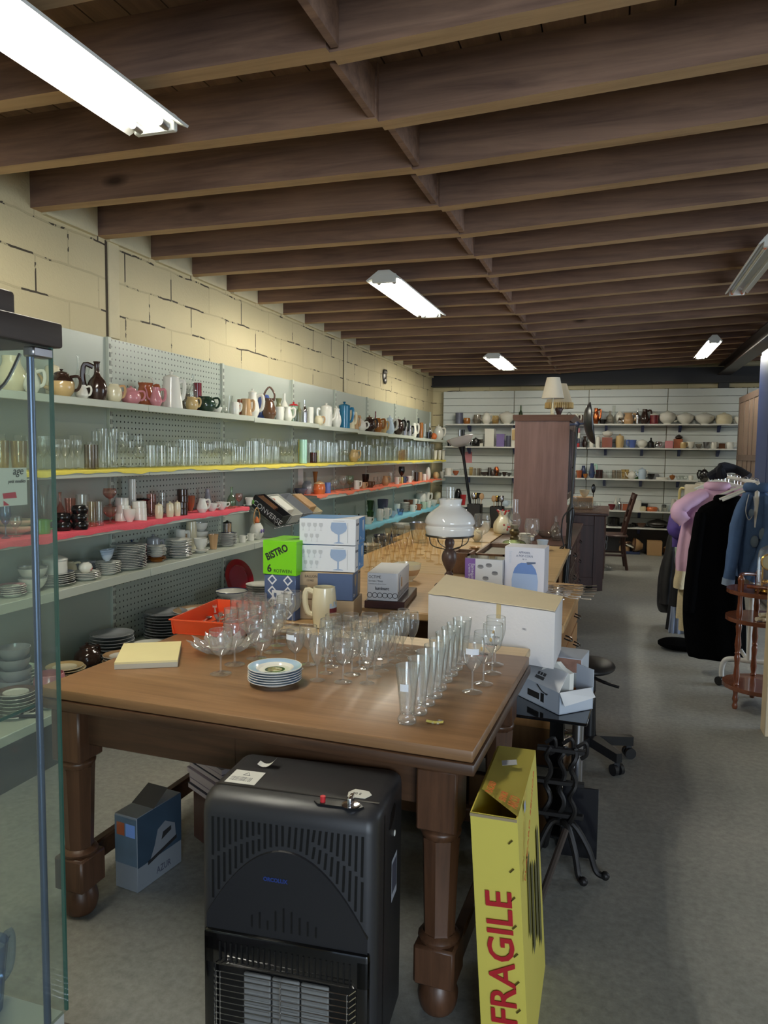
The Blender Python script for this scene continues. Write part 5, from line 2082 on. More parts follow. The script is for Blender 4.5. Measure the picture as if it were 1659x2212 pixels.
# orange tray of cutlery
a0, a1 = PZ(369, 1370, T), PZ(476, 1378, T)
dx = (a1 - a0).normalized()
dy = Vector((-dx.y, dx.x, 0))
t = thing('cutlery_tray', 'bright orange plastic tray of cutlery at the table\'s left edge', 'tray', ((a0 + dx * .15 + dy * .21).x, (a0 + dx * .15 + dy * .21).y, T + .001), math.atan2(dx.y, dx.x))
orng = plain('orange_plastic', (226, 84, 44), .35)
bm = BM()
w, d, hh, th = .15, .21, .062, .003
bx(bm, -w + .01, w - .01, -d + .01, d - .01, 0, th)
for s in (-1, 1):
    prism(bm, [(s * (w - .012), -d, 0), (s * (w - .012), d, 0), (s * w, d, hh), (s * w, -d, hh)], (0, 0, 0), (-s * th, 0, 0))
    prism(bm, [(-w, s * (d - .012), 0), (w, s * (d - .012), 0), (w, s * d, hh), (-w, s * d, hh)], (0, 0, 0), (0, -s * th, 0))
bx(bm, -w - .006, w + .006, -d - .006, -d + .002, hh - .004, hh)
bx(bm, -w - .006, w + .006, d - .002, d + .006, hh - .004, hh)
bx(bm, -w - .006, -w + .002, -d, d, hh - .004, hh)
bx(bm, w - .002, w + .006, -d, d, hh - .004, hh)
bmesh.ops.recalc_face_normals(bm, faces=bm.faces)
obj('body', bm, orng, t)
rz0 = t.rotation_euler.z
for i in range(16):
    fx, fy = random.uniform(-.1, .09), random.uniform(-.15, .08)
    a = random.uniform(.7, 2.2)
    kind = random.choice(('spoon', 'fork', 'knife'))
    bm = BM()
    z = .012 + .0026 * i
    tube(bm, [(0, 0, 0), (.05, 0, .002), (.11, 0, .001)], [.005, .003, .0028], 6, flat=.5)
    if kind == 'spoon':
        sph(bm, (.13, 0, 0), .022, 1, .62, .22, 10)
    elif kind == 'fork':
        bx(bm, .11, .135, -.009, .009, -.001, .001)
        for q in range(4):
            bx(bm, .135, .165, -.009 + q * .0052, -.0065 + q * .0052, -.001, .001)
    else:
        bx(bm, .11, .19, -.008, .006, -.0008, .0008)
    wp = t.matrix_basis if False else None
    c, s = math.cos(rz0), math.sin(rz0)
    o = obj(kind, bm, M(['steel', 'silver', 'steel', 'steel'][i % 4]), None, (t.location.x + c * fx - s * fy, t.location.y + s * fx + c * fy, T + z), rz0 + a)
    tag(o, 'loose metal table %s lying in the heap inside the orange tray' % kind, kind, 'loose %ss in the orange tray' % kind if kind != 'knife' else 'loose knives in the orange tray')

# ---- cartons on the pine side table
def carton(name, label, fl, fr, depth, h, mats, z=None, lean=0.0):
    """front-left and front-right foot corners, depth and height; local x along the front, y to the back"""
    d = fr - fl
    o = thing(name, label, 'box', (fl.x, fl.y, z if z is not None else fl.z), math.atan2(d.y, d.x))
    w = math.hypot(d.x, d.y)
    bm = BM()
    bx(bm, 0, w, 0, depth, 0, h, .002)
    obj('carton', bm, mats, o)
    return o, w


def panel(parent, name, x0, x1, z0, z1, m, y=-.0006):
    bm = BM()
    quad(bm, (x0, y, z0), (x1, y, z0), (x1, y, z1), (x0, y, z1))
    return obj(name, bm, m, parent)


def side_panel(parent, name, x, y0, y1, z0, z1, m):
    bm = BM()
    quad(bm, (x, y0, z0), (x, y1, z0), (x, y1, z1), (x, y0, z1))
    return obj(name, bm, m, parent)


def glass_print(parent, x, z, h, w, m, y=-.0012, side=False):
    """flat printed picture of a stemmed glass"""
    bm = BM()
    prof = [(.30, 0), (.30, .02), (.05, .07), (.05, .42), (.22, .48), (.44, .6), (.5, .75), (.44, 1)]
    for i in range(len(prof) - 1):
        (a, za), (b, zb) = prof[i], prof[i + 1]
        if side:
            quad(bm, (y, x - a * w, z + za * h), (y, x + a * w, z + za * h), (y, x + b * w, z + zb * h), (y, x - b * w, z + zb * h))
        else:
            quad(bm, (x - a * w, y, z + za * h), (x + a * w, y, z + za * h), (x + b * w, y, z + zb * h), (x - b * w, y, z + zb * h))
    return obj('printed_glass', bm, m, parent)


RX = (PI / 2, 0, 0)
RS = (PI / 2, 0, PI / 2)                              # lettering on a face looking towards +x
ink = plain('print_black', (34, 34, 36), .6)
inkb = plain('print_blue_grey', (96, 110, 140), .6)
green = plain('lime_card', (120, 206, 30), .45)
wcard = plain('white_card', (222, 224, 228), .5)
bluecard = plain('blue_card', (78, 142, 204), .5)
slateb = plain('slate_blue_card', (74, 92, 128), .5)
kraft = plain('kraft_card', (168, 146, 118), .75, var=.06)
redp = plain('print_red', (170, 36, 40), .5)
# blue diamond carton
fl, fr = PZ(571, 1335, T), PZ(638, 1342, T)
o, w = carton('carton', 'blue and white diamond-patterned carton under the lime green box', fl, fr, .20, .198, slateb, T + .001)
bm = BM()
for i in range(2):
    for j in range(4):
        cx, cz = w * (.26 + .5 * i), .026 + .05 * j
        r = .024
        for k in range(4):
            a0, a1 = PI / 2 * k, PI / 2 * (k + 1)
            quad(bm, (cx + r * math.cos(a0), -.0008, cz + r * math.sin(a0)), (cx + r * math.cos(a1), -.0008, cz + r * math.sin(a1)), (cx + .62 * r * math.cos(a1), -.0008, cz + .62 * r * math.sin(a1)), (cx + .62 * r * math.cos(a0), -.0008, cz + .62 * r * math.sin(a0)))
obj('diamond_pattern', bm, wcard, o)
lbp = panel(o, 'label', w * .25, w * .86, .07, .13, wcard, -.0014)
text(lbp, 'mondial', .010, (w * .55, -.002, .117), RX, ink)
glass_print(lbp, w * .36, .082, .036, .014, inkb, -.002)
# lime green box
o, w = carton('carton', 'lime green carton lettered in black, on the diamond-patterned carton', Vector((fl.x - .005, fl.y - .004, 0)), Vector((fr.x + .004, fr.y, 0)), .20, .152, green, T + .2)
text(o, 'BISTRO', .044, (w * .14, -.001, .062), (PI / 2, -math.radians(26), 0), ink, .80, 'LEFT', .0016)
text(o, '6', .048, (w * .13, -.001, .012), RX, ink, .95, 'LEFT', .001)
text(o, 'ROTWEIN', .021, (w * .33, -.001, .011), RX, ink, .92)
bm = BM()
for i in range(6):
    quad(bm, (w * .5 + i * .008, .06, .1528), (w * .5 + i * .008 + .004, .06, .1528), (w * .75 + i * .006 + .004, .15, .1528), (w * .75 + i * .006, .15, .1528))
obj('printed_pattern', bm, ink, o)
# brown cartons and the two white and blue ones
fl, fr = PZ(643, 1337, T), PZ(764, 1343, T)
xr = fr.x
dxy = fr - fl
o, w = carton('carton', 'plain brown lower carton behind the stoneware mug', fl, fr, .19, .090, kraft, T + .001)
glass_print(o, w * .16, .02, .05, .03, plain('kraft_print', (140, 118, 92), .7))
glass_print(o, w * .30, .02, .05, .03, plain('kraft_print', (140, 118, 92), .7))
off = Vector((.004, -.004, 0))
o, w = carton('carton', 'brown and slate-blue carton in the middle of the pile', fl + off, fr + Vector((-.006, 0, 0)), .195, .120, kraft, T + .093)
panel(o, 'slate_panel', w * .36, w, .0, .117, slateb)
side_panel(o, 'slate_panel', w + .0006, 0, .12, 0, .117, slateb)
text(o, 'BALLON', .016, (w * .12, -.001, .097), RX, plain('print_brown', (70, 58, 48), .7), .95)
text(o, '11940', .014, (w * .15, -.001, .079), RX, plain('print_brown', (70, 58, 48), .7), .95)
panel(o, 'barcode', w * .03, w * .17, .02, .062, plain('barcode_grey', (128, 116, 98), .7))
panel(o, 'colour_marks', w * .24, w * .285, .026, .05, M('grass'))
panel(o, 'colour_marks', w * .30, w * .345, .026, .05, M('red'))
glass_print(o, .06, .012, .095, .05, kraft, w + .0012, True)
text(o, '12x', .02, (w + .001, .014, .012), RS, wcard, .9)
text(o, 'BALLON', .012, (w + .001, .14, .098), RS, plain('print_brown', (70, 58, 48), .7), .9)
for k in range(2):
    o, w = carton('carton', '%s white and blue wine-glass carton of the matching pair' % ('lower', 'upper')[k], fl + Vector((.0, .012 + .004 * k, 0)), fr + Vector((.002 * k, .012, 0)), .195, .116, wcard, T + .216 + .119 * k)
    side_panel(o, 'blue_panel', w + .0006, .068, .194, .001, .115, bluecard)
    bm = BM()
    quad(bm, (.001, .001, .1166), (w * .62, .001, .1166), (w * .95, .194, .1166), (.001, .194, .1166))
    obj('blue_panel', bm, bluecard, o)
    for i in range(4):
        glass_print(o, w * (.07 + .105 * i), .062, .034, .018, plain('faint_print', (190, 192, 196), .6))
    for i in range(3):
        glass_print(o, w * (.12 + .10 * i), .014, .034, .016, plain('faint_print', (190, 192, 196), .6))
    glass_print(o, w * .70, .008, .092, .074, plain('print_glass_blue', (150, 170, 200), .5))
    bm = BM()
    quad(bm, (w * .60, -.001, .106), (w * .80, -.001, .106), (w * .80, -.001, .1067), (w * .60, -.001, .1067))
    quad(bm, (w * .86, -.001, .01), (w * .863, -.001, .01), (w * .863, -.001, .10), (w * .86, -.001, .10))
    obj('measure_lines', bm, ink, o)
    text(o, 'Arcoroc', .021, (w + .001, .004, .086), RS, plain('print_slate', (74, 76, 92), .6), .80)
    text(o, 'BALLON', .009, (w + .001, .02, .016), RS, plain('print_slate', (74, 76, 92), .6), .9)
    glass_print(o, .15, .012, .09, .034, plain('print_pale', (206, 214, 226), .5), w + .0014, True)
    text(o, '12x', .02, (w + .0016, .083, .018), RS, wcard, .9)
# stoneware beer mug with a painted village
p = PZ(700, 1353, T)
m = mpp(p)
mg = vessel('beer_mug', 'tall cream stoneware beer mug with a painted village, before the cartons', 'mug', (p.x, p.y, T + .001), 86 * m, 54 * m, 'barrel', 'cream', 'H', rz=math.radians(18), seg=32)
bm = BM()
r = 27.3 * m
for q in range(5):
    a0, a1 = -.75 + .19 * q - math.radians(18), -.56 + .19 * q - math.radians(18)
    top = [.62, .55, .66, .58, .64][q]
    for (z0, z1, k) in ((.25, .38, 0), (.38, .50, 1), (.50, top, 2)):
        quad(bm, (r * math.cos(a0), r * math.sin(a0), z0 * 86 * m), (r * math.cos(a1), r * math.sin(a1), z0 * 86 * m), (r * math.cos(a1), r * math.sin(a1), z1 * 86 * m), (r * math.cos(a0), r * math.sin(a0), z1 * 86 * m), k)
obj('painted_village', bm, [M('m_tan'), M('m_maroon'), M('m_paleblue')], mg)

# ================================================================== THE DESK BEHIND AND ITS BOXES
T2 = .75
t = thing('desk', 'honey-coloured pine desk with drawers and black pulls along the aisle', 'desk', (-.19, 3.30, 0), math.radians(-2))
bm = BM()
bx(bm, -1.42, 0, 0, 1.10, T2 - .04, T2, .006)
obj('desktop', bm, pine, t)
bm = BM()
bx(bm, -.42, -.035, .04, 1.06, .13, T2 - .04, .003)
obj('pedestal', bm, pine_v, t)
bm = BM()
bx(bm, -1.40, -1.10, .04, 1.06, .06, T2 - .04, .003)
obj('pedestal', bm, pine_v, t)
bm = BM()
bx(bm, -1.10, -.42, .50, .52, .15, T2 - .04)
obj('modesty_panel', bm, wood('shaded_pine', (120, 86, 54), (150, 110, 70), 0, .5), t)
for r in range(4):
    bm = BM()
    bx(bm, -.036, -.022, .07, 1.03, (.14 if r == 0 else .09) + .155 * r, .23 + .155 * r, .004)
    dr = obj('drawer', bm, pine_v, t)
    for y in (.28, .80):
        bm = BM()
        tube(bm, smooth([(-.022, y - .03, .165 + .155 * r), (.006, y - .028, .155 + .155 * r), (.012, y, .150 + .155 * r), (.006, y + .028, .155 + .155 * r), (-.022, y + .03, .165 + .155 * r)], 3), .004, 6)
        obj('pull', bm, M('black'), dr)

# luminarc set on a dark wooden canteen
a0, a1 = PZ(793, 1297, T2 + .038), PZ(858, 1301, T2 + .038)
o, w = carton('carton', 'white tumbler-set carton with a row of black octagons', a0, a1, .34, .134, wcard, T2 + .04)
o.rotation_euler.z += math.radians(3)
bm = BM()
for i in range(6):
    cx = w * (.083 + .167 * i)
    n = 8
    for k in range(n):
        a, b = 2 * PI * (k + .5) / n, 2 * PI * (k + 1.5) / n
        ro, ri = w * .093, w * .074
        quad(bm, (cx + ro * math.cos(a), -.0008, .026 + ro * math.sin(a)), (cx + ro * math.cos(b), -.0008, .026 + ro * math.sin(b)), (cx + ri * math.cos(b), -.0008, .026 + ri * math.sin(b)), (cx + ri * math.cos(a), -.0008, .026 + ri * math.sin(a)))
for i in range(10):
    cy2 = .02 + .032 * i
    n = 8
    for k in range(n):
        a, b = 2 * PI * (k + .5) / n, 2 * PI * (k + 1.5) / n
        ro, ri = .016, .0128
        quad(bm, (w + .0008, cy2 + ro * math.cos(a), .026 + ro * math.sin(a)), (w + .0008, cy2 + ro * math.cos(b), .026 + ro * math.sin(b)), (w + .0008, cy2 + ri * math.cos(b), .026 + ri * math.sin(b)), (w + .0008, cy2 + ri * math.cos(a), .026 + ri * math.sin(a)))
obj('octagon_border', bm, ink, o)
text(o, 'OCTIME', .019, (w * .04, -.001, .108), RX, ink, .88)
text(o, 'Servizio 7 Pezzi', .0125, (w * .04, -.001, .091), RX, ink, .9)
text(o, '1 secchiello porta ghiaccio Octime', .0068, (w * .04, -.001, .079), RX, plain('print_grey', (110, 110, 116), .6), .9)
text(o, 'luminarc', .021, (w * .26, -.001, .053), RX, ink, .95, 'LEFT', .0005)
bm = BM()
tube(bm, [(w + .001, .07 + .03 * math.cos(q * .4 + 1.6), .075 + .042 * math.sin(q * .4 + 1.6)) for q in range(9)], .0012, 4)
obj('printed_glass', bm, inkb, o)
side_panel(o, 'printed_drink', w + .0009, .10, .125, .055, .10, plain('print_amber', (206, 150, 70), .5))
bm = BM()
bx(bm, -.012, w + .035, -.008, .40, -.038, -.001, .003)
dk = wood('mahogany_box', (58, 34, 34), (84, 54, 52), 0, .35)
cb = obj('canteen', bm, dk, None, (a0.x, a0.y, T2 + .04), o.rotation_euler.z)
tag(cb, 'flat dark mahogany cutlery canteen under the octagon carton', 'box')
# striped china bowl behind it
p = PZ(897, 1256, T2)
m = mpp(p)
vessel('serving_bowl', 'cream china bowl with a tan stripe beside the octagon carton', 'bowl', (p.x - .05, p.y, T2 + .001), 38 * m, 62 * m, 'bowl', 'cream', '', band=('tan', .35, .6))

# worn white carton on the television stand
zt, zb = .905, .677
FL, FR, BR, BL = PZ(925, 1281, zt), PZ(1200, 1320, zt), PZ(1216, 1289, zt), PZ(963, 1241, zt)
t = thing('worn_carton', 'big worn white cardboard carton with a strip of old tape', 'box', (FL.x, FL.y, zb), math.atan2((FR - FL).y, (FR - FL).x))
inv = Matrix.Rotation(-t.rotation_euler.z, 3, 'Z')
loc = [inv @ (Vector(q) - Vector((FL.x, FL.y, zt))) for q in (FL, FR, BR, BL)]
bm = BM()
prism(bm, [Vector((q.x, q.y, 0)) for q in loc], (0, 0, 0), (0, 0, zt - zb - .004))
bmesh.ops.recalc_face_normals(bm, faces=bm.faces)
bmesh.ops.bevel(bm, geom=list(bm.edges), offset=.006, segments=2, affect='EDGES', profile=.6)
obj('carton', bm, plain('white_corrugated', (218, 216, 218), .7, var=.03, bump=.1), t)
bm = BM()                                             # yellowed lid flap, a little ragged
top = [Vector((q.x, q.y, zt - zb - .003)) for q in loc]
vs = []
N = 14
for i in range(N + 1):
    u = i / N
    a, b = top[0].lerp(top[1], u), top[3].lerp(top[2], u)
    vs.append((bm.verts.new(a + Vector((0, -.004 + random.uniform(-.002, .002), random.uniform(0, .003)))), bm.verts.new(b + Vector((0, .003, random.uniform(0, .002))))))
for i in range(N):
    bm.faces.new([vs[i][0], vs[i + 1][0], vs[i + 1][1], vs[i][1]])
bmesh.ops.recalc_face_normals(bm, faces=bm.faces)
bmesh.ops.solidify(bm, geom=list(bm.faces), thickness=-.003)
bmesh.ops.recalc_face_normals(bm, faces=bm.faces)
obj('lid', bm, plain('yellowed_card', (222, 208, 176), .75, var=.06, bump=.1), t)
W3 = (FR - FL).length
bm = BM()
quad(bm, (W3 * .565, -.0008, .165), (W3 * .60, -.0008, .165), (W3 * .60, -.0008, .224), (W3 * .565, -.0008, .224))
obj('tape', bm, plain('old_tape', (200, 182, 140), .4), t)
text(t, '1981', .012, (W3 * .76, -.0015, .135), RX, plain('stamp_grey', (140, 142, 150), .7), .9)

# black glass television stand, small cartons on it
t = thing('television_stand', 'black glass television stand with a silver column beside the aisle', 'stand', (-.50, 3.02, 0), math.radians(-3))
bgl = plain('black_glass', (16, 16, 18), .08, coat=.5)
bm = BM()
bx(bm, -.40, .445, -.20, .22, .485, .497, .003)
obj('glass_top', bm, bgl, t)
bm = BM()
bx(bm, -.37, .40, -.19, .20, .30, .308, .002)
obj('glass_shelf', bm, bgl, t)
bm = BM()
bx(bm, -.40, .47, -.24, .22, .05, .062, .003)
obj('glass_base', bm, bgl, t)
for s in (-1, 1):
    bm = BM()
    tube(bm, [(s * .36 + .045, -.11, .062), (s * .36 + .045, -.11, .485)], .022, 18)
    obj('column', bm, M('steel'), t)
    bm = BM()
    bx(bm, s * .30 - .03, s * .30 + .03, .10, .13, 0.0, .485, .003)
    obj('back_post', bm, M('black'), t)
    bm = BM()
    for z in (.30, .42):
        bx(bm, s * .385 - .03, s * .385 + .0, -.125, -.095, z - .006, z, .001)
    obj('shelf_clip', bm, M('chrome'), t)
    for yy in (-.18, .16):
        bm = BM()
        lathe(bm, [(0, 0), (.02, 0), (.02, .05), (0, .05)], 12, (s * .36, yy, 0))
        obj('foot', bm, M('black'), t)
# open carton with a torn white lining
a0, a1 = PZ(1116, 1500, .4985), PZ(1207, 1545, .4985)
a0 = a0 + (a0 - a1) * .0
t = thing('appliance_carton', 'open white appliance carton with a barcode flap, on the television stand', 'box', (a0.x, a0.y, .4985), math.atan2((a1 - a0).y, (a1 - a0).x))
w = (a1 - a0).length
bm = BM()
h, d, th = .088, .17, .003
bx(bm, 0, w, 0, d, 0, th)
bx(bm, 0, w, 0, th, 0, h)
bx(bm, 0, w, d - th, d, 0, h + .07)
bx(bm, 0, th, 0, d, 0, h)
bx(bm, w - th, w, 0, d, 0, h)
obj('carton', bm, plain('grey_white_card', (196, 204, 216), .5), t)
bm = BM()                                             # front flap leaning up and back
prism(bm, [(0, -.002, h), (w, -.002, h), (w * .97, .045, h + .068), (w * .2, .045, h + .068)], (0, 0, 0), (0, .002, .001))
fp = obj('flap', bm, wcard, t)
bm = BM()
for r in range(2):
    for i in range(13):
        if random.random() < .8:
            x0 = w * .40 + i * .0042
            z0 = h + .030 - .014 * r
            f = lambda z: -.003 + (z - h) * .69
            quad(bm, (x0, f(z0) - .001, z0), (x0 + .0026, f(z0) - .001, z0), (x0 + .0026, f(z0 + .011) - .001, z0 + .011), (x0, f(z0 + .011) - .001, z0 + .011))
obj('barcode', bm, ink, fp)
bm = BM()
prism(bm, [(w, 0, h), (w, d * .9, h), (w + .03, d * .9, h - .03), (w + .03, 0, h - .045)], (0, 0, 0), (.002, 0, .001))
obj('flap', bm, wcard, t)
panel(t, 'printed_appliance', w * .27, w * .55, .024, .05, ink)
panel(t, 'printed_appliance', w * .58, w * .66, .020, .056, ink)
bm = BM()
tube(bm, smooth([(w * .5, -.001, h - .004), (w * .62, -.001, h - .024), (w * .74, -.001, h - .028)], 3), [.004] * 6 + [.009], 6, flat=.3)
obj('printed_appliance', bm, ink, t)
bm = BM()
bm_pts = [(w * .45, .03, h * .4), (w * .45, .03, h + .05), (w * .55, .04, h + .085), (w * .70, .05, h + .092), (w * .78, .06, h + .07), (w * .95, .06, h + .062), (w * .95, .06, h * .4)]
prism(bm, bm_pts, (0, 0, 0), (0, .02, .002))
obj('tissue_lining', bm, plain('tissue_white', (236, 234, 226), .8), t)
# carton with a photograph of bread behind it
a0, a1 = PZ(1195, 1465, .4985), PZ(1227, 1470, .4985)
t = thing('appliance_carton', 'printed toaster carton with food photographs, beside the worn white carton', 'box', (-.225, 3.055, .4985), math.radians(-8))
bm = BM()
bx(bm, 0, .125, 0, .17, 0, .175, .002)
obj('carton', bm, plain('grey_white_card', (196, 204, 216), .5), t)
panel(t, 'printed_photo', .002, .123, .118, .173, plain('photo_brown', (150, 112, 96), .4, var=.5, scale=40))
panel(t, 'printed_photo', .002, .123, .06, .116, plain('photo_grey', (150, 152, 150), .4, var=.3, scale=25))
panel(t, 'printed_photo', .002, .123, .012, .058, plain('photo_orange', (190, 120, 60), .4, var=.4, scale=60))
bm = BM()
bx(bm, 0, .26, 0, .20, 0, .175, .002)
tag(obj('carton', bm, wcard, None, (-.74, 2.99, .4985), math.radians(-10)), 'white carton on the television stand under the worn carton', 'box')

# purple ramekin carton and popcorn machine carton on the desk
a0, a1 = PZ(1003, 1285, T2), PZ(1084, 1292, T2)
o, w = carton('carton', 'purple and white ramekin carton behind the worn carton', a0, a1, .12, .198, wcard, T2 + .001)
panel(o, 'purple_panel', .0005, w * .27, .001, .197, plain('purple_card', (134, 98, 170), .5))
tp = panel(o, 'purple_panel', w * .27, w * .28, .001, .197, plain('purple_card', (134, 98, 170), .5))
text(o, 'Ramequin', .026, (w * .175, -.001, .17), (PI / 2, PI / 2, 0), wcard, .8)
text(o, 'Creme Brulee', .022, (w * .10, -.001, .17), (PI / 2, PI / 2, 0), wcard, .8)
bm = BM()
for (x, z) in ((.42, .165), (.64, .175), (.80, .135), (.56, .105)):
    sph(bm, (w * x, -.001, z - .01), .017, 1, .06, .55, 12, 0)
    sph(bm, (w * x, -.0015, z - .004), .015, 1, .06, .42, 12, 1)
obj('printed_ramekins', bm, [M('m_grey'), plain('print_shade', (120, 122, 128), .6)], o)
bm = BM()
bx(bm, 0, w, 0, .12, .1986, .1992)
obj('wrap', bm, glass('wrap', (240, 240, 240), (220, 220, 220), 2.5), o)
a0, a1 = PZ(1088, 1290, T2), PZ(1174, 1297, T2)
o, w = carton('carton', 'white popcorn-machine carton with a blue machine on it', a0, a1, .15, .268, plain('white_card_bright', (226, 226, 236), .45), T2 + .001)
text(o, 'APPAREIL', .016, (w * .5, -.001, .235), RX, inkb, .9, 'CENTER')
text(o, 'A POP-CORN', .016, (w * .5, -.001, .217), RX, inkb, .9, 'CENTER')
text(o, 'MF 10', .010, (w * .5, -.001, .202), RX, inkb, .9, 'CENTER')
text(o, 'bestron', .022, (w * .12, -.001, .245), (PI / 2, PI / 2, 0), plain('print_pale', (206, 214, 226), .5), .9)
bm = BM()
prof = [(.0, .0), (.30, .0), (.32, .10), (.33, .35), (.30, .50), (.26, .62), (.18, .72), (.10, .76)]
zz0, hh2, ww2 = .02, .22, w
for i in range(len(prof) - 1):
    (a, za), (b, zb_) = prof[i], prof[i + 1]
    k = 0 if za < .42 else 1
    quad(bm, (w * .52 - a * w, -.001, zz0 + za * hh2), (w * .52 + a * w, -.001, zz0 + za * hh2), (w * .52 + b * w, -.001, zz0 + zb_ * hh2), (w * .52 - b * w, -.001, zz0 + zb_ * hh2), k)
quad(bm, (w * .58, -.0012, zz0 + .72 * hh2), (w * .78, -.0012, zz0 + .75 * hh2), (w * .78, -.0012, zz0 + .79 * hh2), (w * .55, -.0012, zz0 + .78 * hh2), 2)
obj('printed_machine', bm, [plain('print_machine_pale', (172, 196, 234), .5), plain('print_machine_blue', (116, 150, 212), .5), inkb], o)

# oil lamp with a white opal shade
p = PZ(968, 1262, T2)
p = Vector((PY(970, 1230, 4.05).x, 4.05, T2))
m = mpp(p)
t = thing('oil_lamp', 'turned dark wood lamp with a big white opal glass shade', 'lamp', (p.x, p.y, T2), 0)
z0 = (lambda py: PY(970, py, 4.05).z - T2)
bm = BM()
lathe(bm, smooth([(0, 0), (.075, 0), (.072, .014), (.03, .03), (.02, z0(1246)), (.026, z0(1240)), (.015, z0(1234)), (.030, z0(1222)), (.043, z0(1206)), (.036, z0(1192)), (.022, z0(1184)), (.028, z0(1172)), (.020, z0(1162)), (.024, z0(1155)), (0, z0(1154))], 3), 28)
obj('stem', bm, wood('turned_dark_wood', (62, 46, 42), (92, 72, 66), 2, .35), t)
bm = BM()
zr = z0(1156)
rr = 51 * m
tube(bm, [(rr * math.cos(a * PI / 16), rr * math.sin(a * PI / 16), zr) for a in range(32)], .004, 6, True, flat=1.6)
for k in range(4):
    a = PI / 4 + PI / 2 * k
    tube(bm, smooth([(rr * math.cos(a), rr * math.sin(a), zr), (rr * .86 * math.cos(a), rr * .86 * math.sin(a), z0(1176)), (.03 * math.cos(a), .03 * math.sin(a), z0(1186))], 4), .003, 6)
obj('shade_ring', bm, M('pewter'), t)
bm = BM()
prof = smooth([(50, 1156), (52, 1148), (53, 1140), (50, 1143 - 8), (54, 1128), (48, 1113), (34, 1101), (25, 1094), (23.5, 1088), (26, 1078)], 4)
lathe(bm, [(a * m, z0(y) + .001) for a, y in prof] + [(a * m - .004, z0(y)) for a, y in prof[::-1]], 40)
obj('shade', bm, plain('opal_glass', (232, 232, 230), .08, coat=.5), t)
bm = BM()
prof = [(6, 1150), (8, 1140), (7.5, 1100), (8.4, 1052)]
lathe(bm, [(a * m * 1.1, z0(y)) for a, y in prof], 20)
obj('chimney', bm, CLR, t)

# amber trumpet glasses on the desk and the next table
g = []
for (py, xs) in ((1236, (798, 830)), (1231, (812, 846, 868)), (1226, (800, 826, 858, 880)), (1220, (838, 872, 896, 948)), (1213, (810, 850, 886, 930)), (1206, (822, 862, 898, 916)), (1199, (836, 876, 908, 940)), (1192, (852, 890, 924)), (1186, (866, 904, 838)), (1180, (880, 918, 850))):
    g += [(x, py) for x in xs]
lab = ranked(g, 'gold-tinted trumpet glass behind the octagon carton, %s the desk front')
for i, (px, py) in enumerate(g):
    p = PZ(px, py, T2)
    p = Vector(settle((p.x, p.y, T2 + .001), .032, .165, None, None, .08))
    shelf_glass('trumpet_glass', 'trumpet', .165, .062, 'gtan', (p.x, p.y, T2 + .001), lab[i] if i < 39 else lab[i], 'gold-tinted trumpet glasses', 20)

# ---- further tables of china
t = thing('trestle_table', 'long plain table of china behind the desk, before the tall cabinet', 'table', (-1.02, 5.30, 0))
bm = BM()
bx(bm, -.72, .70, -.86, .86, T2 - .03, T2, .004)
obj('tabletop', bm, wood('pale_table', (170, 140, 96), (198, 168, 122), 0, .45), t)
for sx in (-1, 1):
    for sy in (-1, 1):
        bm = BM()
        bx(bm, sx * .64 - .025, sx * .64 + .025, sy * .8 - .025, sy * .8 + .025, 0, T2 - .03, .003)
        obj('leg', bm, pine_v, t)

t = thing('trestle_table', 'second plain table of plates and utensil bins, left of the tall cabinet', 'table', (-1.42, 7.1, 0))
bm = BM()
bx(bm, -.43, .43, -.90, .90, T2 - .03, T2, .004)
obj('tabletop', bm, wood('pale_table', (170, 140, 96), (198, 168, 122), 0, .45), t)
for sx in (-1, 1):
    for sy in (-1, 1):
        bm = BM()
        bx(bm, sx * .38 - .025, sx * .38 + .025, sy * .84 - .025, sy * .84 + .025, 0, T2 - .03, .003)
        obj('leg', bm, pine_v, t)


def tray(label, x0, x1, y0, y1, h, z=T2 + .001):
    t = thing('wooden_tray', label, 'tray', ((x0 + x1) / 2, (y0 + y1) / 2, z))
    w, d = (x1 - x0) / 2, (y1 - y0) / 2
    bm = BM()
    bx(bm, -w, w, -d, -d + .016, 0, h, .002)
    bx(bm, -w, w, d - .016, d, 0, h, .002)
    bx(bm, -w, -w + .016, -d, d, 0, h, .002)
    bx(bm, w - .016, w, -d, d, 0, h, .002)
    obj('sides', bm, wood('drawer_brown', (94, 66, 48), (124, 92, 70), 1, .45), t)
    bm = BM()
    bx(bm, -w + .016, w - .016, -d + .016, d - .016, h - .035, h - .03)
    obj('lining', bm, plain('grey_felt', (150, 146, 136), .9), t)


a = PZ(957, 1250, T2)
tray('brown wooden drawer turned on the table beside the lamp stem', a.x, a.x + .12, 4.50, 4.70, .13)
tray('second brown wooden drawer of saucers past the lamp', -.86, -.66, 4.75, 5.35, .10)


def on_table(px, py, z=T2 + .001):
    p = PZ(px, py, z)
    return p, mpp(p)


def set_on(name, label, px, py, hp, wp, shape, col, opts='', **k):
    p, m = on_table(px, py)
    p = settle(p, wp * m / 2, hp * m)
    return vessel(name, label, name.split('_')[-1], p, hp * m, wp * m, shape, col, opts, **k)


def tstack(px, py, n, wp, hp, what, where, **k):
    p, m = on_table(px, py)
    p = Vector(settle(p, wp * m / 2, hp * m))
    return stack('plate', what, where, n, (p.x, p.y, p.z), wp * m, hp * m, **k)


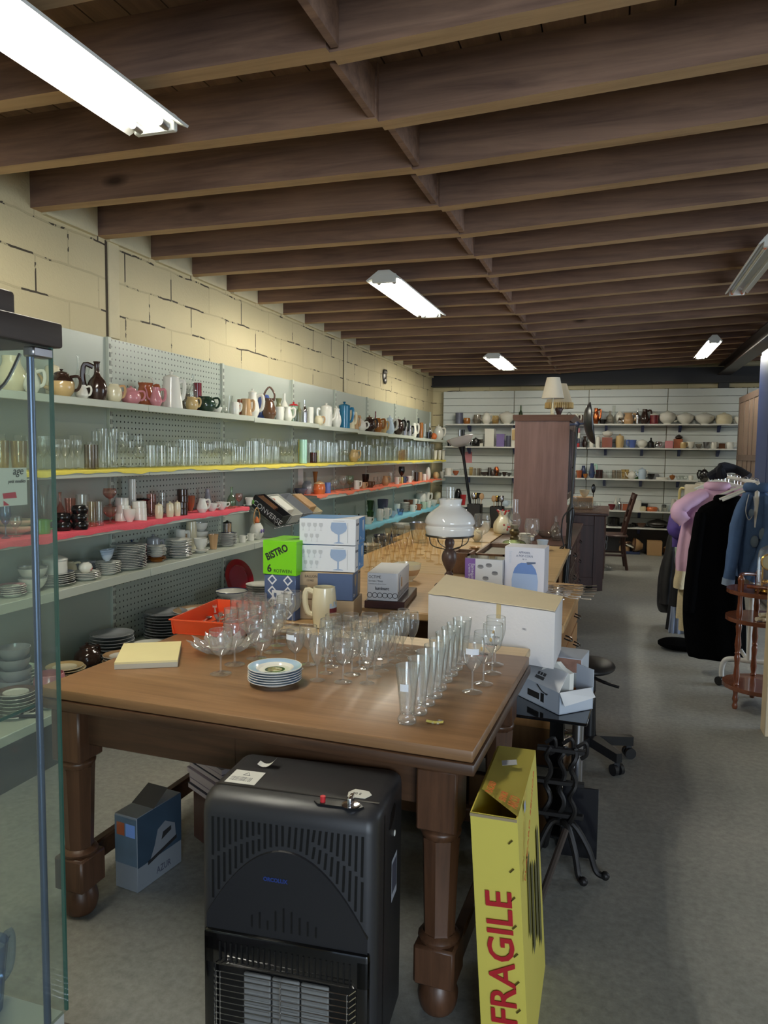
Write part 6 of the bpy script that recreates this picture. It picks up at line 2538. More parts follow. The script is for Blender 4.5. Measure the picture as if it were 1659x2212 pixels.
p, m = on_table(1020, 1178)
for i, (px, py, lb) in enumerate(((1040, 1188, 'balloon wine glass with a thin stem beside the pressed-glass lamp'), (1148, 1190, 'empty brandy balloon glass in front of the tall cabinet'))):
    p, m = on_table(px, py)
    table_glass('balloon_glass', 'ballon', (78 if i == 0 else 70) * m, (38 if i == 0 else 32) * m, tuple(p), lb, 'big balloon glasses')
p, m = on_table(1110, 1196)
t = thing('pressed_glass_lamp', 'greenish pressed-glass oil lamp with a bulbed chimney', 'lamp', p)
bm = BM()
lathe(bm, smooth([(0, 0), (12 * m, 0), (14 * m, 4 * m), (22 * m, 14 * m), (25 * m, 22 * m), (20 * m, 28 * m), (10 * m, 30 * m), (9 * m, 32 * m)], 3), 32, rip=lambda a, t_: 1 + .035 * math.cos(14 * a))
obj('reservoir', bm, glass('glass_lamp_green', (216, 228, 190), (130, 146, 90), 1.3), t)
bm = BM()
lathe(bm, smooth([(9 * m, 31 * m), (10 * m, 36 * m), (7 * m, 40 * m), (10 * m, 44 * m), (11 * m, 50 * m), (8 * m, 54 * m), (8 * m, 62 * m), (0, 63 * m)], 2), 20)
obj('burner', bm, plain('old_brass', (104, 92, 66), .4, .8), t)
bm = BM()
lathe(bm, smooth([(9 * m, 54 * m), (13 * m, 66 * m), (14 * m, 74 * m), (10 * m, 84 * m), (8 * m, 92 * m), (7.5 * m, 118 * m)], 3), 24)
obj('chimney', bm, CLR, t)
set_on('ice_bucket', 'clear glass ice bucket with a steel rim, behind the trumpet glasses', 906, 1172, 44, 46, 'flare', 'clear', '', rimcol='steel')
tstack(955, 1146, 9, 40, 34, 'white dinner plate', 'behind the opal shade', rim='grey')
tstack(1012, 1132, 10, 30, 30, 'white dinner plate', 'beside the black utensil bin')
set_on('tureen', 'cream lidded dish past the opal shade', 1030, 1170, 22, 24, 'tureen', 'cream', 'l')
tstack(1025, 1195, 4, 24, 12, 'tan coaster plate', 'in front of the white dishes', col='tan')
tstack(1055, 1188, 3, 52, 12, 'white oval dish', 'beside the balloon glass', sq=.7)
tstack(1134, 1176, 9, 26, 22, 'white saucer', 'behind the popcorn carton')
set_on('mug', 'pale mug printed with circles, at the corner behind the popcorn carton', 1168, 1188, 22, 26, 'flare', 'paleblue', '')
set_on('crystal_bowl', 'brown-tinted scalloped glass dish beside the tall cabinet', 1180, 1162, 16, 42, 'bowl', 'gsmoke', '', rip=lambda a, t_: 1 + .08 * math.cos(10 * a))
set_on('dish', 'white oval dish in front of the tall cabinet', 1134, 1166, 8, 40, 'flat', 'white', '')
# china bag with a red and white bow
p, m = on_table(1086, 1152)
t = thing('china_bag', 'white china bag ornament with a red and white bow', 'ornament', p)
bm = BM()
lathe(bm, smooth([(0, 0), (16 * m, 0), (20 * m, 10 * m), (18 * m, 24 * m), (9 * m, 38 * m), (12 * m, 48 * m), (0, 46 * m)], 3), 24, rip=lambda a, t_: 1 + .07 * math.sin(6 * a + 3 * t_))
obj('bag', bm, M('cream'), t)
bm = BM()
for k in range(7):
    a = 2 * PI * k / 7
    tube(bm, [(6 * m * math.cos(a), 6 * m * math.sin(a) - 3 * m, 42 * m), (13 * m * math.cos(a), 13 * m * math.sin(a) - 3 * m, 50 * m), (5 * m * math.cos(a + .5), 5 * m * math.sin(a + .5) - 3 * m, 45 * m)], 2.2 * m, 6, mi=k % 2)
for k in range(5):
    a = 2 * PI * k / 5
    tube(bm, [(10 * m + 3 * m * math.cos(a), -16 * m, 16 * m + 3 * m * math.sin(a)), (10 * m + 8 * m * math.cos(a), -18 * m, 16 * m + 8 * m * math.sin(a))], 2 * m, 6, mi=k % 2)
obj('bow', bm, [M('m_red'), M('m_white')], t)
# black bins of kitchen utensils
for (px, py, hp, wp, lb) in ((1040, 1122, 44, 26, 'square black bin of ladles and spoons'), (1062, 1119, 40, 24, 'second black bin, with a dark kettle of utensils behind')):
    p, m = on_table(px, py)
    p.z = T2 + .001
    p.y, p.x = 7.5, (-1.36 if px == 1040 else -1.13)
    bm = BM()
    w, h = wp * m / 2, hp * m
    for s in (-1, 1):
        bx(bm, s * w, s * (w - .006), -w, w, 0, h, .001)
        bx(bm, -w, w, s * w, s * (w - .006), 0, h, .001)
    bx(bm, -w, w, -w, w, 0, .006)
    tag(obj('utensil_bin', bm, plain('black_plastic', (30, 30, 32), .45), None, p), lb, 'bin')
    for q in range(5):
        bm = BM()
        fx, fy = random.uniform(-.6, .6) * w, random.uniform(-.5, .5) * w
        lx = fx * 1.9
        tube(bm, [(0, 0, 0), (lx - fx, .01, h * 1.25)], .004, 6)
        if q % 2 == 0:
            sph(bm, (lx - fx, .01, h * 1.30), .032, .8, .35, 1.1, 10)
        else:
            bx(bm, lx - fx - .018, lx - fx + .018, .006, .010, h * 1.22, h * 1.45, .002)
        o = obj('ladle' if q % 2 == 0 else 'spatula', bm, M(['steel', 'black', 'gold', 'black', 'm_tan'][q]), None, (p.x + fx, p.y + fy, p.z + .01))
        tag(o, ['steel ladle', 'black spatula', 'gold-coloured ladle', 'long black spatula', 'tan wooden ladle'][q] + ' standing in the ' + ('square black bin' if px == 1040 else 'second black bin'), o.name.split('.')[0])
# fan of silver spoons on a brass plate
p, m = on_table(1225, 1276)
t = thing('serving_plate', 'brass-rimmed plate under the fan of silver cutlery', 'plate', (-.45, 4.14, T2 + .001))
bm = BM()
lathe(bm, flat_prof(.10, .014), 32)
obj('plate', bm, M('gold'), t)
for i in range(18):
    bm = BM()
    a = -1.35 + 1.55 * i / 17
    tube(bm, [(0, 0, .004), (.06, 0, .012), (.12, 0, .006), (.165, 0, .010)], [.003, .0025, .0032, .006], 6, flat=.6)
    sph(bm, (-.022, 0, .004), .024, 1, .6, .25, 10)
    o = obj('silver_spoon', bm, M('silver'), None, (-.335 + .06 * (i % 3) - .02, 3.86 + .030 * i * .5 + .02 * (i % 2), T2 + .016 + .0006 * i), a * .55 + .1)
    tag(o, 'ornate silver spoon, %s of the fan along the desk edge' % (ORD[i] if i else 'nearest'), 'spoon', 'fan of silver spoons on the desk')

# ================================================================== TALL FURNITURE DOWN THE MIDDLE
dw = wood('reddish_brown_wood', (92, 66, 60), (122, 92, 84), 2, .42, .8)
dwd = wood('dark_red_wood', (58, 38, 34), (86, 58, 52), 2, .4, .8)
dwx = wood('dark_red_wood_top', (64, 44, 38), (92, 66, 58), 1, .38, .8)
HX0, HX1, HY0, HY1, HZ0, HZ1 = -.90, -.41, 6.95, 8.28, .75, 1.86
t = thing('buffet_cabinet', 'long dark buffet with carved drawers facing the aisle, under the tall cabinet', 'cabinet', (HX0, 6.25, 0))
bm = BM()
bx(bm, -.05, HX1 - HX0 + .06, 0, 2.08, .05, HZ0 - .03, .004)
obj('body', bm, dwd, t)
bm = BM()
bx(bm, -.08, HX1 - HX0 + .10, -.03, 2.11, HZ0 - .03, HZ0, .008, 0, 2)
obj('top', bm, dwx, t)
xf = HX1 - HX0 + .06
for r in range(3):
    for q in range(2):
        bm = BM()
        bx(bm, xf, xf + .016, .05 + 1.01 * q, 1.0 + 1.01 * q, .10 + .205 * r, .28 + .205 * r, .006)
        bx(bm, xf + .016, xf + .022, .15 + 1.01 * q, .90 + 1.01 * q, .13 + .205 * r, .25 + .205 * r, .004)
        dr = obj('drawer', bm, dwd, t)
        bm = BM()
        tube(bm, smooth([(xf + .02, .48 + 1.07 * q, .20 + .205 * r), (xf + .045, .50 + 1.07 * q, .185 + .205 * r), (xf + .045, .62 + 1.07 * q, .185 + .205 * r), (xf + .02, .64 + 1.07 * q, .20 + .205 * r)], 3), .005, 6)
        obj('handle', bm, M('black'), dr)
t = thing('tall_cabinet', 'tall reddish-brown cabinet with glazed doors facing the aisle', 'cabinet', (HX0, HY0, HZ0))
W_, D_, H_ = HX1 - HX0, HY1 - HY0, HZ1 - HZ0
bm = BM()
bx(bm, 0, W_, 0, .022, .001, H_ - .05)
bx(bm, 0, W_ - .12, D_ - .022, D_, .001, H_ - .05)
bx(bm, 0, .02, 0.022, D_ - .022, .001, H_ - .05)
bx(bm, .02, W_ - .14, .022, D_ - .022, .30, .32)
obj('body', bm, dw, t)
bm = BM()
prism(bm, [(-.01, -.012, H_ - .055), (W_ + .01, -.012, H_ - .055), (W_ + .05, -.03, H_ - .01), (W_ + .05, -.03, H_), (-.02, -.03, H_), (-.02, -.03, H_ - .03)], (0, 0, 0), (0, D_ + .05, 0))
bmesh.ops.recalc_face_normals(bm, faces=bm.faces)
obj('cornice', bm, wood('cornice_wood', (84, 60, 52), (110, 82, 72), 0, .4), t)
for q in range(2):
    y0, y1 = .03 + q * (D_ - .06) / 2, .03 + (q + 1) * (D_ - .06) / 2 - .006
    bm = BM()
    for (a, b, c, d) in ((y0, y0 + .05, .33, H_ - .06), (y1 - .05, y1, .33, H_ - .06), (y0, y1, .33, .39), (y0, y1, H_ - .13, H_ - .06), ((y0 + y1) / 2 - .012, (y0 + y1) / 2 + .012, .33, H_ - .06)):
        bx(bm, W_ - .022, W_, a, b, c, d, .003)
    dr = obj('door', bm, dwd, t)
    bm = BM()
    bx(bm, W_ - .013, W_ - .009, y0 + .045, y1 - .045, .385, H_ - .125)
    obj('glazing', bm, glass('dim_glass', (120, 124, 124), (60, 60, 62)), dr)
    bm = BM()
    sph(bm, (W_ + .012, y1 - .02 if q == 0 else y0 + .02, .62), .014, seg=10)
    obj('knob', bm, M('black'), dr)
# things standing in the open niche
p = Vector((HX1 - .08, 6.75, HZ0 + .001))
vessel('decanter', 'clear cut decanter in the niche under the glazed doors', 'decanter', p, .20, .10, 'flask', 'clear', '')
vessel('decanter', 'silvery carafe beside the cut decanter at the tall cabinet', 'carafe', (p.x + .02, 6.60, p.z), .16, .10, 'flask', 'gsmoke', '')
# lampshades on the top
shade_m = plain('parchment_shade', (216, 206, 186), .8, var=.04)
shade2 = plain('beige_shade', (196, 180, 150), .8, var=.05)


def shade_lamp(label, x, y, hs, rt, rb, zb, mat, base, fringe=False):
    t = thing('table_lamp', label, 'lamp', (x, y, HZ1 + .001))
    bm = BM()
    if base == 'stick':
        lathe(bm, smooth([(0, 0), (.045, 0), (.04, .012), (.018, .03), (.022, .06), (.009, .09), (.008, zb + .05), (0, zb + .05)], 2), 16)
        obj('base', bm, M('cream'), t)
    else:
        lathe(bm, smooth([(0, 0), (.05, 0), (.045, .015), (.02, .04), (.04, .09), (.03, .12), (.012, .15), (.011, zb + .05), (0, zb + .05)], 2), 16)
        obj('base', bm, dwd, t)
    bm = BM()
    prof = [(rb, zb), (rb * .97, zb + .004), (rt, zb + hs), (rt * .96, zb + hs), (rb * .94, zb + .006)]
    lathe(bm, prof, 28, rip=(lambda a, t_: 1 + (.035 * abs(math.sin(4 * a)) if t_ < .4 or t_ > .9 else 0)))
    sh = obj('lamp_shade', bm, mat, t)
    if fringe:
        bm = BM()
        for k in range(44):
            a = 2 * PI * k / 44
            tube(bm, [(rb * math.cos(a), rb * math.sin(a), zb + .01), (rb * 1.01 * math.cos(a), rb * 1.01 * math.sin(a), zb - .045)], [.006, .008], 5)
        obj('fringe', bm, plain('yellow_fringe', (206, 172, 110), .8), sh)
    return t


a = PY(1193, 900, 7.35)
shade_lamp('white stick lamp with a pale parchment cone shade on the tall cabinet', a.x, 7.35, .20, .062, .108, .175, shade_m, 'stick')
a = PY(1207, 900, 7.75)
shade_lamp('second lamp with a beige shade and yellow fringe behind the parchment one', a.x, 7.75, .20, .07, .135, .15, shade2, 'turned', True)

# dark sideboard near the end of the aisle
SX0, SX1, SY0, SY1, SZ = -.62, -.10, 8.45, 9.70, .86
t = thing('sideboard', 'dark red-brown sideboard crowded with upturned glasses on top', 'sideboard', (SX0, SY0, 0))
w_, d_ = SX1 - SX0, SY1 - SY0
bm = BM()
bx(bm, 0, w_, 0, d_, .04, SZ - .03, .004)
bx(bm, -.004, .05, -.012, .02, 0, SZ - .03, .004)
bx(bm, w_ - .10, w_ + .01, -.012, .02, 0, SZ - .03, .004)
bx(bm, .05, w_ - .10, -.008, .01, .04, .14, .003)
bx(bm, .05, w_ - .10, -.008, .01, SZ - .14, SZ - .03, .003)
obj('body', bm, dwd, t)
bm = BM()
bx(bm, -.04, w_ + .05, -.035, d_ + .03, SZ - .03, SZ, .01, 0, 2)
obj('top', bm, dwx, t)
for q in range(2):
    bm = BM()
    bx(bm, w_, w_ + .018, .05 + .6 * q, .58 + .6 * q, .12, SZ - .08, .006)
    dr = obj('door', bm, dwd, t)
    bm = BM()
    tube(bm, [(w_ + .03 + .012 * math.cos(k * PI / 8), .10 + .6 * q, .5 + .05 * math.sin(k * PI / 8)) for k in range(16)], .004, 5, True)
    obj('ring_pull', bm, M('pewter'), dr)
n = 0
for r, (yy, xs) in enumerate(((8.52, (1236, 1252, 1268, 1284)), (8.66, (1240, 1258, 1276, 1290)), (8.82, (1246, 1262, 1280)))):
    for px in xs:
        p = PY(px, 1090, yy)
        shelf_glass('balloon_glass', 'ballon', .105, .078, 'clear', (p.x, yy, SZ + .001), 'rounded balloon glass on the dark sideboard, %s of the crowd counting from the near corner' % ORD[n], 'balloon glasses on the dark sideboard', 14)
        n += 1
p = PY(1262, 1070, 9.05)
vessel('bowl', 'cream mixing bowl raised behind the glasses on the dark sideboard', 'bowl', (p.x, 9.1, SZ + .14), .085, .12, 'bowl', 'cream', '')
bm = BM()
bx(bm, p.x - .16, p.x + .10, 9.0, 9.25, SZ + .001, SZ + .138, .003)
tag(obj('box', bm, M('m_tan')), 'tan box carrying the cream bowl on the dark sideboard', 'box')
bm = BM()
sph(bm, (0, 0, .10), .045, .55, .2, 1.25, 12)
tube(bm, [(0, 0, .0), (.0, 0, .06)], .006, 6)
tag(obj('spoon', bm, M('black'), None, (p.x + .10, 9.15, SZ + .139), .3), 'black spoon standing beside the cream mixing bowl', 'spoon')
p = PY(1247, 1060, 8.95)
shelf_glass('wine_glass', 'wine', .17, .07, 'clear', (p.x - .02, 8.92, SZ + .001), 'tall wine glass standing upright among the upturned glasses', 'upright glasses on the sideboard')
shelf_glass('wine_glass', 'wine', .16, .07, 'clear', (p.x - .15, 8.95, SZ + .001), 'second upright wine glass at the sideboard edge by the floor lamp', 'upright glasses on the sideboard')

# chair seen from the side behind the sideboard
t = thing('wooden_chair', 'dark wooden chair with a tall raked back beside the sideboard', 'chair', (.02, 10.25, 0), math.radians(4))
for s in (-1, 1):
    bm = BM()
    tube(bm, smooth([(.16, s * .18, 0), (.12, s * .18, .25), (.11, s * .18, .45), (.17, s * .175, .75), (.24, s * .17, 1.0)], 3), .02, 8)
    obj('leg', bm, dwd, t)
    bm = BM()
    tube(bm, [(-.22, s * .19, 0), (-.22, s * .19, .43)], [.015, .02], 8)
    obj('leg', bm, dwd, t)
bm = BM()
bx(bm, -.25, .16, -.21, .21, .43, .46, .012)
obj('seat', bm, dwd, t)
bm = BM()
for z, x in ((.95, .225), (.80, .19), (.65, .15)):
    box(bm, (x, 0, z), (.018, .36, .06), .006, Matrix.Rotation(.25, 3, 'Y'))
obj('backrest', bm, dwd, t)
for s in (-1, 1):
    bm = BM()
    bx(bm, -.22, .12, s * .19 - .01, s * .19 + .01, .18, .205)
    obj('stretcher', bm, dwd, t)

# black floor lamp leaning towards the aisle
pt, pb = PY(1247, 916, 6.05), PY(1218, 1300, 6.05)
k = (0 - pt.z) / (pb.z - pt.z)
foot = pt.lerp(pb, k)
t = thing('floor_lamp', 'black reading floor lamp with a tilted black bowl shade by the aisle', 'lamp', (foot.x, 6.05, 0))
v = pt - Vector((foot.x, 6.05, 0))
blk = plain('black_lacquer', (26, 26, 28), .3)
bm = BM()
lathe(bm, [(0, 0), (.13, 0), (.13, .02), (.03, .03), (0, .03)], 28)
obj('base', bm, blk, t)
bm = BM()
m = mpp(pt)
tube(bm, [v * .01, v * .56], 6.5 * m, 12)
tube(bm, [v * .55, v * .60, v * .64, v], [8.5 * m, 9.5 * m, 3 * m, 3 * m], 10)
obj('pole', bm, blk, t)
bm = BM()
sph(bm, v, 6 * m, seg=10)
tube(bm, [v - Vector((16 * m, 0, 1.5 * m)), v + Vector((16 * m, 0, 1 * m))], 2.4 * m, 8)
obj('joint', bm, plain('blue_black_plastic', (62, 70, 96), .4), t)
bm = BM()
q = Matrix.Rotation(math.radians(102), 3, 'Y') @ Matrix.Rotation(0, 3, 'X')
prof = smooth([(0, 0), (22 * m, 3 * m), (38 * m, 10 * m), (46 * m, 19 * m)], 3)
lathe(bm, prof + [(r * .98, z + .8 * m) for r, z in prof[::-1]], 30)
for w in bm.verts:
    w.co = Matrix.Rotation(math.radians(-8), 3, 'Y') @ (Matrix.Rotation(math.radians(90), 3, 'Y') @ w.co) + v + Vector((13 * m, 0, -1 * m))
obj('lamp_shade', bm, blk, t)
bm = BM()
tube(bm, smooth([v * .62 + Vector((.02, -.03, 0)), v * .58 + Vector((-.05, -.05, 0)), v * .5 + Vector((-.055, -.04, 0)), v * .44 + Vector((-.03, -.05, 0)), v * .42 + Vector((-.06, -.03, .02)), v * .46 + Vector((.0, -.04, 0))], 4), .006, 6)
obj('cord', bm, blk, t)
bm = BM()
tube(bm, [v * .405, v * .425], 7 * m, 12)
obj('label', bm, M('m_white'), t)

# white bowl uplighter on a thin black pole
pt, pb = PY(998, 965, 8.6), PY(1020, 1120, 8.6)
k = (0 - pt.z) / (pb.z - pt.z)
foot = pt.lerp(pb, k)
t = thing('floor_lamp', 'thin black uplighter with a tilted frosted white bowl near the far shelves', 'lamp', (foot.x, 8.6, 0))
v = pt - Vector((foot.x, 8.6, 0))
m = mpp(pt)
bm = BM()
tube(bm, [v * .01, v * .93, v], [3.2 * m, 3.2 * m, 8 * m], 10)
lathe(bm, [(0, 0), (.12, 0), (.12, .02), (0, .03)], 24)
obj('pole', bm, blk, t)
bm = BM()
prof = smooth([(6 * m, 0), (20 * m, 6 * m), (29 * m, 20 * m)], 4)
lathe(bm, [(0, 0)] + prof + [(r * .96, z + m) for r, z in prof[::-1]] + [(0, m)], 28)
for w in bm.verts:
    w.co = Matrix.Rotation(math.radians(-14), 3, 'Y') @ w.co + v
obj('lamp_bowl', bm, plain('frosted_white_glass', (222, 214, 208), .4), t)

# ================================================================== FLOOR OBJECTS BESIDE THE TABLE
# office chair showing past the desk
p = PZ(1262, 1640, 0)
t = thing('office_chair', 'black swivel office chair half hidden beside the pine desk', 'chair', (-.075, 3.70, 0), 0)
bm = BM()
sph(bm, (0, 0, .47), .112, 1, 1.25, .30, 20)
obj('seat', bm, plain('black_vinyl', (32, 32, 34), .4), t)
bm = BM()
tube(bm, [(0, 0, .09), (0, 0, .45)], [.032, .02], 12)
tube(bm, smooth([(.0, -.02, .42), (.06, -.06, .41), (.13, -.08, .40)], 3), .008, 6)
obj('gas_stem', bm, blk, t)
for k in range(5):
    a = 2 * PI * k / 5 - .87
    bm = BM()
    c, s = math.cos(a), math.sin(a)
    prism(bm, [(c * .03 - s * .03, s * .03 + c * .03, .08), (c * .03 + s * .03, s * .03 - c * .03, .08), (c * .22 + s * .016, s * .22 - c * .016, .065), (c * .22 - s * .016, s * .22 + c * .016, .065)], (0, 0, 0), (0, 0, .045))
    bmesh.ops.recalc_face_normals(bm, faces=bm.faces)
    arm = obj('base_arm', bm, plain('black_plastic', (30, 30, 32), .45), t)
    bm = BM()
    for e in (-1, 1):
        tube(bm, [(c * .205 - s * e * .008, s * .205 + c * e * .008, .028), (c * .205 - s * e * .026, s * .205 + c * e * .026, .028)], .027, 14)
    bx(bm, c * .205 - .012, c * .205 + .012, s * .205 - .012, s * .205 + .012, .03, .068)
    obj('caster', bm, plain('black_plastic', (30, 30, 32), .45), arm)

# wrought-iron stand with curled feet
iron = plain('wrought_iron', (42, 40, 40), .5, .6)
t = thing('iron_stand', 'black wrought-iron stand with twisted bars and curled feet beside the yellow box', 'stand', (-.145, 2.66, 0))
for (dx, dy) in ((.075, -.08), (.135, -.03), (-.09, -.07), (-.06, .10)):
    bm = BM()
    tube(bm, smooth([(0, 0, .17), (dx * .35, dy * .35, .175), (dx * .75, dy * .75, .10), (dx * .95, dy * .95, .03), (dx * 1.12, dy * 1.12, .016), (dx * 1.22, dy * 1.2, .022)], 4), .0115, 8)
    sph(bm, (dx * 1.2, dy * 1.2, .018), .016, seg=8)
    obj('leg', bm, iron, t)
for i, (dx, dy) in enumerate(((-.06, 0), (.0, .01), (.05, -.01))):
    bm = BM()
    pts = [(dx * .8 + .010 * math.cos(z * 60 + i), dy + .010 * math.sin(z * 60 + i), .15 + z) for z in [q * .012 for q in range(26)]]
    tube(bm, pts, .009, 6)
    tube(bm, smooth([(dx, dy, .46), (dx + .03, dy, .48), (dx + .035, dy, .44), (dx + .015, dy, .42)], 4), .007, 6)
    obj('twisted_bar', bm, iron, t)
for z in (.2, .32, .44):
    bm = BM()
    bx(bm, -.09, .08, -.012, .012, z - .008, z + .008, .002)
    obj('crossbar', bm, iron, t)
a, b = Vector((-.12, 2.55, .20)), Vector((-.20, 2.30, .0))
bm = BM()
tube(bm, [a, b + Vector((0, 0, .012))], .012, 8)
tag(obj('iron_bar', bm, plain('rusty_iron', (66, 56, 50), .7, .3, var=.3, scale=30)), 'rusty straight iron bar leaning on the wrought-iron stand', 'bar')
bm = BM()
bx(bm, -.085, .045, -.003, .003, 0, .27, .002)
tag(obj('smoked_panel', bm, plain('smoked_panel', (30, 30, 34), .15), None, (-.06, 2.752, .001), math.radians(2)), 'black smoked glass panel standing behind the wrought-iron stand', 'panel')

# ---- tall yellow FRAGILE carton leaning beside the table leg
yel = plain('yellow_card', (204, 190, 84), .6, var=.04)
bb = PZ(1178, 2085, 0)
yb_ = bb.y
tr = PY(1157, 1622, yb_)
tl = PY(1084, 1597, yb_ + .02)
yf = yb_ - .44
fr, fl = PY(1118, 1770, yf), PY(1016, 1757, yf)
Hh = (tr.z + fr.z) / 2
Wd = fr.x - fl.x
lean = (tr.x - bb.x) / tr.z
t = thing('tall_carton', 'tall bright yellow carton marked in red, leaning by the front table leg', 'box', (bb.x - Wd, yf, 0.0))
shx = Matrix.Identity(3)
bm = BM()
rot = Vector((lean, 0, 1)).normalized()


def yp(x, y, z):
    """carton coordinates: x across, y to the back, z up along the leaning side"""
    return Vector((x + lean * z + (fr.x - tr.x) * (1 - y / .44) * 1.0, y, z))


hf, hb_ = fr.z, tr.z
C8 = [yp(0, 0, 0), yp(Wd, 0, 0), yp(Wd, .44, 0), yp(0, .44, 0), yp(0, 0, hf), yp(Wd, 0, hf), yp(Wd, .44, hb_), yp(0, .44, hb_)]
vs = [bm.verts.new(q) for q in C8]
for f in ((0, 3, 2, 1), (0, 1, 5, 4), (1, 2, 6, 5), (2, 3, 7, 6), (3, 0, 4, 7)):
    bm.faces.new([vs[i] for i in f])
bmesh.ops.recalc_face_normals(bm, faces=bm.faces)
bmesh.ops.solidify(bm, geom=list(bm.faces), thickness=.003)
bmesh.ops.recalc_face_normals(bm, faces=bm.faces)
obj('carton', bm, yel, t, sharp=20)
bm = BM()                                             # top flap, lifted a little at the front
fz = .012
quad(bm, C8[5] + Vector((-.001, .012, .001)), C8[6] + Vector((0, 0, .002)), C8[7] + Vector((.006, 0, .002)), C8[4] + Vector((.018, .055, .035)))
bmesh.ops.solidify(bm, geom=list(bm.faces), thickness=.004)
bmesh.ops.recalc_face_normals(bm, faces=bm.faces)
fp = obj('flap', bm, yel, t)
bm = BM()
bx(bm, -.02, .02, -.012, .012, 0, .001)
pq = (C8[4] + C8[6]) / 2 + Vector((.0, .06, .018))
lbq = obj('sticker', bm, M('m_grey'), fp, pq, .2)
lbq.rotation_euler = (0.12, -.12, .2)
bm = BM()
quad(bm, C8[4] + Vector((0, -.0042, 0)), C8[5] + Vector((0, -.0042, 0)), C8[5] + Vector((0, -.0042, -.007)), C8[4] + Vector((0, -.0042, -.007)))
obj('torn_edge', bm, plain('bare_card_edge', (150, 134, 104), .8), t)
red = plain('red_print', (172, 26, 36), .5)
# letters climb the front face
u = (C8[4] - C8[0]).normalized()
fw = text(t, 'FRAGILE', .088, C8[0] + u * (PY(1070, 2206, yf).z / u.z) + Vector((Wd * .80, -.0048, 0)), (0, 0, 0), red, 1.0, 'LEFT', .0012)
bpy.context.view_layer.update()
fw.scale.x = (PY(1080, 1926, yf).z - PY(1070, 2206, yf).z) / fw.dimensions.x
fw.rotation_euler = frame(u, Vector((-1, 0, 0)))
for i in range(7):
    z = hf * (.96 - .105 * i) - .03
    c0 = yp(Wd * .84, -.0045, z)
    bm = BM()
    box(bm, c0, (.014, .001, .003), 0, Matrix.Rotation(-.85, 3, 'Y'))
    obj('staple', bm, plain('staple_dark', (96, 84, 40), .4, .6), t)
hand = plain('red_marker', (196, 96, 30), .6)
ex = (C8[5] - C8[4]).normalized()
for (s, k, sz) in (('PLACARD', .24, .024), ('SENIOR', .54, .024), ('ARCO', .80, .034)):
    o = text(fp, s, sz, (0, 0, 0), (0, 0, 0), hand, .75, 'LEFT', .0004)
    pos = C8[4].lerp(C8[5], k + .06) + Vector((.010, .045 - .03 * k, .034 - .036 * k + .0045))
    xx = (C8[7] - C8[4] - Vector((0, 0, .03))).normalized()
    n_ = xx.cross(Vector((-1, 0, .25 if k < .5 else .3)).normalized())
    yy = n_.cross(xx)
    if n_.z < 0:
        n_ = -n_
        yy = n_.cross(xx)
    o.location = pos + n_ * .004
    o.rotation_euler = frame(xx, yy)
xs_ = (C8[2] - C8[1]).normalized()
o = text(t, 'PLACARD SENIOR', .040, (0, 0, 0), (0, 0, 0), hand, .8, 'LEFT', .0006)
zz_ = Vector((0, .55, .83)).normalized()
nn = Vector((1, 0, 0))
yy = nn.cross(zz_)
o.location = yp(Wd, .06, hf * .72) + Vector((.004, 0, 0))
o.rotation_euler = frame(zz_, yy)
bm = BM()
for (ya, yb2, za, zb2) in ((.10, .13, .30, .50), (.16, .20, .22, .44), (.24, .28, .20, .40), (.31, .35, .14, .46)):
    quad(bm, yp(Wd, ya, za) + Vector((.0045, 0, 0)), yp(Wd, yb2, za) + Vector((.0045, 0, 0)), yp(Wd, yb2 + .02, zb2) + Vector((.0045, 0, 0)), yp(Wd, ya + .02, zb2) + Vector((.0045, 0, 0)))
obj('printed_figure', bm, plain('olive_print', (86, 82, 44), .6), t)
bm = BM()
quad(bm, yp(Wd, .10, hf * .95) + Vector((.0045, 0, 0)), yp(Wd, .125, hf * .95) + Vector((.0045, 0, 0)), yp(Wd, .125, hf * .985) + Vector((.0045, 0, 0)), yp(Wd, .10, hf * .985) + Vector((.0045, 0, 0)))
obj('blue_sticker', bm, plain('pale_blue_paper', (150, 170, 214), .6), t)

# ---- portable gas heater in front of the table
hz = .66
hl, hr = PZ(440, 1716, hz), PZ(805, 1764, hz)
hm = plain('charcoal_enamel', (44, 44, 47), .42)
hdk = plain('heater_black', (17, 17, 18), .35)
gl = plain('heater_gloss_black', (12, 12, 13), .12, coat=.6)
t = thing('gas_heater', 'black portable gas heater with a wire guard in front of the oak table', 'heater', ((hl.x + hr.x) / 2, (hl.y + hr.y) / 2, 0), math.atan2((hr - hl).y, (hr - hl).x))
HW = (hr - hl).length / 2 + .012
HD = .275
bm = BM()                                             # casing with a rounded front top edge
prof = [(0, .03), (0, hz - .045), (.005, hz - .022), (.020, hz - .006), (.045, hz), (HD - .02, hz), (HD - .004, hz - .008), (HD, hz - .025), (HD, .03)]
NS = 7
rows = []
for sgn in range(2 * NS):
    pass
lo = []
for (y, z) in prof:
    lo.append((y, z))
xs2 = [(-HW, .028), (-HW + .006, .012), (-HW + .022, .0)]
cols = [(-HW, .03), (-HW + .004, .014), (-HW + .016, .004), (-HW + .03, 0), (HW - .03, 0), (HW - .016, .004), (HW - .004, .014), (HW, .03)]
grid = []
cyc, czc = HD / 2, hz / 2
for (x, ins) in cols:
    row = []
    for (y, z) in lo:
        yy = y + (ins if y < HD / 2 else -ins * .4)
        zz = z - (ins * .7 if z > .3 else 0)
        row.append(bm.verts.new((x, yy, zz)))
    grid.append(row)
for i in range(len(cols) - 1):
    for j in range(len(lo) - 1):
        bm.faces.new([grid[i][j], grid[i + 1][j], grid[i + 1][j + 1], grid[i][j + 1]])
bm.faces.new([r for r in grid[0]])
bm.faces.new([r for r in grid[-1]][::-1])
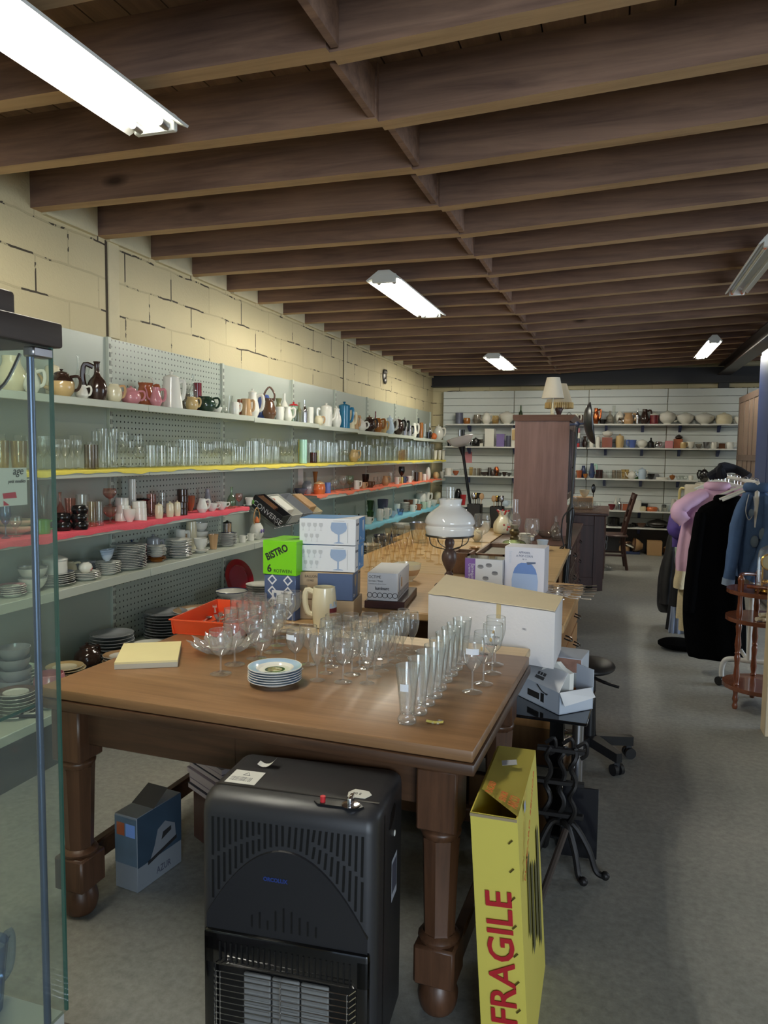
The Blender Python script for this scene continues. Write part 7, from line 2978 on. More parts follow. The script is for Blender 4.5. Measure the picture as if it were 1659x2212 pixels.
bmesh.ops.recalc_face_normals(bm, faces=bm.faces)
obj('casing', bm, hm, t, sharp=50)
bm = BM()
quad(bm, (-HW + .012, .062, hz + .0012), (HW - .012, .062, hz + .0012), (HW - .012, .068, hz + .0012), (-HW + .012, .068, hz + .0012))
quad(bm, (HW + .0008, .068, hz - .03), (HW + .0008, .074, hz - .03), (HW + .0008, .074, .04), (HW + .0008, .068, .04))
obj('seam', bm, hdk, t)
# arched slots
arch = lambda x: .545 - .165 * (x / HW) ** 2 * 1.35
bm = BM()
for i in range(26):
    x = -HW + .036 + (2 * HW - .072) * i / 25
    sl = .012 * (1 if i > 12 else 0) * (1 - abs(i - 16) / 12)
    zt_ = hz - .052
    zb_ = max(arch(x) + .012, .40)
    gap = 1 if i % 2 else 0
    segs_ = [(zb_, zt_)] if zt_ - zb_ < .07 else [(zb_, (zb_ + zt_) / 2 - .006), ((zb_ + zt_) / 2 + .006, zt_)]
    for (z0, z1) in segs_:
        quad(bm, (x - .0032, -.0012, z0), (x + .0032, -.0012, z0), (x + .0032 + sl * .4, -.0012, z1), (x - .0032 + sl * .4, -.0012, z1))
obj('vent_slots', bm, hdk, t)
bm = BM()                                             # the raised arched panel
N = 24
top_ = [(-HW + .02 + (2 * HW - .04) * i / N) for i in range(N + 1)]
for i in range(N):
    xa, xb = top_[i], top_[i + 1]
    za, zb2 = max(arch(xa), .36), max(arch(xb), .36)
    quad(bm, (xa, -.005, .31), (xb, -.005, .31), (xb, -.005, zb2), (xa, -.005, za))
    quad(bm, (xa, -.005, za), (xb, -.005, zb2), (xb, .004, zb2 + .004), (xa, .004, za + .004))
obj('arched_panel', bm, plain('charcoal_enamel_dark', (34, 34, 37), .4), t)
bm = BM()
for i, hh_ in enumerate((.03, .04, .022, .05, .06, .054, .042, .036, .026)):
    x = -.085 + .0205 * i
    quad(bm, (x - .0022, -.0066, .345), (x + .0022, -.0066, .345), (x + .0022, -.0066, .345 + hh_), (x - .0022, -.0066, .345 + hh_))
obj('vent_slots', bm, hdk, t)
text(t, 'ORCOLUX', .014, (-.055, -.0062, .468), RX, plain('dark_blue_print', (40, 60, 124), .4), .9, 'LEFT', .0006)
# front opening: glossy surround, louvres, plaques, wire guard
bm = BM()
for (x0, x1, z0, z1) in ((-HW + .015, -HW + .05, .03, .315), (HW - .05, HW - .015, .03, .315), (-HW + .015, HW - .015, .235, .325), (-HW + .015, HW - .015, .02, .045)):
    bx(bm, x0, x1, -.014, .012, z0, z1, .008, 0, 2)
obj('front_surround', bm, gl, t)
bm = BM()
bx(bm, -HW + .04, HW - .04, -.002, .0, .03, .30)
for i in range(24):
    x = -HW + .06 + (2 * HW - .12) * i / 23
    bx(bm, x - .002, x + .002, -.0165, -.0138, .250, .300)
obj('recess', bm, hdk, t)
for k in range(3):
    bm = BM()
    x0 = -.105 + .074 * k
    bx(bm, x0, x0 + .070, -.012, -.002, .060, .228, .003)
    for r in range(12):
        bx(bm, x0 + .003, x0 + .067, -.0135, -.0118, .066 + .0132 * r, .071 + .0132 * r)
    obj('heating_plaque', bm, plain('ceramic_plaque', (132, 132, 130), .5, var=.1, scale=60), t)
bm = BM()
for r in range(13):
    z = .052 + .0155 * r
    tube(bm, [(-HW + .045, -.016, z), (-HW + .055, -.034, z), (HW - .055, -.034, z), (HW - .045, -.016, z)], .0016, 5)
for x in (-HW + .06, -HW + .07, 0.0, HW - .06):
    tube(bm, [(x, -.0355, .046), (x, -.0355, .240)], .0015, 5)
obj('wire_guard', bm, M('chrome'), t)
bm = BM()
pts = [(-.05, -.012), (.05, -.012), (.062, 0), (.05, .012), (-.05, .012), (-.062, 0)]
prism(bm, [(x + HW - .105, y + .036, hz - .001) for x, y in pts], (0, 0, 0), (0, 0, .0032))
cp = obj('control_plate', bm, hdk, t)
bm = BM()
tube(bm, [(HW - .145, .036, hz), (HW - .145, .036, hz + .016)], .0065, 12)
obj('red_button', bm, plain('red_plastic', (206, 50, 56), .35), cp)
bm = BM()
lathe(bm, [(.02, 0), (.022, .002), (.016, .003), (0, .003)], 20, (HW - .075, .036, hz + .0022))
box(bm, (HW - .075, .036, hz + .014), (.010, .034, .024), .004, None, 0, 2)
obj('knob', bm, M('chrome'), cp)
stick = plain('sticker_white', (226, 226, 220), .5)
bm = BM()
quad(bm, (-HW + .03, .075, hz + .0016), (-HW + .112, .075, hz + .0016), (-HW + .112, .15, hz + .0016), (-HW + .03, .15, hz + .0016))
sk = obj('warning_sticker', bm, stick, t)
pg = plain('print_grey', (110, 110, 116), .6)
for i in range(4):
    text(sk, 'ATTENTION APPAREIL A GAZ', .0045, (-HW + .036, .108 - .006 * i, hz + .0018), (0, 0, 0), pg, .95)
bm = BM()
for k in range(3):
    a0, a1 = PI / 2 + k * 2 * PI / 3, PI / 2 + (k + 1) * 2 * PI / 3
    tube(bm, [(-HW + .07 + .011 * math.cos(a0), .128 + .011 * math.sin(a0), hz + .002), (-HW + .07 + .011 * math.cos(a1), .128 + .011 * math.sin(a1), hz + .002)], .0006, 4)
obj('warning_triangle', bm, pg, sk)
bm = BM()
for i in range(6):
    u0, u1 = i / 6, (i + 1) / 6
    f = lambda u: .002 + .018 * (u - .35) ** 2 * 3
    quad(bm, (-HW + .075 + .05 * u0, .18, hz + f(u0)), (-HW + .075 + .05 * u1, .18, hz + f(u1)), (-HW + .075 + .05 * u1, .203, hz + f(u1)), (-HW + .075 + .05 * u0, .203, hz + f(u0)))
obj('curled_label', bm, stick, t)
bm = BM()
pts = [(-.026, -.02), (.018, -.02), (.030, .002), (.018, .020), (-.018, .024), (-.030, .004)]
prism(bm, [(HW - .07 + x, .098 + y, hz + .001) for x, y in pts], (0, 0, 0), (0, 0, .0008))
hx = obj('hexagonal_tag', bm, stick, t)
text(hx, '80 E', .014, (HW - .088, .094, hz + .002), (0, 0, 0), ink, .9)
for (y0, y1, z0, z1, mt, nm) in ((.15, .21, .36, .47, bluecard if False else plain('pale_label', (176, 182, 196), .5), 'side_label'),):
    bm = BM()
    quad(bm, (HW + .001, y0, z0), (HW + .001, y1, z0), (HW + .001, y1, z1), (HW + .001, y0, z1))
    lb_ = obj(nm, bm, mt, t)
    bm = BM()
    quad(bm, (HW + .0014, y0 + .004, z0 + .02), (HW + .0014, y1 - .004, z0 + .02), (HW + .0014, y1 - .004, z1 - .012), (HW + .0014, y0 + .004, z1 - .012))
    obj('printed_block', bm, plain('print_slate', (74, 76, 92), .6), lb_)
bm = BM()
pts = [(.115, .57), (.135, .60), (.175, .612), (.19, .60), (.17, .575), (.135, .562)]
prism(bm, [(HW + .0004, y, z) for y, z in pts], (0, 0, 0), (.0006, 0, 0))
obj('hand_grip', bm, hdk, t)
bm = BM()
sph(bm, (HW + .001, .18, .53), .008, .3, 1, 1, 10)
obj('screw_cap', bm, stick, t)
for sx in (-1, 1):
    for y in (.05, HD - .05):
        bm = BM()
        tube(bm, [(sx * (HW - .05) - .01, y, .018), (sx * (HW - .05) + .01, y, .018)], .018, 12)
        bx(bm, sx * (HW - .05) - .012, sx * (HW - .05) + .012, y - .012, y + .012, .02, .034)
        obj('caster', bm, hdk, t)

# ---- under the table
a1 = PZ(276, 1926, 0) + Vector((.04, 0, 0))
a0 = a1 - .10 * Vector((math.cos(.14), -math.sin(.14), 0))
t = thing('iron_carton', 'blue and white steam iron carton standing under the oak table', 'box', (a0.x, a0.y, .001), math.atan2((a1 - a0).y, (a1 - a0).x))
w = (a1 - a0).length
bm = BM()
bx(bm, 0, w, 0, .22, 0, .262, .002)
obj('carton', bm, plain('pale_blue_card', (122, 128, 134), .5), t)
side_panel(t, 'blue_panel', w + .0006, .001, .219, .085, .261, plain('sea_blue_print', (48, 66, 82), .45, var=.35, scale=9))
panel(t, 'blue_panel', .001, w - .001, .09, .255, plain('sky_print', (84, 102, 116), .45, var=.35, scale=12))
panel(t, 'printed_photo', w * .1, w * .45, .19, .235, M('terracotta'), -.001)
panel(t, 'printed_photo', w * .5, w * .92, .19, .235, plain('print_machine_blue', (116, 150, 212), .5), -.001)
bm = BM()                                             # the printed iron
prism(bm, [(w + .0012, 0.049, .075), (w + .0012, 0.193, .105), (w + .0012, 0.193, .118), (w + .0012, 0.049, .088)], (0, 0, 0), (.0005, 0, 0), 0)
prism(bm, [(w + .0012, 0.061, .09), (w + .0012, 0.189, .118), (w + .0012, 0.184, .165), (w + .0012, 0.135, .195), (w + .0012, 0.098, .18), (w + .0012, 0.082, .13)], (0, 0, 0), (.0004, 0, 0), 1)
prism(bm, [(w + .0018, 0.115, .135), (w + .0018, 0.164, .15), (w + .0018, 0.164, .165), (w + .0018, 0.123, .16)], (0, 0, 0), (.0004, 0, 0), 0)
obj('printed_iron', bm, [ink, plain('print_pale_iron', (120, 124, 130), .5)], t)
text(t, 'AZUR', .034, (w + .0014, .09, .022), RS, plain('print_slate', (74, 76, 92), .6), .8)
bm = BM()
prism(bm, [(.0, .08, .262), (w, .08, .262), (w * .9, .16, .30), (.0, .16, .30)], (0, 0, 0), (0, .003, .001))
obj('torn_flap', bm, plain('dark_flap', (60, 58, 56), .7), t)
p = PZ(436, 1784, 0)
dirx = .32
bh = .021
for i in range(7):
    bm = BM()
    j = random.uniform(-.006, .006)
    cover = [plain('magazine_white', (186, 176, 178), .4), plain('magazine_dark', (60, 60, 74), .4), plain('magazine_mauve', (150, 138, 150), .4)][2 if i < 6 and i % 2 else (0 if i == 6 else 1)]
    bx(bm, -.12, .12, -.15, .15, .001, bh - .0025, .001, 0)
    bx(bm, -.121, .121, -.151, .151, bh - .0025, bh - .0005, 0, 1)
    o = obj('book', bm, [plain('page_edges', (176, 164, 164), .8), cover], None, (-1.35 + j, 2.49 + j, .20 + bh * i), math.radians(-30))
    tag(o, 'thick catalogue with magenta flowers on its cover, topmost of the pile under the oak table' if i == 6 else 'thick mauve catalogue under the oak table, %s from the top of its pile' % ORD[6 - i], 'book', 'catalogues piled under the oak table')
    if i == 6:
        bm = BM()
        for (x, y, r) in ((-.04, -.02, .045), (-.02, .05, .03), (.05, .03, .034), (.06, -.03, .02)):
            for k in range(5):
                a = 2 * PI * k / 5
                sph(bm, (x + r * .55 * math.cos(a), y + r * .55 * math.sin(a), bh), r * .5, 1, 1, .01, 8)
        obj('flower_print', bm, plain('magenta_print', (196, 52, 110), .5), o)
        bm = BM()
        bx(bm, .02, .07, .07, .13, bh - .0004, bh + .0006)
        bx(bm, -.06, .05, -.012, .008, bh - .0004, bh + .0008)
        obj('dark_print', bm, plain('magazine_dark', (60, 60, 74), .4), o)
bm = BM()
bx(bm, -.11, .11, -.14, .14, .001, .199, .004)
tag(obj('crate', bm, dwd, None, (-1.35, 2.49, 0), math.radians(-30)), 'dark wooden box under the pile of catalogues', 'crate')

# ================================================================== RIGHT-HAND SIDE: RAIL OF CLOTHES, STAND, WARDROBE, LOCKER, FRIDGE
t = thing('clothes_rail', 'white tubular clothes rail on black casters, crowded with coats', 'clothes rail', (.86, 6.0, 0))
wt = plain('white_tube', (222, 222, 220), .35)
bm = BM()
tube(bm, [(0, -.85, 1.335), (0, 1.6, 1.335)], .014, 10)
obj('rail', bm, wt, t)
for y in (-.85, 1.6):
    bm = BM()
    tube(bm, [(0, y, .19), (0, y, 1.335)], .014, 10)
    obj('post', bm, wt, t)
    bm = BM()
    tube(bm, smooth([(-.145, y + .06, .06), (-.145, y + .06, .12), (-.125, y + .05, .175), (-.07, y + .03, .19), (0, y, .19), (.2, y, .19), (.26, y, .17), (.28, y, .06)], 4), .016, 10)
    fr_ = obj('foot_tube', bm, wt, t)
    for x, yy in ((-.145, y + .06), (.28, y)):
        bm = BM()
        tube(bm, [(x - .02, yy - .02, .03), (x + .012, yy + .016, .03)], .03, 14)
        obj('caster', bm, M('black'), fr_)
bm = BM()
tube(bm, [(0, -.85, .19), (-.02, 1.6, .19)], .013, 8)
obj('base_bar', bm, wt, t)


def garment(name, label, x, y, zs, mat, group='coats on the clothes rail', amp=.05, seed=0, sleeves=(), thick=.06, seg=44, collar=None, n=9):
    """hanging garment: zs are levels (height, half width, x offset, half depth); sleeves are polylines with radii"""
    o_bm = BM()
    prof = smooth([tuple(q) for q in zs], 4)
    rows = []
    rnd = random.Random(seed)
    ph = rnd.uniform(0, 6)
    for i, (z, hw, xo, hd) in enumerate(prof):
        u = i / (len(prof) - 1)
        row = []
        for k in range(seg):
            a = 2 * PI * k / seg
            c, s = math.cos(a), math.sin(a)
            ex = math.copysign(abs(c) ** .75, c)
            ey = math.copysign(abs(s) ** .8, s)
            f = 1 + amp * u * math.sin(n * a + ph + 1.2 * math.sin(5 * u)) + amp * .5 * math.sin(4 * a + ph * 2 + 7 * u)
            row.append(o_bm.verts.new((xo + hw * ex * (1 + (f - 1) * .3), hd * ey * (1 + (f - 1) * 2.2), z)))
        rows.append(row)
    for i in range(len(rows) - 1):
        for k in range(seg):
            o_bm.faces.new([rows[i][k], rows[i + 1][k], rows[i + 1][(k + 1) % seg], rows[i][(k + 1) % seg]])
    o_bm.faces.new(rows[0])
    o_bm.faces.new(rows[-1][::-1])
    bmesh.ops.recalc_face_normals(o_bm, faces=o_bm.faces)
    o = obj(name, o_bm, mat, None, (x, y, 0), 0, 70)
    tag(o, label, name, group)
    for pts in sleeves:
        bm = BM()
        pp = smooth([(a, b, c, r) for a, b, c, r in pts], 4)
        rad = [r * (1 + .06 * math.sin(i * 2.1 + seed)) for i, (_, _, _, r) in enumerate(pp)]
        tube(bm, [(a, b, c) for a, b, c, r in pp], rad, 14, flat=.72)
        obj('sleeve', bm, mat, o, sharp=70)
    if collar:
        bm = BM()
        tube(bm, [(collar[0] + .07 * math.cos(q * PI / 8), .05 * math.sin(q * PI / 8), collar[1]) for q in range(16)], .02, 8, True, flat=1.5)
        obj('collar', bm, mat, o, sharp=70)
    return o


def hanger(y, x=.86):
    t = thing('coat_hanger', 'white plastic coat hanger on the rail, %s from the camera end' % ORD[hanger.n], 'hanger', (x, y, 1.335), 0, 'coat hangers on the clothes rail')
    hanger.n += 1
    bm = BM()
    tube(bm, smooth([(0, 0, -.045), (0, 0, -.012), (.016, 0, .0), (.014, 0, .022), (0, 0, .027), (-.014, 0, .02)], 4), .0035, 6)
    obj('hook', bm, M('chrome'), t)
    bm = BM()
    tube(bm, smooth([(-.19, 0, -.12), (-.06, 0, -.06), (0, 0, -.045), (.06, 0, -.06), (.19, 0, -.12)], 4), .008, 6)
    obj('bar', bm, M('m_white'), t)


hanger.n = 0
for y in (5.22, 5.36, 5.62, 5.80, 5.95, 6.10, 6.4, 6.6, 6.8, 7.0):
    hanger(y)
GY = lambda px, py, y: PY(px, py, y)
denim = plain('blue_denim', (64, 92, 134), .85, var=.28, scale=14, bump=.3, bscale=300)
blackw = plain('black_wool', (6, 6, 7), 1.0, bump=.2, bscale=200)
blackw.node_tree.nodes['Principled BSDF'].inputs['Specular IOR Level'].default_value = 0.05
pink = plain('pink_quilted', (216, 176, 204), .7, var=.05, bump=.25, bscale=14)
purple = plain('purple_quilted', (84, 66, 140), .7, var=.06, bump=.25, bscale=14)
fleece = plain('cream_fleece', (222, 206, 168), .95, var=.05, bump=.5, bscale=90)
navyk = plain('black_navy_cloth', (20, 20, 26), .9)
paleb = plain('pale_blue_satin', (152, 166, 192), .6)
greyb = plain('charcoal_raincoat', (36, 36, 38), .6, bump=.2, bscale=12)
mintc = plain('pale_green_cloth', (172, 190, 168), .8)
# denim jacket nearest
Y = 5.20
zt = lambda py, y=Y: PY(1600, py, y).z
xx = lambda px, y=Y: PY(px, 1200, y).x
x0 = xx(1630)
o = garment('denim_jacket', 'patched blue denim jacket with frayed seams, nearest on the clothes rail', x0, Y,
            [(zt(1052), .03, -.02, .02), (zt(1064), .06, -.01, .04), (zt(1085), .09, 0, .055), (zt(1130), .11, .0, .065), (zt(1200), .12, .01, .07), (zt(1245), .12, .02, .07)], denim, amp=.08, seed=3,
            sleeves=[[(-.06, -.03, zt(1068), .045), (xx(1588) - x0, -.05, zt(1120), .055), (xx(1580) - x0, -.06, zt(1190), .052), (xx(1573) - x0, -.06, zt(1258), .046)], [(.06, -.04, zt(1070), .05), (.06, -.08, zt(1150), .06), (xx(1632) - x0, -.09, zt(1215), .055), (xx(1618) - x0, -.09, zt(1248), .05)]], collar=(-.0, zt(1052)))
bm = BM()
tube(bm, smooth([(xx(1573) - x0 + .002, -.06, zt(1248), ), (xx(1572) - x0, -.06, zt(1262))], 1), .050, 14, flat=.75)
obj('cuff', bm, plain('pale_denim', (128, 146, 172), .9, var=.2, scale=20), o)
bm = BM()
for (px, py, r) in ((1622, 1165, .030), (1612, 1105, .02), (1640, 1150, .035)):
    sph(bm, (xx(px) - x0, -.10, zt(py)), r, .8, .4, 1.3, 10)
obj('frayed_patch', bm, plain('grey_denim', (96, 112, 130), .95, var=.3, scale=30), o)
bm = BM()
tube(bm, smooth([(xx(1606) - x0, -.085, zt(1066)), (xx(1600) - x0, -.10, zt(1100)), (xx(1608) - x0, -.10, zt(1120)), (xx(1618) - x0, -.10, zt(1100)), (xx(1616) - x0, -.09, zt(1070))], 4), .003, 5)
obj('drawstring', bm, M('m_grey'), o)
# long black coat
Y = 5.48
x0 = xx(1548, Y)
z_ = lambda py: PY(1540, py, 5.48).z
garment('long_coat', 'long plain black wool coat reaching almost to the floor', x0, Y,
        [(z_(1076), .06, .05, .03), (z_(1088), .11, .03, .05), (z_(1106), .145, .01, .06), (z_(1160), .16, .0, .07), (z_(1250), .185, -.01, .08), (z_(1330), .20, .0, .085), (z_(1400), .19, .02, .09), (z_(1420), .18, .03, .085)], blackw, amp=.05, seed=5,
        sleeves=[[(-.11, -.02, z_(1108), .055), (-.14, -.04, z_(1190), .06), (-.16, -.05, z_(1290), .058), (-.165, -.05, z_(1322), .055)]], collar=(.05, z_(1078)))
# pink quilted jacket
Y = 5.74
z5 = lambda py: PY(1540, py, 5.74).z
x0 = xx(1545, Y)
garment('padded_jacket', 'pale pink quilted jacket with one sleeve hanging out towards the aisle', x0, Y,
        [(z5(1052), .05, .0, .03), (z5(1062), .12, -.01, .05), (z5(1080), .17, -.02, .065), (z5(1130), .19, -.04, .075), (z5(1200), .20, -.06, .08), (z5(1235), .19, -.07, .075)], pink, amp=.09, seed=7,
        sleeves=[[(-.10, -.01, z5(1068), .06), (-.19, -.06, z5(1082), .068), (-.27, -.08, z5(1105), .066), (xx(1474, Y) - x0, -.09, z5(1128), .055)], [(.10, -.01, z5(1062), .05), (.20, -.02, z5(1066), .05), (.24, .0, z5(1085), .05)]], collar=(-.01, z5(1050)))
# purple quilted jacket
Y = 6.0
z6 = lambda py: PY(1500, py, 6.0).z
x0 = xx(1530, Y)
o = garment('padded_jacket', 'purple quilted jacket with a pink stripe behind the pink one', x0, Y,
            [(z6(1070), .06, .0, .04), (z6(1082), .14, -.02, .06), (z6(1110), .19, -.04, .08), (z6(1150), .21, -.05, .085), (z6(1182), .20, -.06, .085)], purple, amp=.09, seed=9,
            sleeves=[[(-.12, -.01, z6(1082), .06), (-.21, -.05, z6(1105), .07), (-.25, -.07, z6(1140), .068), (xx(1466, Y) - x0, -.08, z6(1152), .06)]])
bm = BM()
tube(bm, [(xx(1484, Y) - x0, -.095, z6(1143)), (xx(1508, Y) - x0, -.10, z6(1152))], .010, 8)
obj('pink_stripe', bm, plain('hot_pink', (214, 90, 150), .7), o)
# cream fleece sleeve hanging below
Y = 6.24
z7 = lambda py: PY(1480, py, 6.24).z
x0 = xx(1530, Y)
garment('fleece_jacket', 'cream fleece coat with its sleeve hanging below the purple jacket', x0, Y,
        [(z7(1085), .06, 0, .04), (z7(1100), .14, -.01, .06), (z7(1160), .17, -.03, .07), (z7(1260), .17, -.04, .075), (z7(1335), .17, -.05, .07)], fleece, amp=.04, seed=11,
        sleeves=[[(-.13, -.03, z7(1105), .06), (-.16, -.06, z7(1180), .062), (xx(1473, Y) - x0, -.07, z7(1225), .066), (xx(1467, Y) - x0, -.07, z7(1268), .058)]])
# charcoal raincoat at the aisle end
Y = 6.98
z8 = lambda py: PY(1450, py, 6.98).z
x0 = xx(1510, Y)
garment('raincoat', 'long charcoal coat hanging at the far left of the clothes rail', x0, Y,
        [(z8(1078), .06, 0, .04), (z8(1095), .15, -.02, .06), (z8(1150), .19, -.04, .07), (z8(1230), .23, -.09, .08), (z8(1300), .23, -.10, .085), (z8(1322), .22, -.09, .08)], greyb, amp=.05, seed=13,
        sleeves=[[(-.14, -.02, z8(1100), .07), (-.22, -.05, z8(1170), .075), (xx(1442, Y) - x0, -.07, z8(1245), .075), (xx(1440, Y) - x0, -.07, z8(1300), .07)]])
Y = 6.50
z9 = lambda py: PY(1480, py, 6.50).z
x0 = xx(1500, Y)
garment('dress', 'black skirt hanging low between the coats', x0, Y, [(z9(1100), .07, 0, .05), (z9(1180), .13, 0, .06), (z9(1270), .15, -.02, .07), (z9(1310), .15, -.02, .07)], navyk, amp=.06, seed=15)
x0 = xx(1488, Y)
garment('skirt', 'pale blue pleated satin skirt showing under the black coat', x0, Y + .17, [(z9(1180), .09, 0, .05), (z9(1280), .10, 0, .06), (z9(1405), .125, 0, .07)], paleb, amp=.16, seed=17, n=14)
x0 = xx(1455, Y + .5)
garment('trousers', 'dark trousers hanging beside the pale blue skirt', x0 + .06, Y + .28, [(z9(1200), .07, 0, .05), (z9(1300), .075, -.02, .05), (z9(1382), .08, -.04, .05)], navyk, amp=.05, seed=19)
x0 = xx(1494, Y)
garment('coat', 'cream coat hem showing under the black coat', x0 + .02, Y - .06, [(z9(1210), .10, 0, .05), (z9(1270), .10, .0, .05), (z9(1358), .10, .0, .05)], fleece, amp=.04, seed=21)
garment('blouse', 'pale green blouse tail between the black garments', xx(1474, 6.38), 6.38, [(z9(1180), .06, 0, .04), (z9(1260), .045, .02, .04), (z9(1308), .03, .04, .04)], mintc, amp=.05, seed=23)
bm = BM()
for k in range(3):
    sph(bm, ((k - 1) * .09, .02 * k, .045 - .008 * k), .15, 1, .8, .3, 14)
q = PZ(1490, 1405, 0)
tag(obj('fur_cloth', bm, blackw, None, (q.x, q.y, 0)), 'black heap of cloth lying on the floor under the clothes rail', 'cloth')
# bundle of dark scarves and white hangers on top of the rail
bm = BM()
q = PY(1568, 1052, 5.75)
for k in range(6):
    a = k * 1.05
    tube(bm, smooth([(-.12 + .02 * k, 0, -.01), (-.04, .03 * math.sin(a), .04 + .006 * k), (.06, .02, .05), (.14, -.02 * k * .4, .0)], 4), .028, 8)
tag(obj('scarf', bm, plain('black_scarf', (22, 24, 34), .95), None, (q.x, 5.75, 1.36)), 'black scarf heaped over the hangers on the rail', 'scarf')

# three-tier corner stand
so = wood('glossy_brown_wood', (92, 46, 28), (126, 70, 44), 2, .22, 1.0, coat=.4)
px0 = PZ(1579, 1530, 0)
t = thing('corner_stand', 'glossy brown three-tier corner stand with turned posts beside the clothes', 'stand', (px0.x, px0.y, 0))
posts = ((0.0, .0), (.155, .26), (.40, -.02))
zt_ = [.19, .50, .665]
zt_ = [PZ(0, 0, 0).z + q for q in (.13, .535, .70)]
for i, z in enumerate(zt_):
    bm = BM()
    pts = []
    for k in range(20):
        a = PI + 2 * PI * k / 20
        pts.append((.19 + .235 * math.cos(a), .09 + .21 * math.sin(a), z - .012))
    prism(bm, pts, (0, 0, 0), (0, 0, .024))
    bmesh.ops.recalc_face_normals(bm, faces=bm.faces)
    obj('shelf', bm, wood('glossy_brown_shelf', (92, 50, 34), (126, 76, 52), 0, .22, 1.0, coat=.4), t)
for (x, y) in posts:
    bm = BM()
    pr = [(0, 0), (.012, 0), (.017, .02), (.012, .04), (.018, .06), (.013, .09)]
    z = .09
    while z < .66:
        pr += [(.018, z + .03), (.013, z + .05), (.017, z + .06), (.013, z + .07), (.019, z + .11), (.013, z + .17)]
        z += .19
    pr = [q for q in pr if q[1] < .76] + [(.018, .765), (.02, .78), (.012, .80), (0, .81)]
    lathe(bm, smooth(pr, 2), 14, (x + (.02 if x == 0 else 0), y + .0, 0))
    obj('post', bm, so, t)
bm = BM()
tube(bm, smooth([(.02, 0, .775), (.05, .18, .785), (.155, .26, .775)], 4), .010, 8)
tube(bm, smooth([(.05, -.03, .745), (.20, -.10, .75), (.38, -.04, .745)], 4), .010, 8)
for x, y in ((.10, -.065), (.20, -.10), (.30, -.08)):
    tube(bm, [(x, y, .71), (x, y, .745)], .007, 6)
obj('gallery_rail', bm, so, t)
for k, (dx, dz) in enumerate(((0, 0), (.037, 0), (.018, .027), (.055, .027))):
    bm = BM()
    tube(bm, [(0, 0, 0), (.22, .12, .003)], .0125, 12)
    q = PZ(1598, 1322, zt_[1])
    tag(obj('candle', bm, plain('ivory_wax', (224, 216, 196), .45), None, (px0.x + .10 + dx, px0.y - .06 - .0 * dx, zt_[1] + .026 + dz)), 'white candle on the middle tier, ' + ['lower one at the outer edge', 'lower one of the inner side', 'upper one at the outer edge', 'upper one of the inner side'][k], 'candle', 'white candles on the corner stand')
# brass anniversary clock under a dome
q = Vector((px0.x + .165, px0.y - .0, zt_[2] + .013))
t = thing('anniversary_clock', 'small brass anniversary clock under a glass dome on the top tier', 'clock', q)
bm = BM()
lathe(bm, smooth([(0, 0), (.07, 0), (.068, .016), (.06, .03), (0, .032)], 2), 24)
for s in (-1, 1):
    tube(bm, [(s * .035, 0, .03), (s * .035, 0, .20)], .005, 8)
obj('base', bm, M('gold'), t)
bm = BM()
for k in range(4):
    sph(bm, (.025 * math.cos(k * PI / 2 + .4), .025 * math.sin(k * PI / 2 + .4), .06), .013, seg=10)
obj('pendulum', bm, M('gold'), t)
bm = BM()
tube(bm, [(0, -.02, .18), (0, .0, .18)], .045, 24)
obj('dial', bm, M('cream'), t)
bm = BM()
tube(bm, [(.047 * math.cos(a * PI / 12), -.02, .18 + .047 * math.sin(a * PI / 12)) for a in range(24)], .006, 6, True)
sph(bm, (0, -.01, .238), .014, seg=8)
obj('bezel', bm, M('gold'), t)
bm = BM()
lathe(bm, smooth([(.064, .03), (.064, .20), (.05, .255), (0, .28)], 3), 24)
obj('dome', bm, CLR, t)

# panelled wardrobe and the blue locker
wd = wood('panelled_wood', (90, 72, 60), (112, 92, 78), 2, .5, .6)
t = thing('wardrobe', 'tall brown wardrobe whose panelled side faces the aisle', 'wardrobe', (1.50, 9.05, 0))
bm = BM()
bx(bm, .007, .62, 0, 1.53, .02, 2.26)
obj('body', bm, wd, t)
bm = BM()
ys = [0, .07, .44, .50, .83, .89, 1.22, 1.28, 1.53]
for (a, b) in ((0, .07), (.44, .49), (.72, .77), (1.06, 1.11), (1.46, 1.53)):
    bx(bm, 0, .012, a, b, .02, 2.26, .002)
for (z0, z1) in ((.02, .12), (1.45, 1.52), (2.18, 2.26)):
    bx(bm, -.001, .012, 0, 1.53, z0, z1, .002)
obj('side_frame', bm, wood('panelled_frame', (66, 50, 42), (88, 70, 60), 2, .5, .6), t)
t = thing('locker', 'deep blue metal locker at the picture\'s edge in front of the wardrobe', 'locker', (1.46, 7.60, 0))
bl = plain('deep_blue_enamel', (28, 50, 102), .4)
bm = BM()
bx(bm, 0, .5, 0, 1.30, .08, 2.62, .006)
obj('body', bm, bl, t)
bm = BM()
for y in (.02, .66):
    bx(bm, -.012, 0, y, y + .62, .1, 2.58, .004)
obj('door', bm, bl, t)
bm = BM()
bx(bm, .03, .47, .03, 1.27, 0, .08)
obj('plinth', bm, M('black'), t)

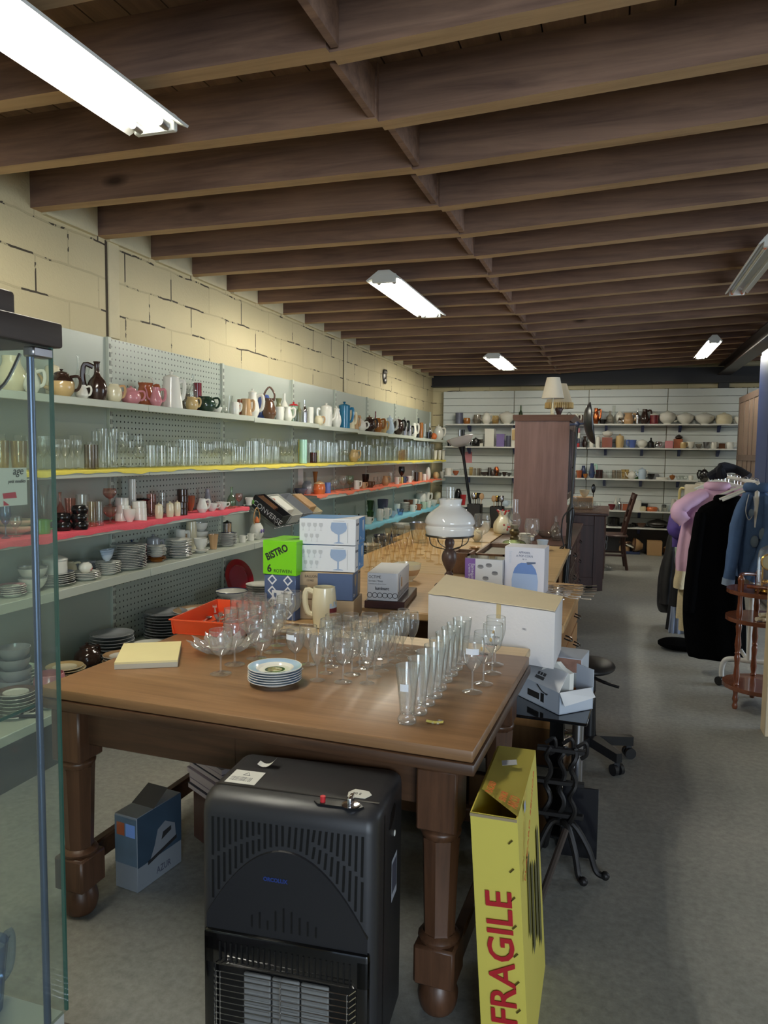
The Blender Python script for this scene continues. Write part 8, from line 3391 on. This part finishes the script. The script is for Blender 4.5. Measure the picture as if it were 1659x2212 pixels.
# old cream fridge under the far shelves
fx0 = PY(1511, 1035, 10.9).x
t = thing('fridge', 'old cream refrigerator with a yellowed handle, behind the clothes', 'refrigerator', (fx0, 10.7, 0))
cr = plain('old_cream_enamel', (206, 198, 180), .35, var=.03)
bm = BM()
bx(bm, 0, .60, 0, .62, .06, 1.13, .012, 0, 2)
obj('body', bm, cr, t)
bm = BM()
bx(bm, -.20, -.004, -.03, .02, .12, 1.12, .02, 0, 2)
bx(bm, -.02, .01, .0, .60, .12, 1.12, .01)
dr = obj('door', bm, cr, t)
bm = BM()
tube(bm, smooth([(-.205, 0, 1.06), (-.255, 0, 1.05), (-.255, 0, .86), (-.205, 0, .84)], 3), .018, 8)
obj('handle', bm, plain('yellowed_plastic', (206, 190, 130), .4), dr)
bm = BM()
bx(bm, .02, .58, .02, .6, 0, .06)
obj('plinth', bm, M('black'), t)
fz = 1.131
q = PY(1522, 1030, 10.9)
vessel('jug', 'dark stoneware jug with a bird-shaped lid on the cream fridge', 'jug', (q.x + .0, 10.95, fz + .012), .17, .13, 'ball', 'black', 'lH')
bm = BM()
bx(bm, -.17, .17, -.12, .12, 0, .011, .003)
tag(obj('tray', bm, M('m_white'), None, (q.x - .06 + .17, 10.93, fz)), 'white flat tray under the bird-lidded jug', 'tray')
q = PY(1560, 1030, 10.95)
bm = BM()
bx(bm, -.17, .17, -.1, .1, 0, .05, .006)
tag(obj('dish', bm, M('gsmoke'), None, (fx0 + .44, 11.20, fz + .001)), 'clear oblong glass dish at the back of the cream fridge', 'dish')
vessel('bowl', 'pale green scalloped bowl on the cream fridge', 'bowl', (fx0 + .52, 10.84, fz + .001), .045, .15, 'bowl', 'mint', '', rip=lambda a, t_: 1 + .06 * math.cos(8 * a))
q = PY(1548, 1040, 9.9)
t = thing('table_lamp', 'cream drum lampshade standing behind the hangers', 'lamp', (1.12, 9.8, 0))
bm = BM()
lathe(bm, [(0, 0), (.10, 0), (.10, .02), (.02, .04), (.02, .95), (0, .95)], 16)
obj('base', bm, dwd, t)
bm = BM()
lathe(bm, [(.16, .92), (.10, 1.12), (.097, 1.12), (.156, .92)], 24)
obj('lamp_shade', bm, shade_m, t)
bm = BM()
sph(bm, (0, 0, .035), .07, 1.1, .9, .55, 10)
sph(bm, (.05, .02, .03), .05, 1, 1, .6, 8)
q = PZ(1307, 1232, 0)
tag(obj('plastic_bag', bm, glass('bag_plastic', (226, 228, 230), (236, 238, 240), 3.0), None, (q.x, q.y, 0)), 'crumpled clear plastic bag on the floor by the sideboard', 'bag')

# ================================================================== GLASS DISPLAY CASE AT THE NEAR LEFT
YC = 1.25
ec = PY(126, 1300, YC)
XC = ec.x
gz = 1.703
case = thing('display_case', 'glass display case with a dark wooden top at the near left', 'display case', (XC, YC, 0))
topw = wood('dark_case_wood', (52, 44, 42), (76, 66, 62), 1, .5, .8)
bm = BM()
bx(bm, -.62, .012, -1.9, .018, gz, gz + .05, .005, 0, 2)
obj('top_board', bm, topw, case)
bm = BM()
bx(bm, -.60, -.045, -1.9, -.045, gz + .05, gz + .105, .008, 0, 2)
obj('top_moulding', bm, topw, case)
pane = glass('case_glass', (246, 250, 247), (226, 236, 230), .45)
edge = plain('green_glass_edge', (52, 92, 80), .2, coat=.5)
bm = BM()
bx(bm, -.006, 0, -1.85, -.002, .28, gz)
obj('side_pane', bm, pane, case)
bm = BM()
bx(bm, -.58, -.008, -.006, 0, .28, gz)
obj('end_pane', bm, pane, case)
bm = BM()
bx(bm, -.0072, .0008, -.0035, .001, .28, gz)
obj('pane_edge', bm, edge, case)
pb = PX(86, 1500, XC - .012)
yb = pb.y - YC
bm = BM()
tube(bm, [(-.014, yb, .28), (-.014, yb, gz - .012)], .0075, 12)
obj('corner_post', bm, plain('blue_grey_metal', (104, 116, 146), .3, .7), case)
bm = BM()
bx(bm, -.022, .006, yb - .012, -.004, gz - .024, gz - .004, .003)
obj('hinge', bm, M('steel'), case)
bm = BM()
tube(bm, smooth([(-.02, yb - .02, gz - .02), (-.03, yb - .05, gz - .08), (-.05, yb - .09, gz - .12)], 4), .0035, 6)
obj('latch_wire', bm, M('pewter'), case)
for z in (.96,):
    bm = BM()
    bx(bm, -.57, -.045, -1.8, -.025, z, z + .006)
    sh_ = obj('glass_shelf', bm, pane, case)
    bm = BM()
    bx(bm, -.047, -.044, -1.8, -.025, z - .0004, z + .0064)
    obj('shelf_edge', bm, edge, sh_)
    bm = BM()
    tube(bm, [(-.05, -.06, z - .008), (-.016, yb, z - .008)], .006, 8)
    obj('shelf_support', bm, M('pewter'), sh_)
bm = BM()
bx(bm, -.58, -.004, -1.85, -.004, .24, .28, .004)
obj('deck', bm, plain('white_case_deck', (196, 200, 196), .4), case)
bm = BM()
bx(bm, -.60, .012, -1.9, .012, .0, .24, .004)
obj('plinth', bm, topw, case)
q = PX(-26, 2110, XC - .16)
vessel('mug', 'teal blue glass mug on the deck inside the display case', 'mug', (q.x, q.y, .281), .15, .085, 'flare', 'gblue', 'h', rz=PI / 2)
# handwritten notice behind the pane
n0, n1 = PX(57, 1010, XC - .008), PX(56, 1090, XC - .008)
t = thing('notice', 'handwritten white paper notice taped inside the display case', 'notice', (XC - .008, n0.y, n1.z))
hN = n0.z - n1.z
bm = BM()
bx(bm, -.0008, 0, -.24, 0, 0, hN)
obj('sheet', bm, plain('notice_paper', (226, 224, 208), .7), t)
text(t, 'age', .022, (.0008, -.036, hN * .82), RS, ink, .9, 'LEFT', 0, 'lettering', .25)
text(t, 'petit meubles', .010, (.0008, -.048, hN * .60), RS, ink, .8, 'LEFT', 0, 'lettering', .3)
bm = BM()
quad(bm, (.0008, -.06, hN * .20), (.0008, -.027, hN * .20), (.0008, -.030, hN * .36), (.0008, -.062, hN * .34))
prism(bm, [(.0006, -.06, hN * .02), (.0006, -.046, hN * .02), (.0006, -.060, hN * .15)], (0, 0, 0), (.0004, 0, 0))
obj('red_arrow', bm, plain('red_paper', (206, 60, 76), .6), t)

# ------------------------------------------------------------------ lettering as flat meshes
bpy.context.view_layer.update()
dg = bpy.context.evaluated_depsgraph_get()
for o in [o for o in SC.objects if o.type == 'FONT']:
    me = bpy.data.meshes.new_from_object(o.evaluated_get(dg))
    nm = o.name
    o.name = nm + '_outline'
    n = bpy.data.objects.new(nm, me)
    COL.objects.link(n)
    n.parent = o.parent
    n.location, n.rotation_euler, n.scale = o.location, o.rotation_euler, o.scale
    bpy.data.objects.remove(o)
